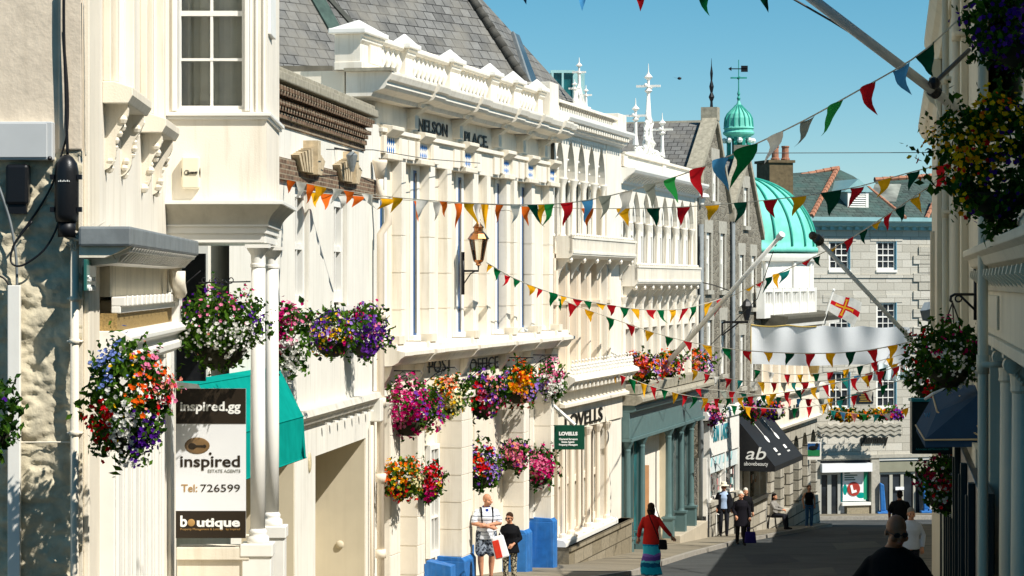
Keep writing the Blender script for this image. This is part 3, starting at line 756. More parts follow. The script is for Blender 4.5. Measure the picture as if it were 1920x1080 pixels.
# parapet: pedestals with pyramid caps and balusters between
PC = [(676, 712), (761, 774), (845, 860), (921, 932), (965, 975), (1010, 1018)]
prev = None
def bal_mesh():
    m = MB(); m.lathe([(.055, 0), (.055, .03), (.03, .06), (.09, .18), (.095, .24), (.04, .36), (.03, .4), (.055, .44), (.055, .48)], (0, 0, 0), 10); return m
b0 = None
for i, (pa, pb) in enumerate(PC):
    a, b = D.u(pa, .0), D.u(pb, .0); yb = .5 if i == 0 else .26
    mb = MB(); mb.box(a, b, 0, yb, 3.9, 4.56); mb.box(a-.03, b+.03, -.04, yb, 3.9, 4.05); mb.extr([(0, 4.38), (-.05, 4.44), (-.05, 4.49), (-.09, 4.52), (-.09, 4.56), (0, 4.56)], a-.05, b+.05)
    if i == 0: mb.box(a+.5, b-.03, -.05, 0, 4.05, 4.4)
    mb.build('parapet_pier', m_cream, r3, bevel=.012)
    mb = MB(); x0_, x1_, y0_, y1_ = a-.14, b+.14, -.14, yb+.08
    mb.box(x0_, x1_, y0_, y1_, 4.56, 4.66); xm, ym = (x0_+x1_)/2, (y0_+y1_)/2
    mb.add([(x0_+.04, y0_+.04, 4.66), (x1_-.04, y0_+.04, 4.66), (x1_-.04, y1_-.04, 4.66), (x0_+.04, y1_-.04, 4.66), (xm, ym, 4.88)], [(0, 1, 4), (1, 2, 4), (2, 3, 4), (3, 0, 4)])
    mb.build('pier_cap', m_white, r3, bevel=.02)
    if prev is not None:
        mb = MB(); mb.box(prev, a, .02, .22, 3.9, 4.04); mb.build('plinth_rail', m_cream, r3)
        mb = MB(); mb.extr([(.04, 4.5), (.2, 4.5), (.23, 4.54), (.23, 4.6), (.2, 4.64), (.04, 4.64), (.0, 4.6), (.0, 4.54)], prev, a); mb.build('top_rail', m_cream, r3, bevel=.01)
        n = max(3, int((a-prev)/.30))
        for k in range(n):
            x = prev+(a-prev)*(k+.5)/n
            if b0 is None: b0 = bal_mesh().build('baluster', m_cream, r3, smooth=True); b0.location = (x, .12, 4.03)
            else:
                q = b0.copy(); COL.objects.link(q); q.location = (x, .12, 4.03)
    prev = b
mb = MB(); mb.box(D.u(1024), D.u(1040), -.1, .8, 3.9, 4.85); mb.build('end_block', m_cream, r3, bevel=.012)
mb = MB(); mb.box(D.u(680), 0.12, .35, 3, 3.2, 3.9); mb.build('flank_return', m_cream2, r3)
# first-floor sill cornice
def sillc(a, b, k, nm):
    m = MB(); m.extr([(.3, -1.15), (-.32-k, -1.15), (-.34-k, -1.2), (-.34-k, -1.27), (-.5-k, -1.3), (-.5-k, -1.37), (-.42-k, -1.42), (-.36-k, -1.5), (-.3, -1.56), (.3, -1.58)], a, b); return m.build(nm, m_cream, r3)
sillc(x0-.02, x1+.05, 0, 'sill_cornice')
for px in wn: c = D.u(px); sillc(c-.3, c+.3, .06, 'sill_break')
mb = MB()
for px in wn: c = D.u(px); mb.box(c-.2, c+.2, -.42, -.2, -1.15, -1.0)
mb.build('sill_block', m_cream2, r3)
# ground floor: fascia lettered POST OFFICE, banded piers, recesses, windows, blue plinths
mb = MB(); mb.box(x0, x1, -.06, dr, -2.15, -1.56); mb.build('fascia', m_cream2, r3)
for px in [p for p in wn]:
    c = D.u(px); mb = MB(); mb.extr([(-.06, -1.58), (-.26, -1.58), (-.2, -1.75), (-.06, -1.95)], c-.12, c+.12); mb.build('console', m_cream2, r3)
for s, pa, pb in (('POST', 803, 846), ('OFFICE', 880, 933)):
    a, b = D.u(pa, -.06), D.u(pb, -.06); text(s, .38, m_txk, r3, ext=.006, bold=.0, loc=(a, -.075, D.z((pa+pb)/2, 697-(4 if pa > 860 else 0), -.06)), width=b-a)
gf = [(726, 732), (783, 796), (866, 886), (982, 992), (1033, 1039)]
yf = -.32
for i, (pa, pb) in enumerate(gf):
    a, b = D.u(pa, yf), min(D.u(pb, yf), x1-.02)
    if i == 0: a = .35
    mb = MB(); banded(mb, a, b, yf, dr, -7.4, -2.3, .56); mb.build('banded_pier', m_cream, r3)
    mb = MB(); mb.box(a-.05, b+.05, yf-.06, dr, -2.38, -2.24); mb.build('pier_impost', m_cream, r3, bevel=.01)
mb = MB(); mb.box(x0, x1, -.1, dr, -2.26, -2.12); mb.build('string_course', m_cream, r3)
def gwin(pa, pb, z0, z1, gl):
    a, b = D.u(pa, dr), D.u(pb, dr); o = window(r3, a, b, z0, z1, dr-.06, 2, 3, .1, .04, glass=gl, dep=.1)
gwin(797, 815, -5.6, -3.3, m_glassg); gwin(738, 770, -5.6, -3.3, m_glassg); gwin(992, 1012, -5.6, -3.0, m_glassp)
mb = MB(); mb.box(D.u(886, dr)+.05, D.u(950, dr), dr-.03, dr, -7.4, -2.3); mb.build('entrance_door', m_cream2, r3)
for (pa, pb, z) in ((726, 732, -5.72), (783, 796, -5.85), (866, 886, -5.66), (982, 992, -5.62), (1033, 1039, -5.6)):
    a, b = D.u(pa, yf), min(D.u(pb, yf), x1+.06); y0 = yf-.07
    mb = MB(); mb.box(a-.05, b+.04, y0, dr, -7.6, z-.08); mb.extr([(dr, z-.08), (y0, z-.08), (y0+.07, z), (dr, z+.03)], a-.04, b+.04)
    mb.build('blue_plinth', m_blue, r3, bevel=.012)
mb = MB(); mb.box(D.u(796, dr), D.u(1034, dr), dr-.02, dr+.01, -7.6, -5.7); mb.build('blue_dado', m_blue, r3)
mb = MB()
for i, (px, py) in enumerate(((836, 1060),)):
    a = D.u(px, yf-.4); z = D.z(px, py, yf-.4); mb.extr([(yf-.55, z), (yf-.05, z+.1), (yf-.05, z-.9), (yf-.55, z-.9)], a-.18, a+.18)
mb.build('blue_ramp', m_blue, r3, bevel=.01)
# slate roof behind the parapet: two hipped planes
P1 = at(1000, 178, 62.0); i1 = Vector((-.788, .615, 0)); i2 = Vector((-.97, .24, 0)); pit = 1.44
def onplane(px, py, I, lift=0):
    d = Vector(((px-960)/F, 1, (H0-py)/F)); n = Vector((-pit*I.x, -pit*I.y, 1)); nn = n.normalized()
    t = (n.dot(P1)+lift*n.length)/n.dot(d); return d*t
def roofpoly(pts, I, mat, name, parent, lift=0, thick=.12):
    V = [onplane(px, py, I, lift) for px, py in pts]; n = Vector((-pit*I.x, -pit*I.y, 1)).normalized()
    m = MB(); m.add([tuple(v) for v in V]+[tuple(v-n*thick) for v in V], [tuple(range(len(V)))]+[(i, (i+1) % len(V), len(V)+(i+1) % len(V), len(V)+i) for i in range(len(V))])
    al = Vector((-I.y, I.x, 0)); up = Vector((I.x, I.y, pit)).normalized()
    al = Vector((I.y, -I.x, 0))
    m.uv = []
    for f in m.f:
        for k in f: v = Vector(m.v[k]); m.uv.append((v.dot(al), v.dot(up)))
    return m.build(name, mat, parent, world=True)
t = thing('slate_roof', 'steep grey slate hipped roof rising behind the balustraded parapet', 'roof', (P1.x-2, P1.y+2, 4.5))
roofpoly([(480, 128), (640, 132), (1003, 182), (860, -40), (800, -90), (440, -90)], i1, m_slate, 'front_slope', t)
roofpoly([(1003, 182), (1078, 190), (905, 0), (868, -40), (860, -40)], i2, m_slate, 'side_slope', t)
m = MB(); a, b = onplane(1003, 182, i1, .05), onplane(860, -40, i1, .05); 
d = (b-a)
for k in range(int(d.length/.3)): 
    p = a+d*(k*.3/d.length); q = a+d*((k+1.15)*.3/d.length); m.tube([p, q], [.13, .10], 8)
m.build('hip_tiles', M('hip_tile', '4d4b45', .8, .3, 8, .3, 40), t, smooth=True, world=True)
roofpoly([(966, 62), (974, 66), (1015, 172), (1003, 172)], i2, m_glassg, 'skylight', t, .06, .1)
roofpoly([(962, 58), (966, 62), (1003, 172), (1000, 173)], i2, m_lead, 'skylight_frame', t, .08, .12)
roofpoly([(575, -20), (600, -20), (640, 52), (622, 62)], i1, M('lead_valley', '46584f', .5, .4, 4, .2, 20), 'lead_valley', t, .05, .1)
roofpoly([(604, -15), (612, -15), (672, 48), (664, 52)], i1, M('dark_flashing', '45463f', .7, .3, 6), 'flashing', t, .04, .08)
mb = MB(); p, q = at(500, 200, 52), at(624, 124, 52); mb.box(p.x, q.x, 51.9, 54, p.z, q.z); mb.build('party_wall', M('sooty_render', '6b675c', .9, .3, 3, .3, 20, streak=.4, grime='3b392f'), t, world=True)
t = thing('roof_lantern', 'teal glazed rooftop box peeping over the slate roof', 'roof lantern', at(1065, 200, 76))
mb = MB(); p, q = at(1036, 200, 76), at(1074, 137, 76); mb.box(p.x, q.x, 76, 78, p.z, q.z); mb.build('glazed_box', m_glasst, t, world=True)
mb = MB(); mb.box(p.x-.06, q.x+.06, 75.9, 78, q.z, q.z+.08); mb.box(q.x, q.x+.35, 75.95, 78, p.z, q.z+.02); 
for k in (.0, .5): mb.box(p.x+(q.x-p.x)*k-.03, p.x+(q.x-p.x)*k+.03, 75.9, 76, p.z, q.z)
mb.build('frame', M('pale_teal_frame', '9fc9c8', .5, .1, 4), t, world=True)
# copper lantern on its bracket
t = thing('street_lantern', 'ornate copper street lantern on a black wall bracket of the post office', 'lantern', D.w(D.u(868), -.0, D.z(868, 510)))
u, z = D.u(868), D.z(868, 508, 0); bx = D.w(u, 0, z); lx = at(897, 500, D.Y(868)-.05)
mb = MB(); mb.tube([bx+Vector((0, 0, -.5)), bx+Vector((0, 0, .4))], .035, 8); mb.tube([bx, Vector((lx.x, lx.y, bx.z)), Vector((lx.x, lx.y, bx.z+.12))], .022, 8)
mb.tube([bx+Vector((0, 0, -.3)), (bx+lx)/2+Vector((0, 0, -.1)), Vector((lx.x-.05, lx.y, bx.z))], .014, 6)
mb.build('bracket', m_black, t, smooth=True, world=True)
mb = MB(); s = .0105*1.06
L0 = Vector((lx.x, lx.y, bx.z+.1))
mb.lathe([(.02, 0), (.06, .03), (.05, .06), (.1, .1), (.11, .13)], L0, 8); mb.lathe([(.21, .56), (.23, .58), (.16, .68), (.1, .74), (.1, .8), (.12, .82), (.05, .9), (.03, .95), (.045, .98), (.01, 1.04)], L0, 8)
for k in range(6):
    q = k*math.pi/3; mb.tube([L0+Vector((.1*math.cos(q), .1*math.sin(q), .13)), L0+Vector((.19*math.cos(q), .19*math.sin(q), .57))], .012, 5)
mb.build('lantern_frame', m_copperm, t, world=True)
mb = MB(); mb.lathe([(.095, .13), (.185, .57)], L0, 6); mb.build('lantern_glass', clear('lamp_glass', (.95, .93, .85)), t, world=True)
# white fluted fixing further down
# =============================================================== two white Gothic fronts
E = Fr('gothic_office', 'cream Gothic front lettered LOVELLS with five pointed arches and a shallow balcony', 'building', tuple(D.w(D.u(1041), 0, 0))[:2], DN)
r4 = E.root
x0, x1 = 0, E.u(1165)
xa = E.u(1138)      # arcade ends, plain pier beyond
mb = MB(); mb.box(x0+.02, x1, .34, 7, -8.5, 4.0); mb.box(xa, x1, -.0, .34, -8.5, 4.0); mb.build('wall', m_cream, r4)
# arcade of pointed arches
ZS, ZA = 2.62, 3.5
n = 5; bw = (xa-x0)/n
mb = MB()
for i in range(n): mb.arch(x0+i*bw, x0+(i+1)*bw, ZS, 3.72, x0+i*bw+.15, x0+(i+1)*bw-.15, .02, .32, True, 12, rise=.98)
mb.build('arcade', m_cream, r4)
col = MB(); col.lathe([(.09, 0), (.09, .06), (.055, .1), (.05, 1.2), (.06, 1.25), (.06, 1.3), (.12, 1.46), (.13, 1.5)], (0, 0, 0), 10)
c0 = None
for i in range(n+1):
    x = x0+i*bw
    for d in ((-.07, .07) if 0 < i < n else (.07,) if i == 0 else (-.07,)):
        if c0 is None: c0 = col.build('colonette', m_cream, r4, smooth=True); c0.location = (x+d, .1, 1.12)
        else:
            q = c0.copy(); COL.objects.link(q); q.location = (x+d, .1, 1.12)
for i in range(n):
    window(r4, x0+i*bw+.26, x0+(i+1)*bw-.26, 1.15, 3.6, .28, 1, 2, .09, .05, glass=m_glassg, dep=.06)
    mb = MB(); mb.box(x0+i*bw+.3, x0+i*bw+.62, .2, .225, 1.75, 3.1); mb.build('teal_curtain', m_glasst, r4)
    mb = MB()
    for k in range(9):
        t_ = k/8; a = x0+i*bw+.2; b = a+bw-.4; w = b-a; u = t_*2 if t_ <= .5 else (1-t_)*2
        dx = (1-math.cos(u*math.pi/3))*w; zz = math.sin(u*math.pi/3)/.866*.95
        mb.ball((a+dx+.05 if t_ <= .5 else b-dx-.05, .16, ZS+zz-.06), .035, 6)
    mb.build('tracery_bead', m_white, r4)
mb = MB()
for i in range(int((xa-x0)/.22)): mb.box(x0+i*.22, x0+i*.22+.11, -.01, .02, 3.6, 3.68)
mb.build('diaper_band', m_white, r4)
mb = MB(); mb.extr([(.4, 3.72), (-.06, 3.72), (-.1, 3.78), (-.16, 3.8), (-.2, 3.92), (-.34, 3.98), (-.38, 4.06), (-.38, 4.12), (.4, 4.16)], x0-.02, x1+.02); mb.build('cornice', m_white, r4)
mb = MB()
for i in range(int((x1-x0)/.3)): mb.box(x0+i*.3, x0+i*.3+.16, -.3, -.15, 3.85, 3.95)
mb.build('cornice_dentil', m_cream, r4)
mb = MB(); mb.box(x0, x1, -.06, .4, 4.16, 4.42); mb.box(x0-.01, x1+.02, -.12, .45, 4.42, 4.5); mb.box(x1-1.1, x1+.02, -.14, .45, 4.16, 4.62); mb.build('parapet', m_cream, r4, bevel=.012)
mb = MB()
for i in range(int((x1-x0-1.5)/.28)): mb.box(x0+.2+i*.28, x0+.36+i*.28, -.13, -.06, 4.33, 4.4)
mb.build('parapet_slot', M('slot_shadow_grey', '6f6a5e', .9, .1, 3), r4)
def cresting(fr, root, pc, h, wid, name='cresting'):
    """lacy cast ornament: central spire, two side pinnacles, scrolls"""
    m = MB(); u = fr.u(pc)
    def pin(x, z0, hh, s):
        m.lathe([(.07*s, 0), (.05*s, hh*.3), (.05*s, hh*.55), (.09*s, hh*.58), (.03*s, hh*.62), (.03*s, hh*.74), (.11*s, hh*.78), (.04*s, hh*.84), (.02*s, hh*.86), (.008, hh)], (x, .1, z0), 8)
        z = z0+hh*.6; m.box(x-.22*s, x+.22*s, .1-.03, .13, z-.03*s, z+.03*s); m.box(x-.03, x+.03, .1-.22*s, .1+.22*s, z-.03*s, z+.03*s)
    Rr = random.Random(5)
    return m, u, pin
m, u, pin = cresting(E, r4, 1093, 1, 1)
zt = 4.5
pin(u, zt+.35, .95, .8); pin(u-.55, zt+.1, .6, .7); pin(u+.85, zt, .65, .7)
for k in range(40):
    q = R.uniform(-.7, .9); hh = max(0, .55-abs(q)*.55); m.tube([(u+q, .1, zt), (u+q+R.uniform(-.12, .12), .1+R.uniform(-.03, .03), zt+hh*.6), (u+q*.7, .1, zt+hh+.1)], .028, 5)
m.box(u-.8, u+1.0, 0, .2, zt-.02, zt+.08)
m.build('cresting', m_white, r4)
# balcony between the storeys
def balcony(fr, root, a, b, zb, zt, out, nb, mat, endl=True):
    m = MB(); m.extr([(0, zb-.12), (-out+.1, zb-.12), (-out, zb-.04), (-out, zb), (0, zb)], a, b); m.build('balcony_slab', mat, root)
    m = MB(); m.box(a, b, -out+.02, -out+.08, zb, zt); m.box(a, a+.06, -out+.02, 0, zb, zt)
    k = a
    while k < b-.1:
        m.box(k, k+.09, -out-.01, -out+.02, zb+.06, zt-.08); k += .17
    m.box(a, b, -out-.03, -out+.1, zt-.06, zt); m.box(a, b, -out-.02, -out+.1, zb, zb+.06)
    m.build('balcony_front', mat, root)
    m = MB()
    for k in range(int((b-a)/.3)): m.ball((a+.15+k*.3, -out+.05, zt+.03), .05, 6)
    m.build('balcony_finial', mat, root)
    for k in range(nb):
        x = a+.15+(b-a-.3)*k/(nb-1)
        m = MB(); pr = [(0, zb-.12), (-out+.08, zb-.12)]+[(-(out-.1)*(1-i/8)**1.6-.02, zb-.12-.5*i/8) for i in range(1, 9)]
        m.extr(pr, x-.06, x+.06); m.ball((x, -out+.1, zb-.16), .08, 7); m.build('balcony_bracket', mat, root)
balcony(E, r4, x0+.1, x1-.05, .72, 1.15, .42, 6, m_cream)
# oriel-like lower windows
nb = 5; bw2 = (E.u(1140)-x0)/nb
for i in range(nb+1):
    x = x0+i*bw2
    mb = MB(); mb.box(x-.1, x+.1, 0, .34, -2.25, .6); mb.lathe([(.06, -2.2), (.06, .3)], (x, -.02, 0), 8); mb.box(x-.13, x+.13, -.08, .34, -.55, -.45); mb.build('mullion', m_peach, r4)
for i in range(nb):
    a, b = x0+i*bw2+.1, x0+(i+1)*bw2-.1
    window(r4, a, b, -.42, .55, .26, 1, 1, .12, .04, mat=m_peach, glass=m_glassg, dep=.1)
    window(r4, a, b, -2.25, -.55, .26, 1, 2, .14, .06, mat=m_peach, glass=m_glassg, dep=.1)
mb = MB(); mb.box(x0, E.u(1140), .2, .34, -.55, -.42); mb.box(x0, E.u(1140), .05, .34, .55, .72); mb.build('transom', m_peach, r4)
# shop cornice with cresting
zc = -2.5
mb = MB(); mb.extr([(.34, zc+.25), (-.3, zc+.25), (-.5, zc+.16), (-.52, zc+.08), (-.4, zc), (-.3, zc-.12), (-.2, zc-.2), (.34, zc-.2)], x0-.05, x1-.02); mb.build('shop_cornice', m_cream, r4)
mb = MB()
k = x0+.1
while k < x1-.4:
    for j in range(7):
        q = math.pi*j/6; mb.ball((k+.16-.16*math.cos(q), -.38, zc+.27+.2*math.sin(q)), .04, 5)
    mb.box(k+.14, k+.18, -.4, -.36, zc+.25, zc+.44); mb.ball((k+.16, -.38, zc+.56), .035, 5); k += .4
mb.build('cresting_band', m_white, r4)
mb = MB()
for i in range(16): mb.box(x0+.1+i*.5, x0+.26+i*.5, -.42, -.1, zc-.14, zc+.0)
mb.build('shop_dentil', m_cream, r4)
mb = MB(); mb.box(x0+.1, x1-.02, -.1, .34, -3.08, zc-.2); mb.extr([(-.1, -3.08), (-.24, -3.08), (-.24, -3.0), (-.1, -2.95)], x0+.05, x1-.05); mb.box(x0+.1, x1-.1, -.05, .34, -3.72, -3.08); mb.build('shop_fascia', m_cream2, r4, bevel=.008)
a, b = E.u(1058, -.05), E.u(1128, -.05); text('LOVELLS', .5, m_txk, r4, ext=.012, bold=.004, loc=(a, -.075, -3.64), width=(b-a), shear=.0)
xp = E.u(1140)
cs = [E.u(p) for p in (1052, 1068, 1082, 1099, 1118, 1135)]
for x in cs:
    mb = MB(); mb.lathe([(.1, 0), (.1, .1), (.065, .14), (.06, 2.4), (.07, 2.42), (.13, 2.56), (.14, 2.62)], (x, -.04, -6.34), 10); mb.box(x-.14, x+.14, -.2, .1, -6.6, -6.34); mb.build('shop_column', m_peach, r4, smooth=False)
for a, b in zip(cs, cs[1:]): window(r4, a+.1, b-.1, -6.3, -3.75, .18, 1, 2, .16, .08, mat=m_peach, glass=m_glassp, dep=.12)
mb = MB(); mb.extr([(.34, -6.3), (-.16, -6.34), (-.22, -6.4), (-.22, -6.5), (.34, -6.5)], x0+.2, xp+.3); mb.build('shop_sill', m_white, r4)
mb = MB(); mb.box(x0+.2, x1, -.3, .36, -8.6, -6.5); mb.box(x0+.2, x1-.1, -.36, .3, -6.6, -6.5); mb.build('shop_plinth', blocks('plinth_stone', 'a59a84', '8b8069', '5c5443', 1.1, .5, .015, .4, .9), r4)
# hanging sign
t = thing('estate_hanging_sign', 'dark green hanging sign lettered LOVELLS in white beside the post office', 'sign', at(1065, 843, 62))
p, q = at(1035, 843, 61.5), at(1096, 797, 61.5)
mb = MB(); mb.box(p.x, q.x, 61.48, 61.54, p.z, q.z); mb.build('sign_board', m_dkgreen, t, world=True, bevel=.01)
mb = MB(); mb.tube([at(1028, 752, 61.6), at(1078, 797, 61.5)], .045, 8); mb.build('sign_arm', m_white, t, world=True)
sign_text(t, 'LOVELLS', 1048, 1083, 816, 6, 61.47, m_txw, .008)
for i, s in enumerate(('Chartered Surveyors', 'Estate Agents', 'Property Managers')): sign_text(t, s, (1048, 1053, 1048)[i], (1083, 1077, 1083)[i], 825+5.2*i, 3.4, 61.47, m_txw, .003)

# ---- second Gothic front with the teal shop
G = Fr('gothic_shop', 'white Gothic front with eight slender arches above a teal shop front', 'building', tuple(E.w(E.u(1165), 0, 0))[:2], DN)
r5 = G.root
x0, x1 = 0, G.u(1306)
mb = MB(); mb.box(x0+.02, x1, .3, 7, -9.4, 3.1); mb.box(x1-.28, x1, -.02, .3, -4.4, 3.1); mb.build('wall', m_cream, r5)
n = 8; bw = (x1-.28-x0)/n
mb = MB()
for i in range(n): mb.arch(x0+i*bw, x0+(i+1)*bw, 1.72, 2.75, x0+i*bw+.16, x0+(i+1)*bw-.16, .02, .28, True, 12, rise=.9)
mb.build('arcade', m_cream, r5)
c0 = None
col2 = MB(); col2.lathe([(.09, -.3), (.09, .06), (.055, .1), (.05, 1.1), (.06, 1.15), (.11, 1.3), (.12, 1.34)], (0, 0, 0), 10)
for i in range(n+1):
    x = x0+i*bw
    for d in ((-.1, .1) if 0 < i < n else (.1,) if i == 0 else (-.1,)):
        if c0 is None: c0 = col2.build('colonette', m_cream, r5, smooth=True); c0.location = (x+d, .1, .38)
        else:
            q = c0.copy(); COL.objects.link(q); q.location = (x+d, .1, .38)
for i in range(n):
    window(r5, x0+i*bw+.26, x0+(i+1)*bw-.26, .2, 2.6, .24, 1, 2, .12, .06, glass=m_glassg, dep=.08)
    mb = MB(); a, b = x0+i*bw+.22, x0+(i+1)*bw-.22; mb.arch(a, b, 1.75, 2.55, a+.12, b-.12, .15, .06, True, 8, rise=.6); mb.build('inner_arch', m_white, r5)
mb = MB(); mb.extr([(.4, 2.75), (-.04, 2.75), (-.08, 2.85), (-.2, 2.95), (-.36, 3.05), (-.4, 3.12), (-.4, 3.18), (.4, 3.22)], x0-.02, x1+.1); mb.build('cornice', m_white, r5)
mb = MB()
for i in range(int((x1-x0)/.42)): mb.extr([(-.06, 2.8), (-.3, 3.0), (-.06, 3.0)], x0+i*.42, x0+i*.42+.14)
mb.build('cornice_bracket', m_cream, r5)
mb = MB(); mb.box(x0, x1, -.05, .4, 3.22, 3.55); mb.box(x0, x1+.05, -.12, .45, 3.55, 3.63)
for k in (.0, .5, 1): mb.box(x0+(x1-x0-.5)*k, x0+(x1-x0-.5)*k+.5, -.09, .4, 3.22, 3.6)
mb.build('parapet', m_cream, r5, bevel=.012)
m = MB(); u = G.u(1222); zt = 3.6
def pinn(x, z0, hh, s):
    m.lathe([(.1*s, 0), (.06*s, hh*.2), (.05*s, hh*.5), (.12*s, hh*.54), (.04*s, hh*.6), (.04*s, hh*.72), (.13*s, hh*.77), (.04*s, hh*.83), (.02*s, hh*.86), (.008, hh)], (x, .1, z0), 8)
    z = z0+hh*.62; m.box(x-.42*s, x+.42*s, .07, .13, z-.03*s, z+.035*s); m.box(x-.04, x+.04, .1-.36*s, .1+.36*s, z-.03*s, z+.035*s)
    for k in (-.42, .42): m.ball((x+k*s, .1, z), .06*s, 6)
pinn(u, zt+1.1, 1.75, 1.0); pinn(u-2.0, zt+.35, 1.35, .9); pinn(u+2.3, zt+.2, 1.35, .9)
for k in range(170):
    q = R.uniform(-2.3, 2.5); pk = 1.55*max(0, 1-abs(q)/.9)**.8+.35; z0 = zt+R.uniform(0, pk*.7)
    m.tube([(u+q*.9, .1, z0), (u+q*.9+R.uniform(-.14, .14), .1+R.uniform(-.08, .08), z0+pk*.18), (u+q*.85, .1, z0+pk*.3)], .035, 5)
for s in (-1, 1): m.tube([(u+s*.85, .1, zt), (u+s*.5, .1, zt+.6), (u+s*.18, .1, zt+1.4), (u, .1, zt+1.9)], .05, 6)
m.box(u-2.6, u+2.9, -.02, .22, zt-.02, zt+.14)
m.build('cresting', m_white, r5)
balcony(G, r5, x0+.05, G.u(1314, -.45), .02, .48, .45, 9, m_cream)
for i in range(10):
    x = x0+.1+(x1-x0-.3)*i/9
    mb = MB(); mb.box(x-.09, x+.09, -.02, .3, -3.2, -.1); mb.lathe([(.06, -3.1), (.06, -.6), (.13, -.4)], (x, -.04, 0), 8); mb.build('mullion', m_cream, r5)
    if i < 9:
        b = x0+.1+(x1-x0-.3)*(i+1)/9
        window(r5, x+.09, b-.09, -1.15, -.15, .22, 1, 1, .12, .04, glass=m_glassg, dep=.1)
        window(r5, x+.09, b-.09, -3.0, -1.3, .22, 1, 2, .14, .06, glass=m_glassg, dep=.1)
mb = MB(); mb.box(x0, x1-.2, .0, .3, -1.3, -1.12); mb.build('transom', m_cream, r5)
# shop cornice, teal fascia, teal iron columns
mb = MB(); mb.extr([(.3, -3.1), (-.55, -3.14), (-.6, -3.22), (-.6, -3.3), (-.4, -3.4), (.3, -3.4)], x0, x1+.1); mb.build('shop_cornice', m_stonecop, r5)
mb = MB(); mb.extr([(.3, -3.4), (-.36, -3.4), (-.4, -3.46), (-.4, -3.56), (-.3, -3.6), (.3, -3.6)], x0+.05, x1); mb.box(x0+.05, x1, -.22, .3, -4.32, -3.6); mb.box(x0+.05, x1, -.28, .3, -4.42, -4.32); mb.build('shop_fascia', m_teal, r5, bevel=.01)
colt = MB(); colt.box(-.16, .16, -.16, .16, 0, .62); colt.box(-.19, .19, -.19, .19, .58, .64); colt.lathe([(.12, .64), (.1, .72), (.09, 3.0), (.1, 3.05), (.09, 3.1), (.16, 3.25), (.18, 3.3)], (0, 0, 0), 12)
c0 = None
pcs = [1179, 1206, 1256, 1279, 1298]
for px in pcs:
    x = G.u(px, -.16)
    if c0 is None: c0 = colt.build('iron_column', m_teal, r5); c0.location = (x, -.12, -7.72)
    else: q = c0.copy(); COL.objects.link(q); q.location = (x, -.12, -7.72)
bs = [x0+.2]+[G.u(p, 0) for p in (1179, 1206)]+[None]+[G.u(p, 0) for p in (1256, 1279, 1298)]
for a, b, gl in ((bs[0], bs[1], m_glassg), (bs[1], bs[2], m_glasst), (bs[4], bs[5], m_glassg), (bs[5], bs[6], m_glassg)):
    window(r5, a+.1, b-.1, -7.6, -4.42, .12, 2, 1, .08, .05, mat=m_teal, glass=gl, dep=.1)
mb = MB(); mb.box(bs[2]+.1, bs[4]-.12, 2.2, 2.3, -9, -4.42); mb.box(bs[4]-.14, bs[4]-.1, .1, 2.2, -9, -4.42); mb.build('entrance_lining', m_doorbeige, r5)
mb = MB(); mb.box(x0+.02, bs[2]+.12, -.36, .3, -9.4, -7.72); mb.box(bs[4]-.2, x1, -.36, .3, -9.4, -7.72); mb.build('shop_plinth', M('pale_plinth', 'b9ae99', .85, .12, 2, .2, 20, streak=.3, grime='6f6654'), r5, bevel=.015)
t = thing('board', 'tall buff packing board leaning in the teal shop doorway', 'board', G.w(bs[2]+.35, .4, gz(76)))
mb = MB(); mb.box(0, .0+.5, 0, .05, 0, 2.6); 
for k in range(7): mb.ball((.25, -.0, .3+k*.35), .03, 6)
o = mb.build('board_panel', M('buff_board', 'c8966a', .7, .08, 4), t); t.rotation_euler = (0, 0, 0)
t = thing('yellow_box', 'yellow litter box beside the leaning board', 'box', G.w(bs[2]+.25, .2, gz(75.5)))
mb = MB(); mb.box(-.15, .15, -.12, .12, 0, 1.25); mb.box(-.19, .19, -.16, .16, 1.25, 1.34); mb.build('box_body', M('yellow_plastic', 'e0ab1c', .4, .08, 4), t, bevel=.03)
t = thing('dust_sheet', 'white sheet draped over goods in the teal shop doorway', 'sheet', G.w(bs[4]-.9, 1.0, gz(78)))
mb = MB(); mb.lathe([(.9, 0), (.85, .9), (.7, 1.3), (.3, 1.9), (.05, 2.5)], (0, 0, 0), 12); mb.build('sheet_cloth', m_white, t, smooth=True)
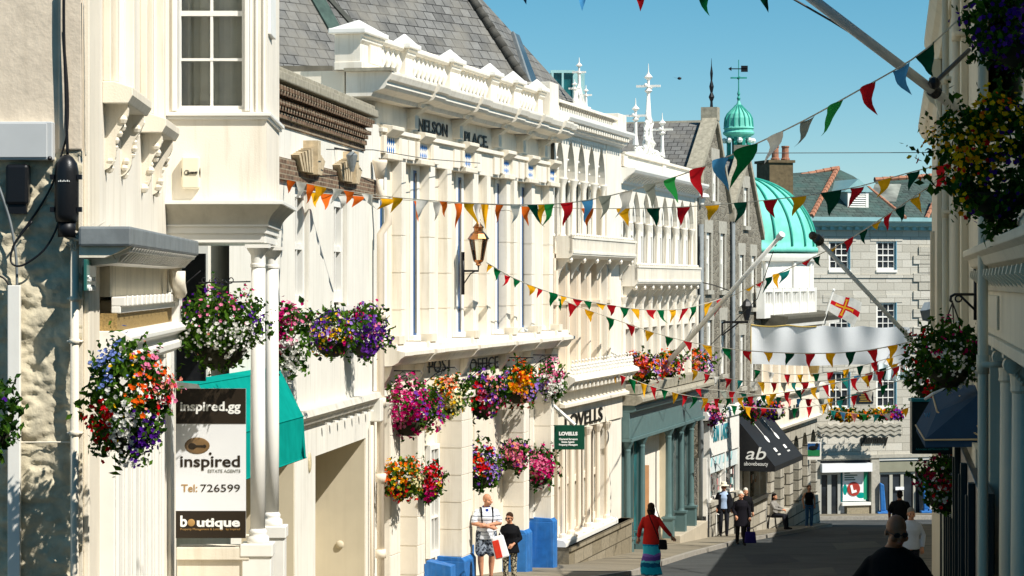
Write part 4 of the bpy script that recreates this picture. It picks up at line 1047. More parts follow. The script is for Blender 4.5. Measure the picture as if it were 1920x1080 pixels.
# =============================================================== stone houses with gables
DS = math.atan2(1, .275)
H = Fr('stone_house', 'grey rubble stone house with two steep gables and paired white sash windows', 'building', tuple(G.w(G.u(1307), 0, 0))[:2], DS)
r6 = H.root
uA0, uA1, uB1 = 0.0, H.u(1369), H.u(1428)
m_dress = M('dressed_granite', 'b0ab9d', .8, .2, 8, .3, 40, streak=.2, grime='77715f')
def gable(u0, u1, zap, zeL, zeR, wins, nm):
    um = (u0+u1)/2
    mb = MB(); mb.wall(u0, u1, -9.6, min(zeL, zeR), 0, [w for w in wins if w[3] <= min(zeL, zeR)], .2)
    zz = min(zeL, zeR)
    # gable triangle cut around the attic window
    att = [w for w in wins if w[3] > zz]
    P = [(u0, zeL), (um, zap), (u1, zeR)]
    def top(x): return zeL+(zap-zeL)*(x-u0)/(um-u0) if x < um else zap+(zeR-zap)*(x-um)/(u1-um)
    xs = sorted({u0, u1, um}|{v for w in att for v in w[:2]})
    for a, b in zip(xs, xs[1:]):
        w = [w for w in att if w[0] < (a+b)/2 < w[1]]
        if w:
            w = w[0]; mb.poly([(a,0,zz),(b,0,zz),(b,0,w[2]),(a,0,w[2])]); mb.poly([(a,0,w[3]),(b,0,w[3]),(b,0,top(b)),(a,0,top(a))])
        else: mb.poly([(a,0,zz),(b,0,zz),(b,0,top(b)),(a,0,top(a))])
    for w in att:
        a, b, c, d = w; mb.poly([(b,0,c),(b,.2,c),(b,.2,d),(b,0,d)]); mb.poly([(a,0,c),(a,0,d),(a,.2,d),(a,.2,c)])
    mb.poly([(u0, 0, -9.6), (u0, 0, zeL), (u0, 5, zeL), (u0, 5, -9.6)]); mb.poly([(u1, 0, -9.6), (u1, 5, -9.6), (u1, 5, zeR), (u1, 0, zeR)])
    mb.build('gable_wall', m_rubble, r6)
    # coping with thickness
    mb = MB()
    for (a, za), (b, zb) in (((u0, zeL), (um, zap)), ((um, zap), (u1, zeR))):
        mb.extr([(a, za), (b, zb), (b, zb+.28), (a, za+.28)], -.12, .38, 'y')
    mb.box(um-.22, um+.22, -.14, .42, zap+.05, zap+.5); mb.box(u0-.15, u0+.15, -.18, .4, zeL-.25, zeL+.22)
    mb.build('gable_coping', m_stonecop, r6)
    mb = MB(); mb.poly([(u0, .3, zeL), (um, .3, zap), (um, 9, zap), (u0, 9, zeL)]); mb.poly([(um, .3, zap), (u1, .3, zeR), (u1, 9, zeR), (um, 9, zap)])
    mb.uv = []
    for f in mb.f:
        for k in f: v = mb.v[k]; mb.uv.append((v[1], math.hypot(v[0]-um, v[2]-zap)))
    mb.build('gable_roof', m_slate, r6)
    for a, b, c, d in wins:
        s = MB(); 
        s.box(a-.2, a, -.03, .1, c, d); s.box(b, b+.2, -.03, .1, c, d); s.box(a-.3, b+.3, -.03, .1, d, d+.42); s.box(a-.12, b+.12, -.1, .12, c-.14, c)
        s.build('window_surround', m_dress, r6); window(r6, a+.02, b-.02, c+.02, d-.02, .1, 1, 2, .2, .1, glass=m_glassp, dep=.1)
def hw(px, py0, py1, w=.85):
    u = H.u(px, .0); return (u-w/2, u+w/2, H.z(px, py1), H.z(px, py0))
gable(uA0+.1, uA1, H.z(1336, 228), H.z(1308, 330), H.z(1372, 405),
      [hw(1340, 302, 378), hw(1328, 436, 544), hw(1354, 438, 545), hw(1330, 600, 700), hw(1355, 600, 702)], 'a')
gable(uA1+.03, uB1, H.z(1391, 296), H.z(1370, 402), H.z(1427, 450),
      [hw(1398, 352, 424), hw(1390, 478, 575), hw(1412, 480, 577), hw(1391, 628, 725), hw(1411, 630, 725)], 'b')
mb = MB(); a, b = H.u(1338), H.u(1338); zt = H.z(1336, 228)+.4; u = (uA0+.1+uA1)/2
mb.lathe([(.06, 0), (.04, .3), (.1, .45), (.04, .6), (.08, .8), (.03, 1.0), (.05, 1.25), (.015, 1.5), (.005, 1.75)], (u, .1, zt), 8); mb.build('finial', m_black, r6)
mb = MB(); mb.tube([(uA1, -.1, H.z(1370, 400)), (uA1, -.1, -9.3)], .08, 8); mb.tube([(0.15, -.1, 1.9), (0.15, -.1, -9.3)], .09, 8); mb.build('downpipe', m_lead, r6, smooth=True)
# main roof running back behind the Gothic fronts
t = thing('rear_slate_roof', 'dark slate roof with ridge behind the white cresting', 'roof', at(1250, 300, 93))
mb = MB(); V = [at(1150, 320, 86), at(1330, 330, 88), at(1321, 234, 93.5), at(1165, 238, 95)]
mb.poly(V); mb.poly([V[2], V[3], V[3]+Vector((0, 5, -4)), V[2]+Vector((0, 5, -4))]); mb.uv = [(0, 0), (4, 0), (4, 4), (0, 4)]+[(0, 0), (4, 0), (4, 4), (0, 4)]; mb.build('slate_slope', m_slateg, t, world=True)
mb = MB(); mb.tube([V[2]+Vector((.1, 0, .05)), V[3]+Vector((0, 0, .05))], .14, 6); mb.build('ridge', m_stonecop, t, world=True)
mb = MB(); p, q = at(1277, 300, 88), at(1306, 277, 88); mb.box(p.x, q.x, 87.6, 90, p.z-.5, q.z); mb.box(p.x-.3, q.x+.25, 87.2, 90, p.z-.6, p.z-.35); mb.build('roof_hatch', M('dark_render', '55524a', .9, .2, 4), t, world=True)
t = thing('ventilator', 'white rooftop vent cowl at the joint of the Gothic front and stone house', 'vent', at(1312, 372, 84))
mb = MB(); c = at(1313, 372, 83.6); mb.lathe([(.12, 0), (.16, .2), (.3, .24), (.26, .34), (.05, .4)], c-Vector((0, 0, .2)), 10); mb.build('cowl', m_white, t, world=True)
# ---- shops below the gables
mb = MB(); a, b = uA0+.1, H.u(1370); zs0, zs1 = H.z(1340, 848), H.z(1340, 783)
mb.box(a+.5, b, -.3, .0, zs0, zs1); mb.box(a+.45, b+.05, -.36, 0, zs1, zs1+.14); mb.build('shop_sign_panel', m_white, r6)
t0, t1 = H.u(1337, -.3), H.u(1366, -.3)
text('SUN  LAKES', .7, M('teal_lettering', '2b7f8c', .5, .05, 3), r6, ext=.01, bold=.02, loc=(t0, -.31, H.z(1340, 822)), width=t1-t0)
mb = MB(); mb.box(a+.5, b, -.25, 0, H.z(1340, 880), zs0-.03)
mb.build('shop_frosted_band', M('frosted_band', 'd5dedc', .5, .06, 3), r6)
mb = MB(); z_ = H.z(1340, 878)
for k in range(6):
    for j in range(2): x = a+.9+k*.72; mb.extr([(x, z_+.2+j*.45), (x+.2, z_+.5+j*.45), (x+.3, z_+.42+j*.45), (x+.14, z_+.18+j*.45)], -.262, -.25, 'y')
mb.build('fish_print', M('pale_teal_print', '8fc2c4', .5, .1, 3), r6)
cs = [a+.0, a+.5, (a+b)/2+.3, b-.1]
zb_ = -7.2
for x in cs: mb = MB(); mb.box(x, x+.14, -.3, .1, -8.0, zs0); mb.build('shop_post', m_white, r6)
m_shop = glassy('shop_glass', (.05, .05, .045), .08)
for x, y in zip(cs, cs[1:]): window(r6, x+.14, y, zb_, H.z(1340, 880), -.1, 1, 1, .07, .04, glass=m_shop, dep=.08)
mb = MB(); mb.box(a+.5, b+.1, -.36, .1, -7.35, zb_); mb.box(a+.5, b+.1, -.3, .1, -9.2, -7.35); mb.build('shop_stall_riser', m_granited, r6)
mb = MB(); mb.box(a-.0, a+.55, -.28, .1, -8.6, -7.6); mb.build('stall_box', m_black, r6)
# goods seen in the shop window
mb = MB()
for k in range(70): mb.box(*(lambda x, z, w_, h_: (x, x+w_, -.16+.02*R.random(), -.15, z, z+h_))(R.uniform(a+.1, b-.4), R.uniform(zb_+.05, zb_+1.5), R.uniform(.06, .25), R.uniform(.05, .22)), k % 4)
mb.build('window_display', [m_txw, M('pink_goods', 'c98a86', .6, .2, 4), M('teal_goods', '5a9a9a', .6, .2, 4), M('grey_goods', '7c7c78', .6, .2, 4)], r6)
# beauty shop
a2, b2 = H.u(1380), H.u(1428)
zt2 = H.z(1400, 862)
for x in (a2, a2+1.5, b2-1.6, b2-.2): mb = MB(); mb.box(x, x+.16, -.2, .1, -8.9, zt2+1); mb.build('shop_post', m_white, r6)
window(r6, a2+.16, a2+1.5, -9.3, zt2+.8, .05, 1, 1, .08, .05, mat=m_black, glass=m_shop, dep=.06)
for x, y in ((a2+1.66, b2-1.6), (b2-1.44, b2-.2)): window(r6, x, y, -7.9, zt2+.8, -.02, 1, 1, .1, .05, glass=m_shop, dep=.08)
mb = MB(); mb.box(a2+1.5, b2, -.26, .1, -7.95, -7.8); mb.build('shop_sill', m_white, r6); mb = MB(); mb.box(a2+1.5, b2+.1, -.2, .1, -9.8, -7.95); mb.build('shop_riser', m_granited, r6)
mb = MB()
for k in range(24): mb.box(*(lambda x, z, w_, h_: (x, x+w_, -.09, -.08, z, z+h_))(R.uniform(a2+1.8, b2-.6), R.uniform(-7.5, -6.4), R.uniform(.1, .3), R.uniform(.1, .3)), k % 2)
mb.build('window_display', [m_txw, M('peach_goods', 'c9a284', .6, .2, 4)], r6)
mb = MB(); mb.extr([(.1, H.z(1340, 765)), (-.3, H.z(1340, 765)), (-.36, H.z(1340, 772)), (-.3, H.z(1340, 780)), (.1, H.z(1340, 780))], a, b2); mb.build('shop_cornice', m_white, r6)
t = thing('black_awning', 'black wedge awning lettered ab with two white emblems on its slope', 'awning', H.w(H.u(1400), -.8, H.z(1400, 860)))
A0, A1 = at(1378, 858, 87.0), at(1446, 858, 86.4)
ua, ub = H.u(1376), H.u(1432)
zt_, zb_ = H.z(1378, 778), H.z(1440, 858)
out = 1.45
def hchild(o): o.matrix_parent_inverse = mtx(t).inverted() @ mtx(r6); return o
mb = MB(); mb.poly([(ua, 0, zt_), (ub, 0, zt_), (ub, -out, zb_+.18), (ua, -out, zb_+.18)]); hchild(mb.build('canopy_slope', m_awnblack, t))
mb = MB(); mb.poly([(ua, -out, zb_+.18), (ub, -out, zb_+.18), (ub, -out, zb_), (ua, -out, zb_)]); hchild(mb.build('valance', m_awnblack, t))
for x in (ua, ub): mb = MB(); mb.poly([(x, 0, zt_), (x, -out, zb_+.18), (x, -out, zb_), (x, 0, zb_)]); hchild(mb.build('end_panel', m_awnblack, t))
fm = Matrix.Translation((ua-.01, 0, 0)) @ Matrix.Rotation(rad(-90), 4, 'Z')
hchild(text('ab', .62, m_txw, t, ext=.004, bold=.004, frame=fm @ Matrix.Translation((.42, 0, zb_+.42)), width=.72, shear=.25))
hchild(text('abovebeauty', .2, m_txw, t, ext=.004, frame=fm @ Matrix.Translation((.36, 0, zb_+.2)), width=.85))
sl = Vector((0, -out, zb_+.18-zt_)); 
for k in (.34, .68):
    mb = MB(); x = ua+(ub-ua)*k
    def sp(du, s): return (x+du, -out*s-.012, zt_+(zb_+.18-zt_)*s+.012)
    mb.poly([sp(-.02, .18), sp(.06, .18), sp(.12, .5), sp(.06, .5)])
    n = 12; mb.poly([sp(.1+.22*math.cos(2*math.pi*i/n), .54+.07*math.sin(2*math.pi*i/n)) for i in range(n)])
    hchild(mb.build('emblem', m_txw, t))
    mb = MB(); mb.poly([sp(-.12, .72), sp(.3, .72), sp(.3, .79), sp(-.12, .79)]); hchild(mb.build('emblem_block', m_txw, t))
    for j in range(3): mb = MB(); mb.poly([sp(-.14+.19*j, .83), sp(-.03+.19*j, .83), sp(-.03+.19*j, .86), sp(-.14+.19*j, .86)]); hchild(mb.build('emblem_dot', m_txw, t))
mb = MB(); p = H.u(1354)
t = thing('bracket_lamp', 'black wall lamp bracket on the stone house behind the slanting flagpole', 'lamp', H.w(p, 0, H.z(1340, 630)))
mb.tube([(0, 0, 0), (0, -.0, .4), (0, -.1, .45), (0, -.9, .45)], .04, 6); mb.tube([(0, 0, 0), (0, -.6, .45)], .03, 6); mb.build('bracket', m_black, t)
mb = MB(); mb.lathe([(.08, .5), (.2, 1.0), (.12, 1.15), (.02, 1.25)], (0, -.85, 0), 6); mb.build('lantern', m_black, t)
t.rotation_euler = (0, 0, DS)

# =============================================================== domed corner building
K = Fr('domed_building', 'cream corner building with rusticated arches, terrace and green copper dome', 'building', tuple(H.w(uB1, 0, 0))[:2], DS)
r7 = K.root
k1 = K.u(1531)
zc = K.z(1490, 598); zm = K.z(1490, 735)
mb = MB(); mb.box(0, k1, 0, 8, zm, zc); mb.build('upper_wall', m_cream2, r7)
for i in range(7):
    a = .5+i*(k1-.6)/7; w_ = (k1-.6)/7
    mb = MB(); mb.box(a-.16, a+.16, -.25, 0, zm+.1, zc-.35); mb.build('pilaster', m_peach, r7)
    if i < 6: window(r7, a+.3, a+w_-.3, zm+.4, zc-.7, -.0, 1, 2, .14, .06, glass=m_glass, dep=.12)
mb = MB(); mb.extr([(.3, zc-.35), (-.2, zc-.35), (-.3, zc-.2), (-.9, zc-.1), (-1.0, zc+.1), (-1.0, zc+.2), (.3, zc+.3)], -.1, k1+.9)
mb.build('terrace_cornice', M('dark_bronze_cornice', '5d584a', .7, .3, 5, .2, 20), r7)
mb = MB()
for i in range(int((k1+.7)/.3)): mb.box(.1+i*.3, .24+i*.3, -.9, -.5, zc-.22, zc-.1)
mb.build('cornice_dentil', m_white, r7)
# shop level: cream fascia, rusticated granite piers with arched openings
zf = K.z(1490, 790)
mb = MB(); mb.box(0, k1, -.12, 8, zf, zm); mb.extr([(0, zm-.05), (-.3, zm-.02), (-.36, zm+.06), (-.36, zm+.14), (0, zm+.2)], -.05, k1+.2); mb.extr([(0, zf-.1), (-.22, zf-.1), (-.26, zf), (0, zf+.06)], -.05, k1+.15); mb.build('fascia', m_cream2, r7)
mb = MB(); a, b = K.u(1478, -.12), K.u(1497, -.12); text('Tmsk SB', .7, m_txk, r7, ext=.02, bold=.02, loc=(a, -.14, K.z(1488, 781)), width=b-a)
na = 6; bw = k1/na; zsp = K.z(1490, 850)
mb = MB()
for i in range(na): mb.arch(i*bw, (i+1)*bw, zsp, zf-.1, i*bw+.42, (i+1)*bw-.42, -.03, .6, False, 10)
for i in range(na+1):
    a, b = max(0, i*bw-.42), min(k1, i*bw+.42); mb.box(a, b, -.03, .6, -11, zsp)
mb.poly([(k1, -.03, zsp), (k1, 8, zsp), (k1, 8, zf), (k1, -.03, zf)])
mb.box(0, k1, .57, 8, -11, zf-.1, 0); mb.build('rusticated_wall', m_granited, r7)
for i in range(na):
    a, b = i*bw+.44, (i+1)*bw-.44; zl = gz(K.Y(1480))
    mb = MB(); mb.box(a, b, .35, .5, -10.6, zsp+.6); mb.build('arch_glazing', m_glassg if i % 2 else m_granited, r7)
mb = MB(); mb.box(0, k1+.08, -.14, .4, -11, -8.9); mb.build('plinth', m_granited, r7)
# terrace balustrade, drum, dome, cupola
cx, cy = at(1385, 530, 107.0).x, 107.0; Rd = 3.3
def tb(px0, px1, d, z0, z1, name, mat, n):
    m = MB(); a, b = K.u(px0, d), K.u(px1, d); m.box(a, b, d, d+.2, z1-.12, z1); m.box(a, b, d, d+.2, z0, z0+.5)
    for i in range(n+1): x = a+(b-a)*i/n; m.box(x-.13, x+.13, d-.05, d+.25, z0, z1+.04)
    for i in range(n*3): x = a+(b-a)*(i+.5)/(n*3); m.box(x-.06, x+.06, d+.04, d+.16, z0+.5, z1-.1)
    return m.build(name, mat, r7)
tb(1432, 1528, -.35, K.z(1480, 592), K.z(1480, 541), 'terrace_balustrade', m_white, 6)
def dz(py): return (H0-py)/F*cy
mb = MB(); mb.lathe([(Rd-.25, zc-1), (Rd-.25, dz(492)), (Rd-.05, dz(490)), (Rd, dz(484)), (Rd+.02, dz(479)), (Rd-.1, dz(476))], (cx, cy, 0), 48); o = mb.build('drum', m_white, r7, world=True)
for k in range(5):
    q = rad(-100+k*26); mb = MB(); x, y = cx+(Rd-.22)*math.cos(q), cy+(Rd-.22)*math.sin(q)
    mb.tube([(x, y, dz(545)), (x, y, dz(492))], .09, 8); mb.build('drum_shaft', m_white, r7, world=True)
q = MB(); prof = [(Rd, dz(474)), (Rd, dz(466)), (Rd-.06, dz(464))]+[(max(.3, (Rd-.1)*math.cos(math.pi/2*i/20)), dz(464)+(dz(332)-dz(464))*math.sin(math.pi/2*i/20)) for i in range(0, 20)]
q.lathe(prof, (cx, cy, 0), 64); q.build('dome', m_verd, r7, smooth=True, world=True)
for k in range(24):
    q = 2*math.pi*(k+.5)/24; m = MB(); P = []
    for i in range(0, 20):
        t_ = math.pi/2*i/20; rr = (Rd-.07)*math.cos(t_); P.append((cx+rr*math.cos(q), cy+rr*math.sin(q), dz(464)+.02+(dz(332)-dz(464))*math.sin(t_)))
    m.tube(P, [.05]*10+[.05-.003*i for i in range(10)], 6); m.build('dome_rib', m_verddk, r7, smooth=True, world=True)
def cup(px_r, py): return (px_r/F*cy, dz(py))
m = MB(); m.lathe([cup(28, 337), cup(26, 330), cup(22, 322), cup(19, 316), cup(24, 312), cup(24, 308), cup(17, 306), cup(17, 296)], (cx, cy, 0), 16); m.build('cupola_base', m_verddk, r7, world=True)
for k in range(8):
    q = 2*math.pi*(k+.5)/8; r_ = 20/F*cy; m = MB(); m.box(-.07, .07, -.07, .07, dz(298), dz(258)); o = m.build('cupola_post', m_verddk, r7, world=True); o.location = (0, 0, 0)
    for v in o.data.vertices: v.co.x += cx+r_*math.cos(q); v.co.y += cy+r_*math.sin(q)
m = MB(); m.lathe([cup(24, 298), cup(24, 292), cup(22, 290)], (cx, cy, 0), 16); m.lathe([cup(6, 296), cup(6, 258)], (cx, cy, 0), 8); m.build('cupola_rail', m_verddk, r7, world=True)
m = MB()
for k in range(8): q = 2*math.pi*k/8; m.ball((cx+27/F*cy*math.cos(q), cy+27/F*cy*math.sin(q), dz(264)), .12, 6)
m.build('cupola_lamp', m_white, r7, world=True)
m = MB(); m.lathe([cup(22, 260), cup(23, 256), cup(29, 252), cup(30, 249), cup(27, 246), cup(27, 243), cup(29, 241), cup(27, 237), cup(26, 230), cup(25, 222), cup(21, 214), cup(15, 208), cup(9, 202), cup(5, 197), cup(3, 192), cup(2, 188)], (cx, cy, 0), 24); m.build('cupola_roof', m_verd, r7, smooth=False, world=True)
for k in range(16):
    q = 2*math.pi*k/16; m = MB(); m.tube([(cx+r_/F*cy*math.cos(q), cy+r_/F*cy*math.sin(q), dz(p)) for r_, p in ((27, 238), (26.5, 230), (25.5, 222), (21.5, 214), (15.5, 208), (9.5, 202), (5, 197))], .03, 5); m.build('cupola_rib', m_verddk, r7, world=True)
m = MB(); m.lathe([cup(2, 190), cup(3.5, 184), cup(1.5, 180), cup(3, 176), cup(1.2, 170), cup(1, 150), cup(.7, 112)], (cx, cy, 0), 8)
for a in (0, 1): z = dz(146); m.box(cx-(.34 if a else .04), cx+(.34 if a else .04), cy-(.04 if a else .34), cy+(.04 if a else .34), z-.03, z+.03)
m.build('spire', m_verddk, r7, world=True)
m = MB(); z = dz(129); m.box(cx-.34, cx+.34, cy-.02, cy+.02, z-.02, z+.02); m.box(cx+.1, cx+.38, cy-.02, cy+.02, z-.13, z+.13); m.extr([(cx-.3, z-.09), (cx-.3, z+.09), (cx-.44, z)], cy-.02, cy+.02, 'y'); m.build('weather_vane', m_black, r7, world=True)

# =============================================================== granite pharmacy facing up the street
P0 = at(1520, 530, 119.5)
Q = Fr('pharmacy', 'grey granite building facing up the street with slate roof and pharmacy shop front', 'building', (P0.x, P0.y), math.atan2(.3, 1))
r8 = Q.root
q1 = Q.u(1790)
wins = []
for pa, pb in ((1554, 1594), (1643, 1681)):
    for ya_, yb_ in ((452, 506), (567, 622), (697, 765)): wins.append((Q.u(pa), Q.u(pb), Q.z((pa+pb)/2, yb_), Q.z((pa+pb)/2, ya_)))
zg = Q.z(1620, 855)
mb = MB(); mb.wall(-.5, q1, zg, Q.z(1640, 432), 0, wins, .22); mb.poly([(-.5, 0, -12), (-.5, 0, 3), (-.5, 9, 3), (-.5, 9, -12)]); mb.build('granite_wall', m_granite, r8)
for w_ in wins:
    mb = MB(); a, b, c, d = w_; mb.box(a-.02, b+.02, -.06, .2, c-.12, c); mb.build('window_sill', m_white, r8)
    window(r8, a+.02, b-.02, c, d, .12, 3, 4, .09, .035, glass=m_glass, dep=.08)
    mb = MB(); mb.box(b-.03, b, -.02, .1, c, d); mb.build('blue_reveal', M('pale_blue_paint', '5d9db5', .5, .1, 3), r8)
    mb = MB(); mb.box(a-.3, b+.3, -.025, .0, d, d+.36); mb.build('lintel', m_granite, r8)
mb = MB(); z = Q.z(1640, 517); mb.box(-.5, q1, -.05, 0, z-.1, z+.05); mb.build('string_course', m_granite, r8)
# quoin strips at the right-hand break
zk = Q.z(1715, 462); k = 0; u = Q.u(1712)
mb = MB()
while zk > Q.z(1715, 840):
    mb.box(u+(.0 if k % 2 else .28), u+1.0, -.07, 0, zk-.4, zk-.012); zk -= .42; k += 1
mb.build('quoins', m_granite, r8)
# eaves cornice in pale blue-green with dentils
zt = Q.z(1640, 408); zb = Q.z(1640, 432)
m_bcor = M('pale_teal_cornice', '8fb9ba', .55, .1, 3, streak=.2, grime='4f7f86')
mb = MB(); mb.extr([(.3, zb), (-.12, zb), (-.14, zb+.15), (-.42, zb+.2), (-.5, zb+.34), (-.62, zb+.42), (-.62, zt), (.3, zt+.02)], -.6, q1); mb.build('eaves_cornice', m_bcor, r8)
mb = MB()
for i in range(int(q1/.42)): mb.box(-.4+i*.42, -.22+i*.42, -.3, -.12, zb+.02, zb+.18)
mb.build('dentil', m_bcor, r8)
# roofs
zr = Q.z(1660, 322)
def rp(pts, mat, name, parent=r8):
    m = MB(); m.poly(pts); v0 = Vector(pts[0]); ex = (Vector(pts[1])-v0).normalized(); n = ex.cross(Vector(pts[2])-v0).normalized(); ey = n.cross(ex); m.uv = []
    for f in m.f:
        for k in f: d = Vector(m.v[k])-v0; m.uv.append((d.dot(ex), d.dot(ey)))
    return m.build(name, mat, parent)
ra, rb, rc = Q.u(1514), Q.u(1610), Q.u(1705)
def pt(px, py, d): return (Q.u(px, d), d, Q.z(px, py, d))
rp([pt(1400, 404, -.5), pt(1520, 404, -.5), pt(1570, 318, 4.5), pt(1480, 325, 4.5)], m_slateg, 'left_roof')
rp([pt(1520, 406, -.55), pt(1697, 410, -.55), pt(1628, 350, 3.5), pt(1600, 330, 4.6), pt(1570, 316, 4.6)], m_slateg, 'middle_roof')
rp([pt(1660, 410, .6), pt(1800, 412, .6), pt(1800, 328, 5.5), pt(1640, 338, 5.5)], m_slateg, 'right_roof')
rp([pt(1490, 372, 2.5), pt(1515, 372, 2.5), pt(1524, 338, 4.0), pt(1488, 338, 4.0)], m_stonecop, 'grey_roof_patch')
mb = MB()
def ridge(a, b, r=.13):
    a, b = Vector(a), Vector(b); n = max(2, int((b-a).length/.4))
    for i in range(n): mb.tube([a+(b-a)*i/n, a+(b-a)*(i+1.1)/n], [r*1.1, r*.85], 6)
ridge(pt(1521, 406, -.6), pt(1570, 316, 4.4)); ridge(pt(1488, 332, 4.4), pt(1572, 315, 4.4)); ridge(pt(1628, 352, 3.4), pt(1697, 408, -.6), .1); ridge(pt(1640, 337, 5.4), pt(1800, 326, 5.4)); ridge(pt(1490, 338, 4), pt(1526, 337, 4)); ridge(pt(1737, 410, .5), pt(1755, 370, 2), .11)
mb.build('ridge_tiles', m_terra, r8)
rp([pt(1630, 378, 2.6), pt(1680, 378, 2.6), pt(1690, 345, 4), pt(1640, 345, 4)], m_glassp, 'skylight')
# louvred dormer
t_ = lambda px: Q.u(px, .6)
mb = MB(); a, b, c, d = t_(1588), t_(1627), Q.z(1607, 398, .6), Q.z(1607, 360, .6)
mb.box(a, b, .6, 3.5, c, d); mb.extr([(a-.2, d), (b+.2, d), ((a+b)/2, d+.62)], .45, 3.5, 'y'); mb.build('dormer', m_bcor, r8)
mb = MB()
mb.box(a, b, .5, .6, c, c+.08); mb.box(a, a+.14, .5, .6, c, d); mb.box(b-.14, b, .5, .6, c, d)
for i in range(8): z = c+.12+i*(d-c-.14)/8; mb.extr([(.6, z+.09), (.5, z), (.5, z+.02), (.6, z+.11)], a+.14, b-.14)
mb.build('dormer_louvre', m_white, r8)
# chimney
mb = MB(); a, b = Q.u(1443, 1), Q.u(1487, 1); mb.box(a, b, 1, 2.6, 2, Q.z(1465, 305, 1)); mb.box(a-.08, b+.08, .92, 2.7, Q.z(1465, 305, 1), Q.z(1465, 300, 1)); mb.build('chimney', M('sooty_brick', '6f6046', .9, .35, 5, .5, 30, streak=.3, grime='2b2620'), r8)
for px in (1455, 1474): mb = MB(); z = Q.z(1465, 300, 1); mb.lathe([(.2, 0), (.22, .1), (.17, .14), (.16, .6), (.19, .64), (.19, .7)], (Q.u(px, 1.6), 1.7, z), 12); mb.build('chimney_pot', m_terra, r8)
# shop front
zh = Q.z(1620, 858)
mb = MB(); zz = Q.z(1620, 862); mb.box(-.5, q1, -.06, .1, zz, zg); mb.box(-.5, q1, -.14, .1, zg-.1, zg+.06); mb.build('shop_band', m_dress, r8)
def sx(px): return Q.u(px)
for pa, pb in ((1528, 1536), (1632, 1647), (1741, 1790)):
    mb = MB(); mb.box(sx(pa), sx(pb), -.12, .3, -11.6, zz); mb.build('stone_pier', m_dress, r8)
zs1, zs2 = Q.z(1590, 868), Q.z(1590, 884)
mb = MB(); mb.box(sx(1536), sx(1630), -.35, .1, zs2, zs1); mb.build('white_fascia', m_signw, r8)
mb = MB(); mb.box(sx(1536), sx(1632), -.0, .2, zs1, zz); mb.build('shutter_box', m_black, r8)
mb = MB(); mb.box(sx(1647), sx(1741), -.02, .2, Q.z(1700, 884), Q.z(1700, 864)); mb.build('grey_fascia', M('grey_fascia', '8d8c78', .7, .1, 3), r8)
mb = MB(); mb.box(sx(1647), sx(1745), -.08, .05, Q.z(1700, 862), Q.z(1700, 858)); mb.build('white_blind_bar', m_white, r8)
zg2 = -11.35
window(r8, sx(1536), sx(1577), zg2, zs2, .12, 2, 1, .14, .2, mat=M('aluminium', 'a9aaa4', .4, .05, 3), glass=m_glass, dep=.1)
mb = MB(); mb.box(sx(1580), sx(1630), .15, .25, -10.3, zs2); mb.build('poster_backing', m_glasst, r8)
mb = MB(); mb.box(sx(1582), sx(1625), .1, .14, -10.25, Q.z(1600, 882)); o = mb.build('poster', m_signw, r8)
mb = MB(); mb.lathe([(.33, 0), (.33, .02)], (0, 0, 0), 28); o2 = mb.build('poster_disc', M('poster_red', 'a3372b', .5, .05, 3), r8); o2.rotation_euler = (rad(90), 0, 0); o2.location = (sx(1602), .09, Q.z(1602, 917))
text('L', .46, m_txw, r8, ext=.01, bold=.035, frame=Matrix.Translation((sx(1598), .06, Q.z(1602, 924))) @ Matrix.Rotation(rad(14), 4, 'Y').inverted())
for k_, w_ in enumerate((10, 24, 18, 20)):
    mb = MB(); mb.box(sx(1585), sx(1585+w_), .085, .095, Q.z(1602, 888+4.2*k_), Q.z(1602, 886.2+4.2*k_)); mb.build('poster_line', m_dkgreen, r8)
mb = MB(); mb.box(sx(1621), sx(1628), .09, .1, -10.2, Q.z(1602, 884)); mb.build('poster_edge', M('poster_green', '1f8f6c', .5, .1, 3), r8)
mb = MB(); mb.ball((sx(1616), .1, -10.0), .24, 14, sc=(1, .05, .6)); mb.ball((sx(1586), .1, Q.z(1602, 918)), .22, 14, sc=(.5, .05, 1.2)); mb.build('poster_marks', m_awnteal, r8)
mb = MB(); mb.box(sx(1578), sx(1632), -.1, .3, -10.45, -10.3); mb.build('window_sill', m_white, r8); mb = MB(); mb.box(sx(1588), sx(1630), -.02, .3, -11.4, -10.45); mb.build('stall_riser', M('beige_aggregate', '9b9078', .9, .3, 20, .3, 60), r8)
window(r8, sx(1647), sx(1718), zg2, Q.z(1700, 884), .12, 3, 1, .12, .16, mat=M('door_frame', 'b5b2a4', .4, .05, 3), glass=m_glass, dep=.1)
window(r8, sx(1718), sx(1745), zg2, Q.z(1700, 884), .1, 1, 1, .1, .1, mat=m_black, glass=m_glass, dep=.1)
mb = MB(); mb.box(sx(1680), sx(1696), .05, .1, Q.z(1690, 919), Q.z(1690, 913)); mb.build('door_notice', m_signw, r8)
a, b = sx(1614), sx(1664); text('pharmacy', .55, m_txk, r8, ext=.03, bold=.02, loc=(a, -.06, Q.z(1640, 830)), width=b-a)
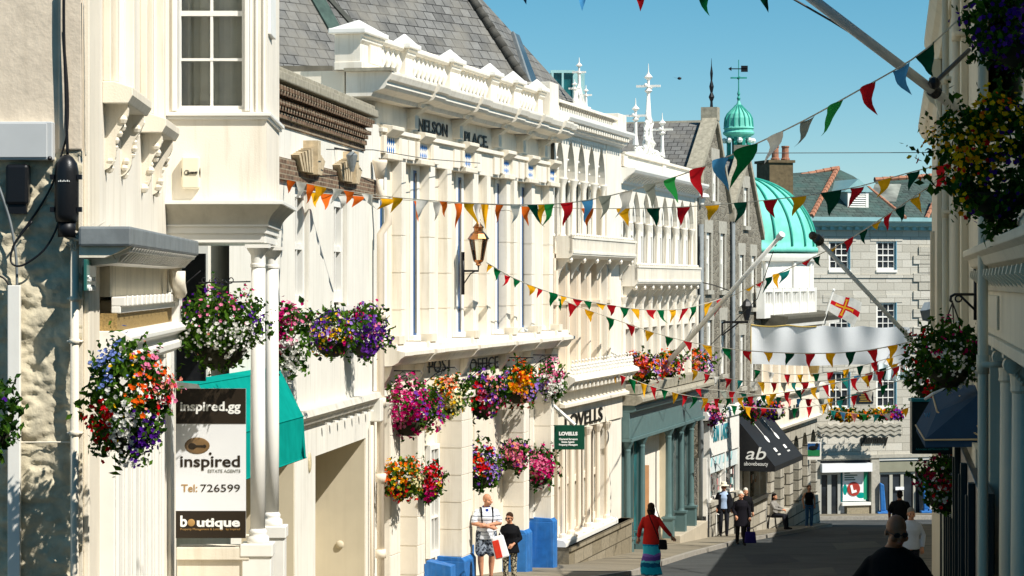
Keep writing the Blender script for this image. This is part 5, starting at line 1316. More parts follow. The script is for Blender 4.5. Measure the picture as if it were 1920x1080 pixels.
# wavy fins over the fascia
for j in range(3):
    m = MB(); a, b = sx(1527), sx(1690); n = 60; z = Q.z(1600, 800+8*j)
    P = [(a+(b-a)*i/n, z+.05*math.sin(i*1.0)) for i in range(n+1)]
    m.extr(P+[(x, y+.12) for x, y in P[::-1]], -.07, 0, 'y'); m.build('wave_fin', m_dress, r8)
mb = MB(); a, b = sx(1606), sx(1637); mb.box(a, b, -.04, 0, Q.z(1620, 756), Q.z(1620, 735)); mb.build('wall_plaque', m_black, r8)
for i in range(4):
    mb = MB(); w_ = (b-a)*(.5, .7, .6, .72)[i]/2; mb.box((a+b)/2-w_, (a+b)/2+w_, -.05, -.04, Q.z(1620, 741+4*i), Q.z(1620, 739.4+4*i)); mb.build('plaque_line', m_gold, r8)
t = thing('banner', 'small white and pale teal banner lettered in brown low in front of a pharmacy window', 'banner', at(1672, 714, 84))
mb = MB(); n = 24; P = [at(1636+70*k/n, 683+1.5*math.sin(k*.8), 84+.05*math.sin(k*1.1)) for k in range(n+1)]; O = [at(1636+70*k/n, 713+1*math.sin(k*.5), 84+.09*math.sin(k*1.1+.6)) for k in range(n+1)]
for k in range(n): mb.poly([O[k], O[k+1], P[k+1], P[k]])
mb.build('banner_cloth', thin('teal_white_vinyl', 'dfeeee', .15, .05), t, smooth=True, world=True)
m_brl = M('brown_lettering', '8a4a30', .5, .1, 3)
for s_, a_, b_, y_, h_, m_ in (('M', 1638, 1646, 697, 12, m_txk), ('ILY', 1688, 1704, 697, 13, m_brl), ('Fante', 1680, 1703, 708, 8, M('pale_teal_lettering', '7fa9ac', .5, .1, 3))):
    tx = text(s_, h_/F*83.8/.7, m_, t, ext=.004, bold=.004, loc=((a_-960)/F*83.8, 83.8, (H0-y_)/F*83.8), width=(b_-a_)/F*83.8); tx.matrix_parent_inverse = mtx(t).inverted()
for px in (1652, 1733):
    t = thing('blue_scales' if px < 1700 else 'blue_trolley', ('tall blue stand beside the stone pier of the pharmacy' if px < 1700 else 'blue stand to the right of the pharmacy doors'), 'stand', Q.w(sx(px), -.3, gz(119)))
    m = MB(); m.box(-.18, .18, -.2, .2, 0, .28); m.extr([(-.16, .28), (.1, .28), (.0, 1.5), (-.2, 1.6)], -.12, .12, 'y'); m.build('stand_body', m_blue, t, bevel=.04)
    m = MB(); m.box(-.32, .32, -.3, .24, .1, .22); m.build('stand_tray', m_blue, t, bevel=.03)
# picture sign and building sign between
t = thing('picture_sign', 'hanging sign with a dark silhouette on green and blue near the corner', 'sign', K.w(k1, -.5, -7.8))
mb = MB(); p, q = at(1509, 862, 105.6), at(1540, 829, 105.6); mb.box(p.x, q.x, 105.6, 105.68, p.z, q.z); mb.build('sign_board', m_white, t, world=True)
h = q.z-p.z
mb = MB(); mb.box(p.x+.06, q.x-.06, 105.58, 105.6, p.z+.16, p.z+.16+h*.34); mb.build('green_field', M('print_green', '1f7a48', .5, .1, 4), t, world=True)
mb = MB(); mb.box(p.x+.06, q.x-.06, 105.58, 105.6, p.z+.16+h*.34, q.z-.05); mb.build('blue_sky', M('print_blue', '1d4f86', .5, .1, 4), t, world=True)
mb = MB(); mb.ball(((p.x+q.x)/2, 105.57, p.z+.2+h*.4), .16, 10, sc=(1.2, .05, .6)); mb.ball(((p.x+q.x)/2+.16, 105.57, p.z+.3+h*.42), .07, 8, sc=(1, .1, 1.4)); mb.build('silhouette', m_black, t, world=True)
mb = MB(); c = K.w(k1, 0, q.z+.2); mb.tube([c, Vector((q.x, 105.6, q.z+.2))], .03, 6); mb.tube([c+Vector((0, 0, .6)), Vector((p.x+.1, 105.6, q.z+.2))], .02, 5); mb.tube([Vector((p.x+.1, 105.6, q.z+.2)), Vector((p.x+.1, 105.6, q.z))], .02, 5); mb.build('sign_arm', m_black, t, world=True)
# =============================================================== right-hand side of the street (in shade)
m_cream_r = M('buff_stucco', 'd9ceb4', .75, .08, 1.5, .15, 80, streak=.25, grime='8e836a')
YE = 53.3; XR = .8
aR = math.atan2(-1, -.149)
V = Fr('tall_cream_house', 'tall cream rendered house on the right with stepped eaves and downpipes', 'building', (XR+.149*YE, YE), aR)
r9 = V.root
uN = V.u(1842); uS = V.u(1765)
zlo, zhi = V.z(1749, 228), V.z(1764, 78)
ops = []
for pc in (1757, 1761, 1769, 1786, 1806):
    w_ = 1.0
    u = V.u(pc)
    for z0, z1 in ((.75, 2.7), (-2.6, -.5)): ops.append((u-w_/2, u+w_/2, z0, z1))
mb = MB(); mb.wall(0, uS, -9, zlo, 0, [o for o in ops if o[1] < uS], .18); mb.wall(uS, uN, -9, zhi, 0, [o for o in ops if o[0] > uS], .18)
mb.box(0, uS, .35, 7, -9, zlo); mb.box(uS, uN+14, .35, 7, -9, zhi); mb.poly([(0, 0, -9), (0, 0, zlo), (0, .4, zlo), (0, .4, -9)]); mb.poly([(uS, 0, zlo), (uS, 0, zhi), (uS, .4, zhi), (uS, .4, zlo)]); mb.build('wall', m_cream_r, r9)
for o in ops: window(r9, o[0]+.02, o[1]-.02, o[2], o[3], .12, 2, 2, .08, .04, mat=m_cream_r, glass=m_glass, dep=.08)
for pc in (1752, 1765.5, 1779, 1797, 1815): mb = MB(); u = V.u(pc); mb.box(u-.2, u+.2, -.08, 0, -2.2, 1.0 if pc < 1760 else zhi-.4); mb.build('pilaster_strip', m_cream_r, r9, bevel=.012)
mb = MB(); mb.box(-.05, uN, -.06, 0, -1.75, -1.5); mb.build('string_course', m_cream_r, r9)
for ua_, ub_, ze, nm in ((-.25, uS, zlo, 'far_eaves'), (uS-.2, uN+14, zhi, 'near_eaves')):
    mb = MB(); mb.extr([(.3, ze-.4), (-.06, ze-.4), (-.12, ze-.3), (-.2, ze-.24), (-.28, ze-.1), (-.28, ze+.02), (.3, ze+.1)], ua_, ub_); mb.build('eaves_cornice', m_cream_r, r9, bevel=.012)
    mb = MB(); mb.extr([(-.2, ze+.03), (-.2, ze+.15), (2.5, ze+1.3), (2.5, ze+.03)], ua_+.05, ub_); mb.build('roof_slope', m_lead, r9)
mb = MB(); u = uS+.5
mb.extr([(-.02, zhi-1.4), (-.16, zhi-.9), (-.2, zhi-.4), (-.02, zhi-.4)], u, u+.25); mb.build('eaves_bracket', m_cream_r, r9)
for pc, r_ in ((1772, .036), (1793, .038), (1843, .038)):
    mb = MB(); u = V.u(pc, -.14); mb.tube([(u, -.14, zhi-.4), (u, -.14, -8.5)], r_, 12)
    for z in (2.6, .9, -.6, -2.4): mb.tube([(u, -.14, z-.07), (u, -.14, z+.07)], r_*1.25, 12); mb.box(u-.14, u+.14, -.15, 0, z-.02, z+.02)
    mb.build('downpipe', m_cream_r, r9, smooth=True)
# dark teal shop front low down
mb = MB(); a, b = V.u(1762, -.2), V.u(1817, -.2); zt = -1.35; zt = V.z(1790, 775, -.2)
zt = V.z(1790, 850, -.2); mb.box(a, b, -.12, 0, -9, zt); mb.build('shop_front', m_tealdk, r9, bevel=.012)
for k in range(6): mb = MB(); x = a+(b-a)*k/5.5; mb.box(x, x+.14, -.18, -.12, -9, zt); mb.box(x+.05, x+.09, -.2, -.18, -9, zt-.1); mb.build('shop_pilaster', m_tealdk, r9, bevel=.008)
t = thing('dark_fascia_sign', 'dark green shop sign board hanging behind the blue awning', 'sign', at(1770, 850, 27.5))
p, q = at(1707, 850, 27.6), at(1800, 752, 27.6)
mb = MB(); mb.box(p.x, q.x, 27.5, 27.64, p.z, q.z); mb.build('sign_board', m_tealdk, t, world=True, bevel=.01)
mb = MB(); mb.box(p.x-.01, q.x, 27.46, 27.68, q.z, q.z+.03); mb.build('sign_rail', M('teal_rail', '2b7f86', .4, .1, 3), t, world=True)
sign_text(t, 'Advocates and Notaries Public', 1717, 1779, 844, 4, 27.49, M('teal_letters', '2f8f8f', .5, .05, 3))
t = thing('blue_awning', 'rounded blue canvas awning with pale piping on the shaded right side', 'awning', at(1800, 845, 26.27))
def canopy(nm, faces, mat):
    m = MB()
    for f in faces: m.poly(f)
    return m.build(nm, mat, t, world=True)
canopy('canopy', [[at(1749, 742, 26.84), at(1783, 722, 26.84), at(1799, 742, 24.85), at(1757, 772, 24.85)], [at(1749, 742, 26.84), at(1757, 772, 24.85), at(1734, 826, 24.57), at(1717, 797, 26.55)], [at(1717, 797, 26.55), at(1734, 826, 24.57), at(1735, 840, 24.57), at(1718, 808, 26.55)]], m_awnblue)
canopy('canopy_end', [[at(1799, 742, 24.85), at(1835, 740, 24.00), at(1835, 824, 24.00), at(1734, 825, 24.57), at(1757, 772, 24.85)], [at(1783, 722, 26.84), at(1830, 722, 24.99), at(1835, 740, 24.00), at(1799, 742, 24.85)], [at(1734, 825, 24.57), at(1835, 824, 24.00), at(1835, 838, 24.00), at(1735, 839, 24.57)]], m_awnblue)
mb = MB()
for pts in ([at(1799, 742, 24.82), at(1835, 802, 23.97)], [at(1757, 772, 24.82), at(1835, 816, 23.97)], [at(1734, 825, 24.54), at(1835, 824, 23.97)], [at(1717, 797, 26.53), at(1734, 825, 24.54)], [at(1749, 742, 26.81), at(1757, 772, 24.82)]): mb.tube(pts, .009, 5)
mb.build('piping', M('tan_piping', 'b09a72', .6, .1, 4), t, world=True)
mb = MB(); mb.tube([at(1735, 748, 26.98), at(1750, 738, 26.84), at(1770, 730, 26.84), at(1783, 722, 26.84), at(1830, 705, 24.85)], .016, 6); mb.build('awning_arm', m_greypl, t, world=True)
sign_text(t, 'w', 1733, 1744, 783, 14, 25.2, M('awning_print', '4f8fb5', .6, .1, 4))

# ---- near pilastered shop front
W = Fr('pilastered_shop', 'cream classical shop front with bracketed cornice and Ionic columns at the right edge', 'building', (XR+.149*21.9, 21.9), aR)
r10 = W.root
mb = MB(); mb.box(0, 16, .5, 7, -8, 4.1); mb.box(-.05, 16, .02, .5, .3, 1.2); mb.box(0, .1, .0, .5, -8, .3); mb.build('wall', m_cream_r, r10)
mb = MB(); mb.extr([(.1, .06), (-.03, .06), (-.06, .1), (-.13, .13), (-.16, .19), (-.2, .22), (-.2, .27), (.1, .3)], -.12, 16); mb.build('cornice', m_cream_r, r10, bevel=.006)
mb = MB(); mb.extr([(.1, -.06), (-.04, -.06), (-.07, .0), (-.07, .06), (.1, .06)], -.08, 16); mb.build('cornice_bed', m_cream_r, r10)
k0 = None
for k in range(22):
    if k0 is None: mb = MB(); mb.extr([(.0, .06), (-.14, .1), (-.15, .05), (-.03, -.05)], 0, .12); k0 = mb.build('modillion', m_cream_r, r10)
    else: q = k0.copy(); COL.objects.link(q); q.location = (k*.55, 0, 0)
mb = MB(); mb.extr([(.1, .3), (-.06, .3), (-.06, .36), (-.02, .42), (.1, .42)], 1.2, 16); mb.build('blocking_course', m_cream_r, r10, bevel=.006)
mb = MB(); mb.extr([(-.06, .3), (.0, .3), (.14, .78), (.08, .84), (.02, .78)], .05, .5); mb.build('scroll_end', m_cream_r, r10, bevel=.01)
mb = MB(); mb.box(.1, 16, .0, .5, -.42, -.06); mb.box(.5, 2.6, -.02, .0, -.36, -.1); mb.box(-.04, 16, -.035, .5, -.5, -.42); mb.build('frieze', m_cream_r, r10, bevel=.006)
mb = MB(); mb.box(.1, .62, .0, .5, -8, -.5)
for k in range(3): mb.box(.16+k*.15, .24+k*.15, -.012, .0, -7, -.6)
mb.box(.05, .66, -.03, .5, -.6, -.5); mb.build('pilaster', m_cream_r, r10, bevel=.006)
for u, y in ((1.9, .12), (3.9, .12)):
    c = (u, y, 0)
    mb = MB(); mb.lathe([(.10, -5), (.095, -2), (.085, -.78)], c, 20); mb.build('column', m_cream_r, r10, smooth=True)
    mb = MB(); mb.lathe([(.085, -.78), (.1, -.76), (.095, -.73), (.10, -.66), (.12, -.58)], c, 16)
    for s in (-1, 1):
        mb.tube([(u-.12, y+s*.09, -.58), (u+.12, y+s*.09, -.58)], .06, 12); mb.tube([(u+.12, y+s*.09, -.58), (u+.135, y+s*.09, -.58)], .035, 10); mb.tube([(u+.135, y+s*.09, -.58), (u+.14, y+s*.09, -.58)], .015, 8)
        for k in range(5): mb.ball((u+.1, y+s*(.02+.016*k), -.70+.02*k), .022, 6)
    mb.box(u-.14, u+.14, y-.15, y+.15, -.53, -.5); mb.build('capital', m_cream_r, r10)
mb = MB(); mb.box(.65, 16, .3, .49, -8, -.5); mb.build('shop_glazing', m_glass, r10)
for u in (1.2, 2.6, 4.2): mb = MB(); mb.box(u, u+.08, .22, .3, -8, -.5); mb.build('glazing_mullion', m_tealdk, r10)

# iron hanging bracket (for the flowers) on the pipe side
t = thing('iron_bracket', 'black scrolled iron bracket above the shaded pink flower basket', 'bracket', at(1832, 560, 25))
Yb2 = 24.6
mb = MB(); mb.tube([at(1829, 552, Yb2), at(1790, 552, Yb2), at(1783, 556, Yb2), at(1782, 564, Yb2), at(1786, 566, Yb2)], .015, 6); mb.tube([at(1829, 600, Yb2), at(1829, 500, Yb2)], .02, 6); mb.tube([at(1800, 554, Yb2), at(1830, 583, Yb2)], .013, 6)
mb.tube([at(1797+6*math.cos(q*.6), 560+6*math.sin(q*.6), Yb2) for q in range(11)], .009, 5); mb.build('scroll_arm', m_black, t, smooth=True, world=True)
mb = MB(); top = at(1786, 567, Yb2)
for px in (1772, 1800, 1788): mb.tube([top, at(px, 606, Yb2+(.1 if px == 1788 else 0))], .007, 4)
mb.build('chain', m_black, t, world=True)

# ---- buildings further along on the right, behind the tall house, and behind the camera: they shade the street
def plain_house(label, X, Y, ln, wd, ht, name='terrace_house', ang=None):
    ang = ang if ang is not None else math.atan2(-1, -.165)
    f = Fr(name, label, 'building', (X, Y), ang); g = gz(Y)-.6
    ops = []
    u = .8
    while u < ln-1.4: ops += [(u, u+1.0, g+1.3, g+3.3)]; u += 2.2
    u = .8
    while u < ln-1.4 and ht-g > 7: ops += [(u, u+1.0, g+5, g+6.8)]; u += 2.2
    ops = [o for o in ops if o[3] < ht-.3]
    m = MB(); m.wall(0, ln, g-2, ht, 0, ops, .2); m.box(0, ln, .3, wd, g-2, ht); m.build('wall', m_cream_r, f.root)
    for o in ops: window(f.root, o[0], o[1], o[2], o[3], .14, 2, 2, .08, .04, dep=.08)
    m = MB(); m.extr([(.3, ht-.3), (-.2, ht-.2), (-.25, ht), (.3, ht+.05)], -.05, ln+.05); m.extr([(-.1, ht+.02), (wd/2, ht+1.2), (wd, ht+.02)], 0, ln); m.build('roof', m_lead, f.root)
    return f
def rx(Y): return XR+.149*53.3+.165*(Y-53.3)
plain_house('low cream shop beyond the tall house on the right', rx(78), 78, 24, 9, -.6)
plain_house('narrow cream shop next to the low one on the right', rx(104), 104, 25.5, 9, -2.2)
plain_house('tall cream house beside the camera on the right', XR+.149*5.8-.2, 5.8, 30, 9, 9.5, ang=aR)
# =============================================================== ground
m = MB(); ys = [-400, -60, -20, 0, 8, 17, 28, 40, 54, 62.5, 71, 83.4, 95, 108, 120, 135, 220, 1500]
xs = [-1500, -40, 60, 1500]
vs = [(x, y, gz(min(y, 220))-.02) for y in ys for x in xs]
fs = [(j*4+i, j*4+i+1, (j+1)*4+i+1, (j+1)*4+i) for j in range(len(ys)-1) for i in range(3)]
m.add(vs, fs); tag(m.build('ground', m_asph), kind='structure')
# road surface with kerbs
kerb = [(-2.2, 20), (-1.7, 35), (-.4, 48)]+[tuple(ground_at(px, py).xy) for px, py in ((1200, 1076), (1240, 1060), (1300, 1041), (1380, 1020), (1470, 1002), (1530, 991))]
p = ground_at(1560, 986); kerb += [(p.x, p.y), (p.x-1, p.y+3), (p.x-2.2, p.y+9)]
def strip(pts, off, dz0, dz1, name, mat, h=None):
    """ribbon between a polyline and its offset list"""
    m = MB(); P = []
    # resample so that the ribbon follows the slope
    Q_ = []
    for (a, b), (o1, o2) in zip(zip(pts, pts[1:]), zip(off, off[1:])):
        n = max(1, int(abs(b[1]-a[1])/3))
        for i in range(n): f = i/n; Q_.append(((a[0]+(b[0]-a[0])*f, a[1]+(b[1]-a[1])*f), (o1[0]+(o2[0]-o1[0])*f, o1[1]+(o2[1]-o1[1])*f)))
    Q_.append((pts[-1], off[-1]))
    for a, b in Q_: P += [(a[0], a[1], gz(a[1])+dz0), (b[0], b[1], gz(b[1])+dz1)]
    for i in range(len(Q_)-1): m.poly([P[2*i], P[2*i+2], P[2*i+3], P[2*i+1]])
    if h:
        for i in range(len(Q_)-1): m.poly([P[2*i], P[2*i+2], Vector(P[2*i+2])-Vector((0, 0, h)), Vector(P[2*i])-Vector((0, 0, h))])
    return tag(m.build(name, mat), kind='structure')
lk = [(x-.0, y) for x, y in kerb]; inner = [(x-.16, y) for x, y in kerb]; wall = [(x-5.5, y) for x, y in kerb[:-3]]+[(kerb[-1][0]-6, kerb[-4][1]+i) for i in (1, 4, 9)]
strip(lk, inner, .10, .10, 'kerb', m_kerb, .14)
strip(inner, wall, .103, .12, 'pavement', m_pave)
rk = [(XR+.149*Y-1.25, Y) for Y in (3, 20, 30, 40, 53)]+[(rx(Y)-1.4, Y) for Y in (66, 92, 104)]
ro = [(x+4, y) for x, y in rk]; ri = [(x+.16, y) for x, y in rk]
strip(rk, ri, .10, .10, 'kerb', m_kerb, .14); strip(ri, ro, .103, .11, 'pavement', m_pave)
m_patch = M('asphalt_patch', '35373a', .9, .25, 2, .5, 100); m_patchl = M('worn_asphalt', '56564f', .9, .3, 3, .5, 100)
for k_, (pts, mt_) in enumerate((([(1395, 1040), (1470, 1036), (1500, 1052), (1410, 1058)], m_patch), ([(1560, 1018), (1640, 1014), (1655, 1024), (1570, 1030)], m_patchl), ([(1480, 1068), (1560, 1062), (1570, 1076), (1480, 1082)], m_patchl), ([(1590, 996), (1680, 994), (1684, 1000), (1596, 1003)], m_patch))):
    m = MB(); g_ = [ground_at(*q) for q in pts]; m.poly([Vector((v.x, v.y, gz(v.y)-.014)) for v in g_][::-1]); tag(m.build('road_patch', mt_), kind='structure')
# far pavement in front of the pharmacy
pa = [Q.w(x, -2.2, 0) for x in (-8, 0, 6, 12, 22)]; 
m = MB(); a = [Q.w(x, -2.4, gz(117.5)+.0) for x in (-10, 22)]; b = [Q.w(x, .2, gz(119.5)+.12) for x in (-10, 22)]
a = [Vector((v.x, v.y, gz(v.y)+.12)) for v in a]; b = [Vector((v.x, v.y, gz(v.y)+.14)) for v in b]
m.poly([a[0], a[1], b[1], b[0]]); tag(m.build('pavement', m_pave), kind='structure')
m = MB(); c = [v+Vector((.05, -.16, 0)) for v in a]; m.poly([c[0], c[1], a[1], a[0]]); m.poly([c[0]-Vector((0, 0, .2)), c[1]-Vector((0, 0, .2)), c[1], c[0]]); tag(m.build('kerb', m_kerb), kind='structure')
# =============================================================== flowers
m_leaf = [thin('leaf_mid', '4c6f22', .3), thin('leaf_dark', '2b4a1d', .25), thin('leaf_lime', '86a032', .35)]
FC = dict(magenta='c4146a', pink='ee86ac', red='d3161f', orange='f2641a', yellow='f4c21c', white='f5f3ea', purple='53208c', lavender='a581d6', cream='f3e9b4', salmon='f29c86', crimson='8e0f3a', violet='7a3fae', blue='7c8fd0', gold='e59a12')
FM = {k: thin('petals_'+k, v, .35, .18, 40) for k, v in FC.items()}
m_soil = M('moss_lining', '2a2a18', .95, .3, 20)
def petal_flower(m, c, nrm, r, k=5):
    nrm = nrm.normalized(); a = nrm.orthogonal().normalized(); b = nrm.cross(a); q0 = R.random()*6.3
    n = k*2; P = [c-nrm*r*.25]
    for i in range(n):
        q = q0+2*math.pi*i/n; rr = r*(1.0 if i % 2 == 0 else .72)*R.uniform(.88, 1.1); P.append(c+a*(math.cos(q)*rr)+b*(math.sin(q)*rr)+nrm*R.uniform(-.1, .2)*r)
    m.add(P, [(0, i+1, (i+1) % n+1) for i in range(n)])
def leafquad(m, c, r, mi=0):
    d = Vector((R.gauss(0, 1), R.gauss(0, 1), R.gauss(0, .8))).normalized(); u = d.orthogonal().normalized(); w_ = d.cross(u)
    q = R.random()*6.3; u = u*math.cos(q)+w_*math.sin(q); v = d.cross(u)
    m.add([c-u*r, c+v*r*.55+d*r*.15, c+u*r, c-v*r*.55+d*r*.15], [(0, 1, 2, 3)], mi)
def basket(label, px, py, wp, hp, Y, blooms, group='hanging flower baskets', name='hanging_basket', dens=1., fs=.034, leaf=.05, tail=.25, hang=None, dpt=1., lm=(0, 0, 1), bloomk=1.):
    c = at(px, py, Y); rx_, rz_ = wp/2/F*Y*1.2, hp/2/F*Y*1.14; ry_ = rx_*dpt if rx_ < rz_*1.4 else rz_*1.1*dpt
    t = thing(name, label, 'flower basket', (c.x, c.y, c.z-rz_*.6), group=group)
    sd = Vector((R.uniform(0, 50), R.uniform(0, 50), R.uniform(0, 50)))
    def surf(d, f):
        k = .86+.40*noise.noise(d*1.9+sd)+.24*noise.noise(d*5+sd)
        low = max(0, -d.z); taper = 1-.3*low*low
        return Vector((d.x*rx_*k*taper*f, d.y*ry_*k*taper*f, d.z*rz_*k*f))
    def rd(): 
        while 1:
            d = Vector((R.uniform(-1, 1), R.uniform(-1, 1), R.uniform(-1, 1)))
            if .05 < d.length < 1: return d.normalized()
    area = rx_*rz_+rx_*ry_+ry_*rz_
    m = MB(); n = int(min(2600, 2.6*dens*area/(leaf*leaf)))
    for i in range(n): d = rd(); leafquad(m, c+surf(d, R.uniform(.6, 1.06)), leaf*R.uniform(.6, 1.3), R.choice(lm))
    for i in range(int(26*tail/.25)):
        d = rd(); d.z = -abs(d.z)*.7-.2; p = c+surf(d.normalized(), .95); l = R.uniform(.2, .9)*tail*rz_*1.6
        for k in range(7): leafquad(m, p+Vector((R.gauss(0, .015)+d.x*.12*k/7*rx_, R.gauss(0, .015), -l*k/7)), leaf*R.uniform(.4, .8), R.choice(lm))
    for i in range(24):
        d = rd(); d.z = abs(d.z)*.6; p = c+surf(d.normalized(), .95)
        for k in range(5): leafquad(m, p+d*(.1*k*rx_*.8)+Vector((0, 0, .03*k*rz_)), leaf*R.uniform(.4, .8), R.choice(lm))
    m.build('foliage', m_leaf, t, world=True)
    m = MB(); r_ = min(rx_, ry_)*.55; z0 = c.z-rz_*.45; m.lathe([(r_*.35, -r_*.75), (r_*.75, -r_*.45), (r_, 0), (r_*.9, .02)], (c.x, c.y, z0), 14); m.build('basket_bowl', m_soil, t, smooth=True, world=True)
    for col, num, *w_ in blooms:
        m = MB()
        if not w_: w_ = [(R.uniform(-.7, .7), R.uniform(-.5, .7), .38) for _ in range(3)]
        num = int(num*bloomk*1.15)
        for i in range(num):
            x, z, s = R.choice(w_); x += R.gauss(0, s); z += R.gauss(0, s); l = math.hypot(x, z)
            if l > 1.02: x, z = x/l*R.uniform(.85, 1), z/l*R.uniform(.85, 1); l = math.hypot(x, z)
            y = -math.sqrt(max(0, 1-min(1, l*l)))
            if R.random() < .22: y = -y
            d = Vector((x, y, z)).normalized(); p = c+surf(d, R.uniform(.98, 1.13))
            petal_flower(m, p, d+Vector((R.gauss(.15, .4), R.gauss(-.2, .4), R.gauss(.25, .4))), fs*.78*R.uniform(.55, 1.3), 5)
        o = m.build('blossoms', FM[col], t, world=True); o['label'] = col+' blossoms'
    return t
def scroll_bracket(fr, root, u, z, out, name='basket_bracket'):
    m = MB(); m.tube([(u, .0, z-.45), (u, -.02, z-.45), (u, -.02, z+.12)], .012, 5); m.tube([(u, -.02, z), (u, -out, z), (u, -out-.03, z-.05)], .012, 5); m.tube([(u, -.02, z-.4), (u, -out*.5, z-.12), (u, -out*.85, z)], .01, 5)
    m.tube([(u, -out*.55+.07*math.cos(q*.7), z-.09+.07*math.sin(q*.7)) for q in range(9)], .008, 5)
    return m.build(name, m_black, root)
# --- near left
basket('huge basket of red and orange geraniums trailing white and purple flowers at the left', 238, 752, 150, 232, 19.9,
  [('blue', 90, (-.4, .75, .25)), ('orange', 70, (.5, .35, .2), (.9, .4, .12), (.4, .2, .18)), ('pink', 50, (.55, .55, .14), (.95, .2, .12)), ('red', 120, (-.75, -.25, .14), (-.4, -.2, .15), (-.6, -.5, .15), (.95, .1, .14)), ('yellow', 16, (.2, .35, .3), (-.2, -.1, .3)), ('white', 120, (.1, -.4, .22), (.1, -.65, .25), (-.1, -.25, .2)), ('purple', 110, (.65, -.5, .18), (.4, -.6, .15)), ('salmon', 24, (.9, .15, .14))], fs=.026, leaf=.042, dens=1.25, tail=.3)
basket('round basket of pink geraniums, purple petunias and white lobelia under the porch', 412, 615, 162, 140, 27.6,
  [('pink', 50, (.1, .75, .2), (-.5, .55, .2), (-.1, .3, .2), (.6, .6, .2)), ('purple', 70, (.75, .35, .2), (0, .9, .3), (.9, .1, .15), (-.7, .5, .15)), ('white', 230, (.5, -.4, .3), (.1, -.2, .3), (-.7, -.2, .3), (.6, -.1, .2)), ('magenta', 26, (.4, .85, .2)), ('salmon', 10)], fs=.026, leaf=.045, dens=1.2)
basket('pink and white basket just behind the white columns', 541, 628, 78, 134, 32.5, [('magenta', 80, (-.2, .5, .3), (-.3, .1, .3)), ('pink', 60), ('white', 150, (.4, -.4, .3), (0, -.7, .3)), ('red', 20)], fs=.036, leaf=.06)
basket('purple and yellow petunia basket on the white house', 622, 622, 100, 88, 39, [('purple', 120, (-.3, .2, .45)), ('yellow', 80, (0, 0, .4)), ('magenta', 34), ('lavender', 50), ('cream', 30)], fs=.036, leaf=.06)
basket('deep purple petunia basket beside the cream downpipe', 684, 622, 92, 98, 44.5, [('violet', 120, (.2, 0, .4)), ('purple', 130, (.2, -.2, .45)), ('lavender', 40), ('magenta', 50, (-.2, .7, .3)), ('pink', 24, (.4, -.1, .2))], fs=.04, leaf=.065)
# --- post office, upper row and lower row
basket('wide magenta petunia basket, first of the upper row on the post office', 768, 765, 108, 98, 48.2, [('magenta', 330, (0, 0, .6)), ('pink', 110), ('violet', 60, (.7, .1, .3)), ('cream', 30, (.6, -.8, .2))], fs=.05, leaf=.07, dens=.9)
basket('cream and orange basket beside the magenta one on the post office', 838, 745, 70, 84, 51, [('cream', 190, (.2, -.2, .5)), ('orange', 60, (.1, .5, .35)), ('yellow', 60), ('salmon', 40, (0, .8, .3))], fs=.045, leaf=.07)
basket('dark basket with red geraniums and purple petunias on the post office', 905, 738, 84, 92, 54, [('red', 60, (-.4, .2, .3), (-.1, -.1, .3)), ('crimson', 50), ('violet', 90, (.5, 0, .35), (-.2, .5, .3)), ('pink', 30), ('salmon', 24, (.4, .4, .3)), ('cream', 20, (.5, -.9, .15))], fs=.048, leaf=.075, lm=(0, 1, 1))
basket('orange, yellow and lilac basket on the post office', 972, 718, 76, 78, 57.5, [('orange', 90, (.2, .5, .3)), ('gold', 70, (.1, -.1, .25)), ('lavender', 90, (-.7, .3, .25), (.7, -.3, .3)), ('red', 30), ('salmon', 40, (0, -.7, .3)), ('yellow', 40, (.1, 0, .3))], fs=.05, leaf=.08)
basket('white and pink basket at the far end of the post office upper row', 1029, 715, 62, 74, 61, [('white', 170, (.2, -.1, .45)), ('pink', 80, (0, .6, .4)), ('lavender', 50, (-.5, -.2, .3)), ('magenta', 20)], fs=.05, leaf=.08)
basket('orange marigold basket with green stems low on the post office', 754, 895, 74, 82, 47.6, [('orange', 80, (.5, .5, .3), (-.5, .3, .4)), ('red', 50, (.2, -.6, .25), (-.5, -.7, .2)), ('yellow', 50), ('cream', 40, (.8, -.1, .2)), ('gold', 40)], fs=.042, leaf=.065, lm=(0, 2, 1))
basket('small crimson and pink basket next to the orange marigolds', 806, 905, 48, 76, 49.6, [('red', 100, (.1, .4, .4)), ('magenta', 60, (0, -.5, .4)), ('pink', 50), ('yellow', 10, (.7, -.2, .2))], fs=.045, leaf=.065, lm=(0, 1, 1))
basket('red and lilac basket above the man in the striped shirt', 899, 876, 76, 84, 54.2, [('red', 90, (.1, .3, .35)), ('lavender', 120, (.7, -.1, .3), (-.4, .7, .3), (.5, .6, .3)), ('orange', 30, (0, .1, .3)), ('violet', 40)], fs=.046, leaf=.075)
basket('pale pink basket upper one of the pair by the green sign', 966, 853, 54, 58, 57.8, [('pink', 130), ('salmon', 60), ('magenta', 50, (.2, -.5, .4)), ('violet', 20)], fs=.05, leaf=.075, lm=(0, 1, 1))
basket('bright pink basket lower one of the pair by the green sign', 1012, 876, 62, 76, 60.6, [('magenta', 140, (.4, 0, .4)), ('pink', 120, (-.3, .3, .4)), ('salmon', 30), ('white', 30, (0, -.8, .3))], fs=.05, leaf=.08, lm=(0, 1, 1))
for px, py in ((722, 697), (790, 690), (874, 682), (944, 672), (990, 667)): scroll_bracket(D, r3, D.u(px, -.06), D.z(px, py, -.06)+.02, .75)
m = MB(); m.tube([at(372, 530, 28.4), at(470, 528, 28.4)], .008, 5); m.tube([at(330, 548, 28.4), at(376, 508, 28.3)], .008, 5)
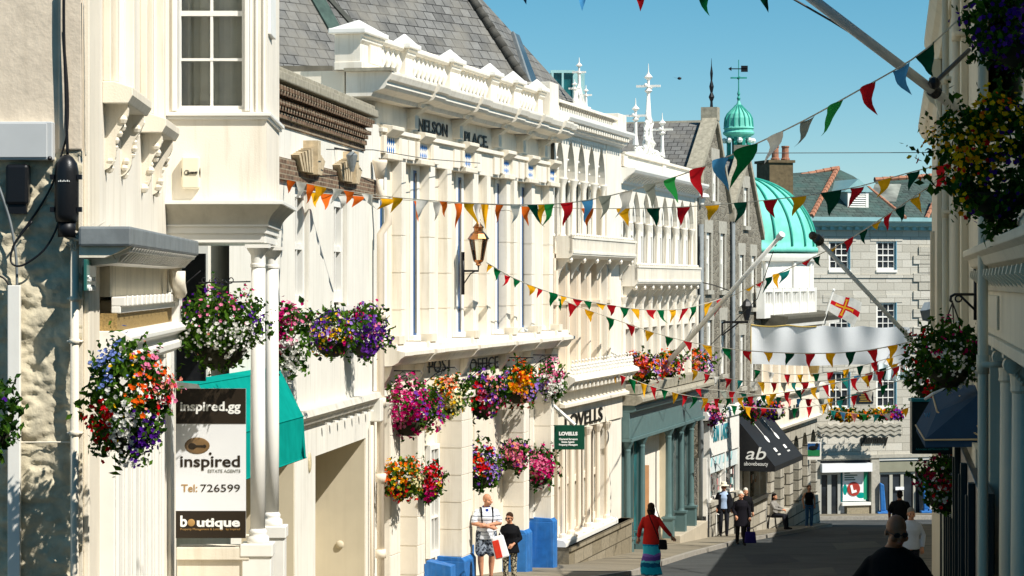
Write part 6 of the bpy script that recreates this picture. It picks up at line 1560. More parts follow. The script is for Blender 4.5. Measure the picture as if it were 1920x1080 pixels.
for cx_, s in ((384, 1), (408, 1), (432, -1)): m.tube([at(cx_+s*(10-.9*q)*math.cos(q*.62), 524+(10-.9*q)*math.sin(q*.62), 28.38) for q in range(11)], .006, 5)
m.build('basket_bracket', m_black, r1, smooth=True, world=True)
# --- window box on the balcony over the teal shop
for i, (px, py, w_, lab) in enumerate(((1200, 690, 70, 'orange and red flower trough at the near end of the teal shop ledge'), (1246, 688, 72, 'orange and lilac flower trough beside the slanting flagpole foot'), (1298, 688, 76, 'orange flower trough at the far end of the teal shop ledge'))):
    basket(lab, px, py, w_, 60, 72+5.2*i, [('orange', 170), ('red', 40), ('lavender', 50), ('salmon', 60), ('yellow', 30), ('pink', 30)], fs=.065, leaf=.1, group='flower troughs on the teal shop ledge', name='flower_trough', dpt=.6, tail=.2)
mb = MB(); mb.extr([(0, -3.1), (-.42, -3.1), (-.45, -2.85), (0, -2.85)], .2, x1 if False else G.u(1306)); mb.build('ledge_trough', m_stonecop, r5)
# --- over the small shops
basket('purple and pink basket on the stone house over the white shop', 1331, 776, 50, 44, 84, [('violet', 60), ('pink', 60, (0, .4, .4)), ('crimson', 50, (.3, -.2, .4)), ('salmon', 30)], fs=.065, leaf=.1, lm=(0, 1, 1))
basket('dark pink basket above the black awning', 1408, 768, 34, 40, 86.5, [('crimson', 50), ('pink', 30), ('violet', 30)], fs=.065, leaf=.1, lm=(0, 1, 1))
basket('purple and orange basket beyond the black awning', 1452, 770, 36, 34, 93, [('violet', 50, (0, -.4, .4)), ('orange', 30, (0, .4, .4)), ('yellow', 20), ('pink', 24)], fs=.07, leaf=.11, lm=(0, 1, 1))
basket('yellow window box under the left pharmacy window', 1581, 777, 48, 24, 118.6, [('yellow', 80), ('gold', 40), ('red', 14), ('orange', 20)], fs=.09, leaf=.13, group='window boxes of the pharmacy', name='window_box', dpt=.6)
basket('tiny orange window box between the pharmacy windows', 1619, 779, 20, 16, 118.8, [('orange', 24), ('gold', 20)], fs=.08, leaf=.12, group='window boxes of the pharmacy', name='window_box', dpt=.6)
basket('purple and yellow window box under the right pharmacy window', 1664, 776, 58, 28, 119, [('violet', 60, (.5, 0, .4)), ('magenta', 50, (.5, 0, .4)), ('yellow', 30, (-.5, .2, .4)), ('orange', 20, (-.4, .2, .4))], fs=.09, leaf=.13, group='window boxes of the pharmacy', name='window_box', dpt=.6)
# --- right side, in the shade
basket('large shaded basket of yellow violas on the right edge', 1868, 300, 222, 262, 15.2, [('yellow', 190, (-.3, .4, .3), (-.55, .1, .25), (.1, .6, .3)), ('gold', 90, (-.4, .3, .35)), ('orange', 24, (0, .8, .2), (-.8, -.1, .2)), ('purple', 90, (.3, .0, .4)), ('red', 14, (-.6, -.1, .3))], fs=.022, leaf=.034, dens=1.6, lm=(0, 1, 1), dpt=.8)
basket('shaded blue lobelia basket cut off by the top right corner', 1908, 40, 190, 190, 14.2, [('purple', 130), ('blue', 60, (.6, -.3, .3)), ('violet', 60)], fs=.02, leaf=.034, dens=1.5, lm=(1, 1, 0), dpt=.8)
basket('shaded basket of pink and white geraniums on the iron bracket', 1778, 664, 128, 122, 24.4, [('magenta', 40, (-.6, .1, .15), (.6, .2, .15), (0, .85, .15)), ('white', 110, (0, -.2, .4), (.5, -.5, .3)), ('red', 26, (-.8, .7, .2), (-.8, -.2, .2))], fs=.024, leaf=.042, dens=1.3, lm=(0, 1, 1))
basket('shaded dark red basket below the pink and white one', 1742, 712, 78, 72, 29, [('red', 36, (.2, -.5, .3)), ('white', 36), ('crimson', 30)], fs=.03, leaf=.05, dens=1.2, lm=(0, 1, 1))
basket('shaded basket of scarlet geraniums and white trailers by the dark teal shop', 1772, 905, 106, 106, 27.5, [('orange', 36, (.4, .5, .2), (.3, .1, .25), (.9, .2, .1)), ('crimson', 60, (-.5, .5, .3), (-.6, .1, .3)), ('white', 100, (.5, -.4, .3), (-.3, -.3, .3), (.4, -.8, .2)), ('red', 26, (-.3, .0, .3))], fs=.028, leaf=.045, dens=1.2, lm=(0, 1, 1))
basket('dark trailing basket cut off by the left edge', -8, 780, 84, 150, 19.4, [('purple', 20)], fs=.024, leaf=.042, lm=(1, 1, 0), dens=1.0)
# =============================================================== bunting, wires, poles, flag, banner
BC = dict(r='c01f28', g='0c6236', d='0b4030', y='e9ab1c', o='df6a24', w='e6e3da', b='4b93c6', e='8a8f84', t='2a9a92', p='e88f86', l='2f9a4a', k='12314f')
BM = {k: thin('bunting_'+k, v, .35, .1, 8) for k, v in BC.items()}
CN = dict(r='red', g='green', d='dark green', y='yellow', o='orange', w='white', b='blue', e='grey', t='teal', p='salmon', l='bright green', k='navy')
m_cord = M('bunting_cord', 'b9b4a4', .8, .2, 10); m_cordd = M('dark_cord', '4a4a48', .8, .2, 10)
def spline(P, px):
    """point on the string at a pixel column (points are (px, py, Y))"""
    P = sorted(P)
    for i in range(len(P)-1):
        if px <= P[i+1][0] or i == len(P)-2:
            p0, p1, p2, p3 = P[max(i-1, 0)], P[i], P[i+1], P[min(i+2, len(P)-1)]
            u = (px-p1[0])/(p2[0]-p1[0]); out = []
            for k in (1, 2):
                m1 = (p2[k]-p0[k])/max(1e-6, p2[0]-p0[0])*(p2[0]-p1[0]); m2 = (p3[k]-p1[k])/max(1e-6, p3[0]-p1[0])*(p2[0]-p1[0])
                out.append((2*u**3-3*u*u+1)*p1[k]+(u**3-2*u*u+u)*m1+(-2*u**3+3*u*u)*p2[k]+(u**3-u*u)*m2)
            return at(px, out[0], out[1])
def bunting(label, P, flags, w=26, h=34, r=.007, cord=None, group='bunting strings across the street'):
    xs = [p[0] for p in P]; a, b = min(xs), max(xs); n = 40
    Q = [spline(P, a+(b-a)*i/n) for i in range(n+1)]
    c = Q[n//2]; t = thing('bunting', label, 'bunting', tuple(c), group=group)
    m = MB(); m.tube(Q, r, 5); m.build('cord', cord or m_cord, t, world=True)
    for fl in flags:
        px, col = fl[0], fl[1]; fw = fl[2] if len(fl) > 2 else w; fh = fl[3] if len(fl) > 3 else h; lean = fl[4] if len(fl) > 4 else R.uniform(-.25, .25)
        p0, p1 = spline(P, px-fw/2), spline(P, px+fw/2); mid = (p0+p1)/2; H_ = fh/F*mid.y
        e = (p1-p0); en = e.normalized(); nrm = en.cross(Vector((0, 0, 1))); nrm = nrm.normalized() if nrm.length > .1 else Vector((0, -1, 0))
        sw_ = R.uniform(-.5, .5); cu = R.uniform(-.26, .26); m = MB(); K = 6; vs = []; idx = {}
        for j in range(K+1):
            v = j/K; wd = 1-v
            for i in range(K-j+1):
                u = (i/(K-j) if K > j else .5); s_ = .5+(u-.5)*wd
                pt_ = p0+e*s_-Vector((0, 0, H_*v))+en*(lean*H_*v*v)+nrm*(H_*(sw_*v*v+cu*math.sin(u*math.pi)*(1-v)*1.2+.05*math.sin(v*7+px)))
                idx[(j, i)] = len(vs); vs.append(tuple(pt_))
        fs = []
        for j in range(K):
            for i in range(K-j):
                fs.append((idx[(j, i)], idx[(j, i+1)], idx[(j+1, i)]))
                if i < K-j-1: fs.append((idx[(j, i+1)], idx[(j+1, i+1)], idx[(j+1, i)]))
        m.add(vs, fs); o = m.build('pennant', BM[col], t, smooth=True, world=True); o['label'] = CN[col]+' pennant'
    return t
bunting('bunting along the top edge with only the pennant tips in view', [(930, -40, 21), (1200, -26, 21), (1440, -30, 20), (1700, -60, 19)],
  [(980, 'k', 32, 44), (1091, 'b', 32, 52), (1200, 'r', 32, 46), (1316, 'g', 32, 54), (1431, 'd', 32, 52)], cord=m_cordd)
bunting('long bunting falling from the top right corner down to the white house', [(1840, -6, 20), (1770, 62, 20.5), (1720, 105, 21), (1600, 175, 22), (1480, 240, 23.5), (1320, 312, 26.5), (1180, 358, 29), (1060, 381, 32), (930, 383, 34.5), (760, 372, 37), (640, 356, 38), (522, 333, 39.2)],
  [(1736, 'd', 36, 58, .3), (1688, 'b', 32, 58, .3), (1625, 'r', 30, 58, .2), (1563, 'l', 30, 62), (1514, 'e', 28, 54), (1454, 'w', 32, 58, .3), (1398, 'g', 46, 78, .2), (1350, 'b', 30, 58), (1306, 'r', 30, 56), (1257, 'l', 24, 46, -.2), (1220, 'e', 22, 46), (1176, 'w', 26, 50), (1138, 'e', 20, 44, -.2), (1102, 'b', 22, 44), (1064, 'r', 24, 46, -.1), (1031, 'l', 19, 42), (1016, 'y', 16, 38), (1001, 'd', 17, 42),
   (968, 'w', 20, 36), (935, 'o', 14, 36), (880, 'y', 20, 42), (832, 'o', 14, 30), (790, 'w', 24, 36), (745, 'y', 20, 30, -.4), (688, 'w', 22, 28, .6), (655, 'o', 20, 26, -.6), (632, 'w', 18, 30, -.5), (600, 'y', 24, 34, -.7), (583, 'o', 18, 40, -.5), (566, 'w', 20, 34, -.3), (545, 'o', 18, 26)])
bunting('second long bunting just below it, from the yellow basket to the white house', [(1768, 308, 30), (1712, 322, 31), (1600, 352, 33), (1500, 368, 35), (1390, 380, 37), (1280, 388, 39), (1165, 391, 41), (1060, 390, 42), (930, 384, 43.5), (800, 378, 43), (700, 370, 42), (600, 362, 41), (530, 352, 40)],
  [(1764, 'r', 24, 40), (1712, 'd', 26, 36), (1660, 'y', 26, 36), (1606, 'r', 26, 40), (1560, 'd', 40, 46, -.2), (1498, 'y', 30, 38), (1443, 'r', 28, 34), (1390, 'd', 26, 40), (1335, 'y', 28, 30), (1280, 'r', 26, 36), (1226, 'd', 26, 36), (1169, 'y', 26, 34), (1102, 'o', 24, 34, -.1), (985, 'o', 18, 38), (909, 'y', 15, 48), (895, 'w', 14, 44), (860, 'o', 15, 48), (820, 'w', 16, 36), (785, 'o', 18, 40), (728, 'y', 30, 22, -1.0), (672, 'o', 24, 22, -.7), (645, 'w', 22, 26), (612, 'o', 24, 32, -.4), (590, 'y', 20, 30, -.6)])
bunting('bunting from the copper lantern along the Gothic fronts to the leaning flagpole', [(912, 492, 53.6), (960, 520, 56), (1040, 551, 60), (1120, 568, 64), (1200, 580, 68.5), (1270, 580, 72), (1320, 570, 74), (1358, 558, 75.4)],
  [(918, 'y', 10, 16, -.3), (932, 'g', 14, 22), (952, 'r', 11, 22), (968, 'g', 14, 17, -.4), (997, 'y', 18, 18, .6), (1012, 'r', 10, 18), (1037, 'g', 18, 26), (1056, 'y', 12, 18), (1083, 'r', 20, 14, .9), (1103, 'g', 16, 16, .9), (1127, 'y', 20, 12, .9), (1147, 'r', 18, 20, .6), (1172, 'g', 18, 20, .7), (1192, 'y', 17, 20, .6), (1220, 'r', 20, 18, .9), (1238, 'g', 13, 26, .3), (1262, 'y', 13, 26, .3), (1283, 'r', 12, 28), (1300, 'g', 12, 30), (1328, 'y', 14, 30, .1), (1350, 'r', 13, 34, .1)], r=.012)
bunting('lower parallel bunting crossing from the Lovells front to the right side', [(1040, 556, 63), (1075, 571, 63), (1150, 598, 61), (1255, 632, 58), (1360, 653, 55), (1480, 662, 51), (1600, 660, 47), (1690, 645, 43), (1720, 636, 42)],
  [(1048, 'g', 16, 22), (1073, 'r', 18, 24), (1105, 'y', 19, 22, .1), (1145, 'g', 16, 24), (1183, 'r', 17, 22), (1217, 'y', 18, 20), (1254, 'g', 17, 20), (1290, 'r', 17, 20), (1327, 'y', 18, 24), (1363, 'g', 18, 24), (1400, 'r', 18, 22), (1441, 'y', 18, 20), (1480, 'd', 19, 24), (1518, 'r', 20, 28), (1557, 'y', 19, 28), (1596, 'd', 19, 28), (1636, 'r', 20, 28), (1674, 'y', 20, 28)], r=.010)
bunting('bunting over the flower troughs reaching the banner side', [(1085, 668, 68), (1100, 680, 68), (1150, 698, 68), (1215, 722, 68), (1290, 742, 68), (1345, 747, 67), (1420, 742, 65), (1520, 728, 62), (1640, 700, 57), (1705, 680, 54)],
  [(1093, 'g', 12, 22, -.2), (1128, 'r', 18, 8, 1), (1150, 'y', 13, 20, .3), (1168, 'r', 11, 20), (1186, 'g', 14, 26), (1207, 'y', 12, 26), (1225, 'r', 12, 24), (1246, 'g', 13, 18), (1266, 'y', 13, 22), (1284, 'r', 11, 22), (1303, 'g', 11, 24), (1322, 'y', 12, 24), (1344, 'r', 11, 22), (1366, 'g', 11, 20), (1388, 'y', 12, 24), (1408, 'r', 12, 22), (1430, 'g', 11, 20), (1449, 'y', 13, 24), (1475, 'r', 12, 24), (1497, 'd', 12, 20), (1525, 'y', 13, 24), (1548, 'r', 12, 24), (1572, 'w', 12, 20), (1600, 'r', 13, 26), (1622, 'y', 13, 24), (1650, 'r', 15, 28), (1680, 'r', 15, 24, .2)], r=.010)
bunting('mixed pastel bunting sagging in front of the stone house', [(1290, 690, 80), (1340, 705, 79), (1420, 716, 77), (1520, 716, 74), (1620, 702, 70), (1700, 676, 66)],
  [(1303, 'y', 12, 22), (1326, 'r', 12, 18), (1344, 'w', 12, 18), (1366, 'r', 12, 20), (1388, 't', 11, 18), (1412, 'w', 12, 18), (1428, 'y', 13, 22), (1452, 'r', 12, 20), (1470, 'e', 12, 20), (1488, 't', 10, 20), (1510, 'r', 15, 24), (1532, 'w', 13, 18), (1560, 'y', 14, 24), (1584, 't', 14, 22), (1606, 'b', 12, 24), (1630, 'r', 15, 28), (1655, 'd', 14, 26), (1678, 'y', 14, 24)], r=.010)
bunting('small bunting strung low over the little shops', [(1170, 722, 74), (1240, 726, 76), (1330, 730, 80), (1420, 740, 83), (1500, 748, 86), (1570, 745, 86), (1640, 730, 84)],
  [(1178, 'r', 10, 20), (1196, 'g', 12, 20), (1240, 'r', 13, 16), (1262, 'w', 12, 14), (1284, 'y', 12, 16), (1310, 'r', 12, 16), (1356, 'e', 12, 22), (1372, 'r', 12, 22), (1394, 'd', 12, 22), (1416, 'e', 12, 22), (1438, 'y', 12, 18), (1460, 'd', 10, 20), (1480, 'p', 10, 18), (1498, 'b', 9, 18), (1516, 'r', 13, 24), (1540, 'e', 13, 24), (1556, 'y', 12, 24), (1580, 'd', 12, 22), (1602, 't', 12, 22), (1624, 'r', 12, 22)], r=.011)
bunting('white, green and blue bunting across the pharmacy front', [(1520, 752, 104), (1545, 766, 104), (1600, 775, 103), (1650, 777, 102), (1690, 770, 101), (1712, 760, 100)],
  [(1541, 'w', 13, 14), (1563, 't', 12, 16), (1580, 'b', 11, 18), (1602, 'p', 13, 18), (1622, 'l', 12, 16), (1644, 't', 12, 16), (1664, 'w', 13, 16), (1698, 'y', 13, 16)], r=.012)
bunting('bunting slanting from the yellow basket down to the copper dome', [(1772, 330, 30), (1715, 368, 34), (1650, 412, 39), (1590, 450, 44), (1530, 480, 50), (1470, 508, 58), (1420, 532, 66), (1370, 556, 72)],
  [(1764, 'r', 18, 30), (1716, 'y', 18, 32, .2), (1690, 'd', 22, 32, .2), (1664, 'r', 16, 32, .3), (1644, 'y', 20, 16, .8), (1618, 'd', 16, 26, .5), (1592, 'r', 18, 26, .5), (1562, 'y', 16, 14), (1530, 'd', 14, 20, -.3), (1512, 'r', 20, 10, -.8), (1472, 't', 22, 26), (1456, 'y', 12, 28, -.2), (1442, 'd', 12, 30), (1424, 'r', 16, 8), (1406, 'y', 18, 8)], r=.010)
bunting('red, white and green bunting dipping beside the black awning', [(1310, 752, 79), (1390, 762, 80), (1480, 766, 82), (1570, 752, 82), (1690, 712, 78)],
  [(1325, 'r', 12, 20), (1352, 'w', 12, 18), (1376, 'g', 12, 20), (1402, 'y', 12, 22), (1432, 'r', 12, 20), (1462, 'w', 12, 18), (1490, 'g', 12, 20), (1518, 'r', 12, 22), (1546, 'y', 12, 20), (1574, 't', 12, 20), (1602, 'r', 13, 22), (1630, 'w', 13, 20), (1658, 'g', 13, 22)], r=.011)
bunting('yellow, green and red bunting drawn tight under the white banner', [(1400, 690, 82), (1480, 702, 82), (1580, 694, 81), (1700, 662, 79)],
  [(1420, 'g', 12, 20), (1446, 'w', 12, 18), (1476, 'r', 12, 22), (1500, 'y', 12, 20), (1530, 'g', 13, 22), (1556, 'r', 13, 22), (1586, 'y', 13, 22), (1612, 'd', 13, 22), (1640, 'r', 14, 24), (1668, 'y', 14, 24)], r=.011)
def wire(label, pts, r):
    m = MB(); m.tube([at(*p) for p in pts], r, 5); return tag(m.build('overhead_wire', m_cordd), label, 'wire')
wire('thin straight wire high between the dome and the tall cream house', [(1413, 287, 50), (1590, 286.5, 51), (1765, 286, 52)], .008)
wire('dark wire running beside the thick white pole at the top right', [(1480, -6, 23), (1560, 40, 23), (1650, 96, 23.4), (1700, 126, 23.6)], .010)
wire('wire with insulators in front of the white house', [(612, 280, 40.5), (700, 281, 45), (800, 298, 50), (900, 306, 55)], .008)
wire('loose cable from the stone house wall to the flagpole', [(1318, 530, 83), (1340, 535, 82), (1368, 545, 80)], .02)
# --- poles
t = thing('flagpole', 'thick white pole slanting out from the right wall at the top of the picture', 'flagpole', at(1838, 238, 24))
mb = MB(); a, b = at(1842, 240, 24.1), at(1510, -12, 22.6); mb.tube([a, b], .046, 14); mb.build('pole', m_greypl, t, smooth=True, world=True)
p = a+(b-a)*.27; q = a+(b-a)*.30
mb = MB(); mb.tube([p, q], .06, 12); mb.ball(at(1752, 156, 23.5), .06, 8); mb.build('collar', m_black, t, world=True)
mb = MB(); mb.tube([at(1752, 156, 23.5), at(1817, 94, 24.6)], .022, 6); mb.build('stay', m_black, t, world=True)
t = thing('flagpole', 'slim white pole slanting up to the right from the flower troughs', 'flagpole', at(1252, 680, 77))
mb = MB(); a, b = at(1250, 682, 77), at(1462, 444, 72); mb.tube([a, b], [.085, .06], 10); mb.build('pole', m_white, t, smooth=True, world=True)
mb = MB(); d = (b-a).normalized(); mb.tube([b-d*.05, b+d*.14], .1, 10); mb.build('pole_cap', m_greypl, t, world=True)
mb = MB(); mb.tube([a+d*1.0, a+d*1.0+Vector((.3, 0, -.5)), at(1420, 560, 74), at(1450, 470, 72.4)], .012, 5); mb.build('halyard', m_cordd, t, world=True)
t = thing('flagpole', 'grey pole with dark knob slanting up to the left in front of the granite building', 'flagpole', at(1706, 632, 31))
mb = MB(); a, b = at(1790, 724, 32), at(1536, 452, 30.2); mb.tube([a, b], .028, 10); mb.build('pole', M('grey_pole', 'f2f1ec', .5, .1, 4), t, smooth=True, world=True)
mb = MB(); d = (b-a).normalized(); mb.tube([b-d*.02, b+d*.06], .06, 10); mb.ball(at(1524, 442, 30.1), .052, 10); mb.build('knob', M('bronze_knob', '4a443a', .5, .2, 8), t, world=True)
mb = MB(); mb.ball(at(1540, 446, 30.2), .035, 8); mb.build('pulley', m_greypl, t, world=True)
# --- Guernsey flag
t = thing('flag', 'white flag with red cross and gold inner cross waving by the granite building', 'flag', at(1545, 604, 104))
mb = MB(); a, b = at(1541, 612, 104), at(1563, 544, 104); mb.tube([a, b], .04, 8); mb.ball(b, .07, 8); mb.build('staff', m_white, t, world=True)
gx, gy_ = 40, 28; m = MB(); P = {}
c00, c10, c01, c11 = (1563, 550), (1616, 566), (1549, 580), (1602, 612)
for j in range(gy_+1):
    for i in range(gx+1):
        u, v = i/gx, j/gy_; x = (1-u)*(1-v)*c00[0]+u*(1-v)*c10[0]+(1-u)*v*c01[0]+u*v*c11[0]; y = (1-u)*(1-v)*c00[1]+u*(1-v)*c10[1]+(1-u)*v*c01[1]+u*v*c11[1]
        y += 2.2*math.sin(u*7)*u; x += 2*math.sin(v*4)*u
        P[(i, j)] = at(x, y, 104+.22*math.sin(u*6.5+v*1.5)*u)
for j in range(gy_):
    for i in range(gx):
        u, v = (i+.5)/gx, (j+.5)/gy_; rc = abs(u-.5) < .085 or abs(v-.5) < .11
        gc = (abs(u-.5) < .03+.05*max(0, abs(v-.5)-.27)*4 and abs(v-.5) < .38) or (abs(v-.5) < .04+.05*max(0, abs(u-.5)-.2)*4 and abs(u-.5) < .30)
        m.poly([P[(i, j)], P[(i+1, j)], P[(i+1, j+1)], P[(i, j+1)]], 2 if gc else 1 if rc else 0)
m.build('flag_cloth', [BM['w'], thin('flag_red', 'd5202c', .35, .05), thin('flag_gold', 'e8b030', .35, .05)], t, smooth=True, world=True)
# --- white banner seen from behind
t = thing('banner', 'wide white banner strung across the street in front of the granite building', 'banner', at(1555, 684, 85))
gx, gy_ = 80, 14; m = MB(); P = {}
for j in range(gy_+1):
    for i in range(gx+1):
        u, v = i/gx, j/gy_
        top = 609+3*u+3*abs(math.sin(u*math.pi*4.3)); bot = 684+1*u-1.5*math.cos(u*9)
        fold = .055*math.sin(u*30)*(1-.7*v)+.05*math.sin(u*17-v*2.2)*v+.02*noise.noise(Vector((u*9, v*1.5, 0)))
        P[(i, j)] = at(1408+298*u, top+(bot-top)*v, 86-1.5*u+fold)
for j in range(gy_):
    for i in range(gx): m.poly([P[(i, j)], P[(i+1, j)], P[(i+1, j+1)], P[(i, j+1)]])
m.build('banner_cloth', thin('banner_vinyl', 'f5f7f7', .12, .02), t, smooth=True, world=True)
m = MB(); m.tube([P[(i, 0)]+Vector((0, -.01, .0)) for i in range(0, 34)], .025, 5); m.tube([P[(0, j)] for j in range(gy_+1)], .02, 5); m.build('banner_hem', M('yellow_hem', 'c2a65a', .7, .2, 5), t, world=True)
m = MB(); m.tube([P[(0, 0)], at(1385, 606, 90)], .012, 5); m.tube([P[(gx, 0)], at(1760, 622, 80)], .012, 5); m.build('banner_rope', m_cord, t, world=True)
# --- hotel lantern on the corner, a bird in the sky
t = thing('corner_lantern', 'brass lantern hanging under the banner by the corner building', 'lantern', at(1527, 700, 103))
c = at(1526, 706, 103); mb = MB(); mb.lathe([(.1, 0), (.16, .1), (.3, .75), (.34, .8), (.2, 1.0), (.05, 1.1)], c, 6); mb.build('lantern_body', M('aged_brass', 'a58a52', .5, .3, 8), t, world=True)
t = thing('bird', 'small dark bird flying in the open sky', 'bird', at(1274, 147, 90))
c = at(1274, 147, 90); mb = MB(); mb.ball(c, .075, 8, sc=(1.0, 1.2, .7)); mb.add([c+Vector((-.02, .06, 0)), c+Vector((-.26, .02, .05)), c+Vector((-.02, -.06, 0))], [(0, 1, 2)]); mb.add([c+Vector((.02, .06, 0)), c+Vector((.14, .02, .07)), c+Vector((.02, -.06, 0))], [(0, 2, 1)]); mb.build('bird_body', m_black, t, world=True)
# =============================================================== people
m_skin = M('skin', 'c98f6e', .55, .08, 12, spec=.3); m_skin2 = M('skin_tanned', '915c3e', .5, .08, 12, spec=.35)
m_lip = M('lip_tone', '8e4a3e', .5, .05, 10); m_eye = M('eye_tone', '2a1d16', .3, .05, 10)
def cap(m, pts, rs, n=12):
    """tapered round-ended limb through joints"""
    pts = [Vector(p) for p in pts]
    Q, q = [], []
    for i in range(len(pts)-1):
        for k in range(5): f = k/5; Q.append(pts[i].lerp(pts[i+1], f)); q.append(rs[i]+(rs[i+1]-rs[i])*f)
    Q.append(pts[-1]); q.append(rs[-1]); m.tube(Q, q, n)
    for p, r in zip(pts, rs): m.ball(p, r*1.0, n)
def rings(m, R_, n=20):
    vs = []; 
    for cx_, cy_, z, rx_, ry_ in R_:
        for j in range(n): q = 2*math.pi*j/n; vs.append((cx_+rx_*math.cos(q), cy_+ry_*math.sin(q), z))
    k = len(R_); fs = [(i*n+j, i*n+(j+1) % n, (i+1)*n+(j+1) % n, (i+1)*n+j) for i in range(k-1) for j in range(n)]
    m.add(vs, fs+[tuple(range(n))[::-1], tuple(range((k-1)*n, k*n))])
def fuse(m, name, mat, parent, vox=.012, sm=3, paint=None):
    """one continuous skin over overlapping forms"""
    o = m.build(name, mat); md = o.modifiers.new('r', 'REMESH'); md.mode = 'VOXEL'; md.voxel_size = vox; md.use_smooth_shade = True
    s_ = o.modifiers.new('s', 'SMOOTH'); s_.factor = .5; s_.iterations = sm
    bpy.context.view_layer.update()
    me = bpy.data.meshes.new_from_object(o.evaluated_get(bpy.context.evaluated_depsgraph_get())); me.name = name
    old = o.data; bpy.data.objects.remove(o); bpy.data.meshes.remove(old)
    me.materials.clear()
    for k in (mat if isinstance(mat, list) else [mat]): me.materials.append(k)
    if paint:
        for p in me.polygons: p.material_index = paint(p.center)
    me.polygons.foreach_set('use_smooth', [True]*len(me.polygons))
    q = bpy.data.objects.new(name, me); COL.objects.link(q); q.parent = parent; return q
def person(label, base, yaw, h, pose, wear, hair=None, skin=None, vox=.010, headturn=0, nod=0, build=1., shades=False, bust=0):
    """faces -y at yaw 0. pose: hands/elbows/knees/feet as local points of a 1.75 m figure; side L is +x"""
    t = thing('person', label, 'person', base, yaw); s = h/1.75; t.scale = (s, s, s)
    skin = skin or m_skin; B_ = build
    P = dict(Ls=(.165*B_, .01, 1.39), Rs=(-.165*B_, .01, 1.39), Le=(.24*B_, .02, 1.16), Re=(-.24*B_, .02, 1.16), Lh=(.25*B_, -.04, .92), Rh=(-.25*B_, -.04, .92),
             Lp=(.095, 0, .93), Rp=(-.095, 0, .93), Lk=(.1, -.02, .51), Rk=(-.1, -.02, .51), La=(.1, .02, .09), Ra=(-.1, .02, .09), drop=0., fwd=0.)
    P.update(pose); V_ = {k: Vector(v) for k, v in P.items() if k not in ('drop', 'fwd')}; dz_ = Vector((0, P['fwd'], -P['drop']))
    for k in ('Ls', 'Rs', 'Lp', 'Rp'):
        if k not in pose: V_[k] = V_[k]+dz_
    def T(R_): return [(a, b+P['fwd'], c-P['drop'], d, e) for a, b, c, d, e in R_]
    hc = Vector((0, -.025, 1.635))+dz_; hm = Matrix.Translation(hc-Vector((0, -.02, .12))) @ Matrix.Rotation(headturn, 4, 'Z') @ Matrix.Rotation(nod, 4, 'X') @ Matrix.Translation((0, -.02, .12))
    def hp(x, y, z): return hm @ Vector((x, y, z))
    def headform(m, k=1.):
        for c, r, sc in (((0, .005, .035), .1, (.80, .98, 1.0)), ((0, -.025, -.03), .082, (.80, .95, 1.15)), ((0, -.06, -.075), .042, (1.05, .9, .8))):
            q = MB(); q.ball((0, 0, 0), r*k, 16, sc=sc); m.add([hp(*(Vector(v)+Vector(c))) for v in q.v], q.f)
    m = MB()
    rings(m, T([(0, .01, .84, .12, .09), (0, .01, .92, .165*B_, .115*B_), (0, 0, 1.02, .155*B_, .11*B_), (0, 0, 1.14, .145*B_, .105*B_), (0, -.005, 1.28, .17*B_, .12*B_), (0, 0, 1.40, .165*B_, .105), (0, .005, 1.46, .105*B_, .075), (0, 0, 1.52, .056, .058)]))
    cap(m, [Vector((0, .01, 1.44))+dz_, hp(0, .0, -.06)], [.064*B_**.5, .056*B_**.5])
    headform(m)
    q = hp(0, -.113, -.02); m.ball(q, .017, 8); m.ball(hp(0, -.105, .0), .013, 8); m.ball(hp(0, -.1, -.062), .022, 8); m.ball(hp(0, -.085, .022), .03, 8, sc=(1.9, .6, .4))
    for sx_ in (-1, 1):
        m.ball(hp(sx_*.083, .01, -.012), .026, 8, sc=(.45, .8, 1.2)); m.ball(hp(sx_*.05, -.075, -.035), .03, 8)
    for S_ in 'LR':
        sg = 1 if S_ == 'L' else -1
        cap(m, [V_[S_+'s'], V_[S_+'e'], V_[S_+'h']], [.056*B_, .044*B_, .028])
        d = (V_[S_+'h']-V_[S_+'e']).normalized(); w_ = V_[S_+'h']; sd = d.cross(Vector((0, 1, 0))); sd = sd.normalized() if sd.length > .2 else Vector((1, 0, 0)); nn = sd.cross(d)
        cap(m, [w_, w_+d*.05, w_+d*.085], [.028, .036, .034], 8)
        for k in range(4):
            b = w_+d*.085+sd*(.024*(k-1.5)); l = (.07, .08, .075, .058)[k]; cap(m, [b, b+d*l*.55+nn*.012, b+d*l+nn*.035], [.0095, .009, .0075], 6)
        b = w_+d*.03-sd*.032*sg; cap(m, [b, b+d*.035-sd*.02*sg+nn*.01, b+d*.06-sd*.022*sg+nn*.02], [.012, .011, .009], 6)
        kn, an = V_[S_+'k'], V_[S_+'a']
        cap(m, [V_[S_+'p'], kn, kn.lerp(an, .35)+Vector((0, .02, 0)), an], [.088*B_, .058*B_, .056*B_, .036])
        f = P.get(S_+'t', (0, -1, 0)); f = Vector(f).normalized(); cap(m, [an+Vector((0, 0, -.04))-f*.03, an+f*.08+Vector((0, 0, -.055)), an+f*.17+Vector((0, 0, -.065))], [.04, .036, .026], 10)
    def face(c):
        l = hm.inverted() @ Vector(c)
        if l.y < -.07 and abs(abs(l.x)-.032) < .013 and abs(l.z-.002) < .008: return 1
        if l.y < -.08 and abs(l.x) < .024 and abs(l.z+.062) < .006: return 2
        return 0
    fuse(m, 'body', [skin, m_eye, m_lip], t, vox, 2, face)
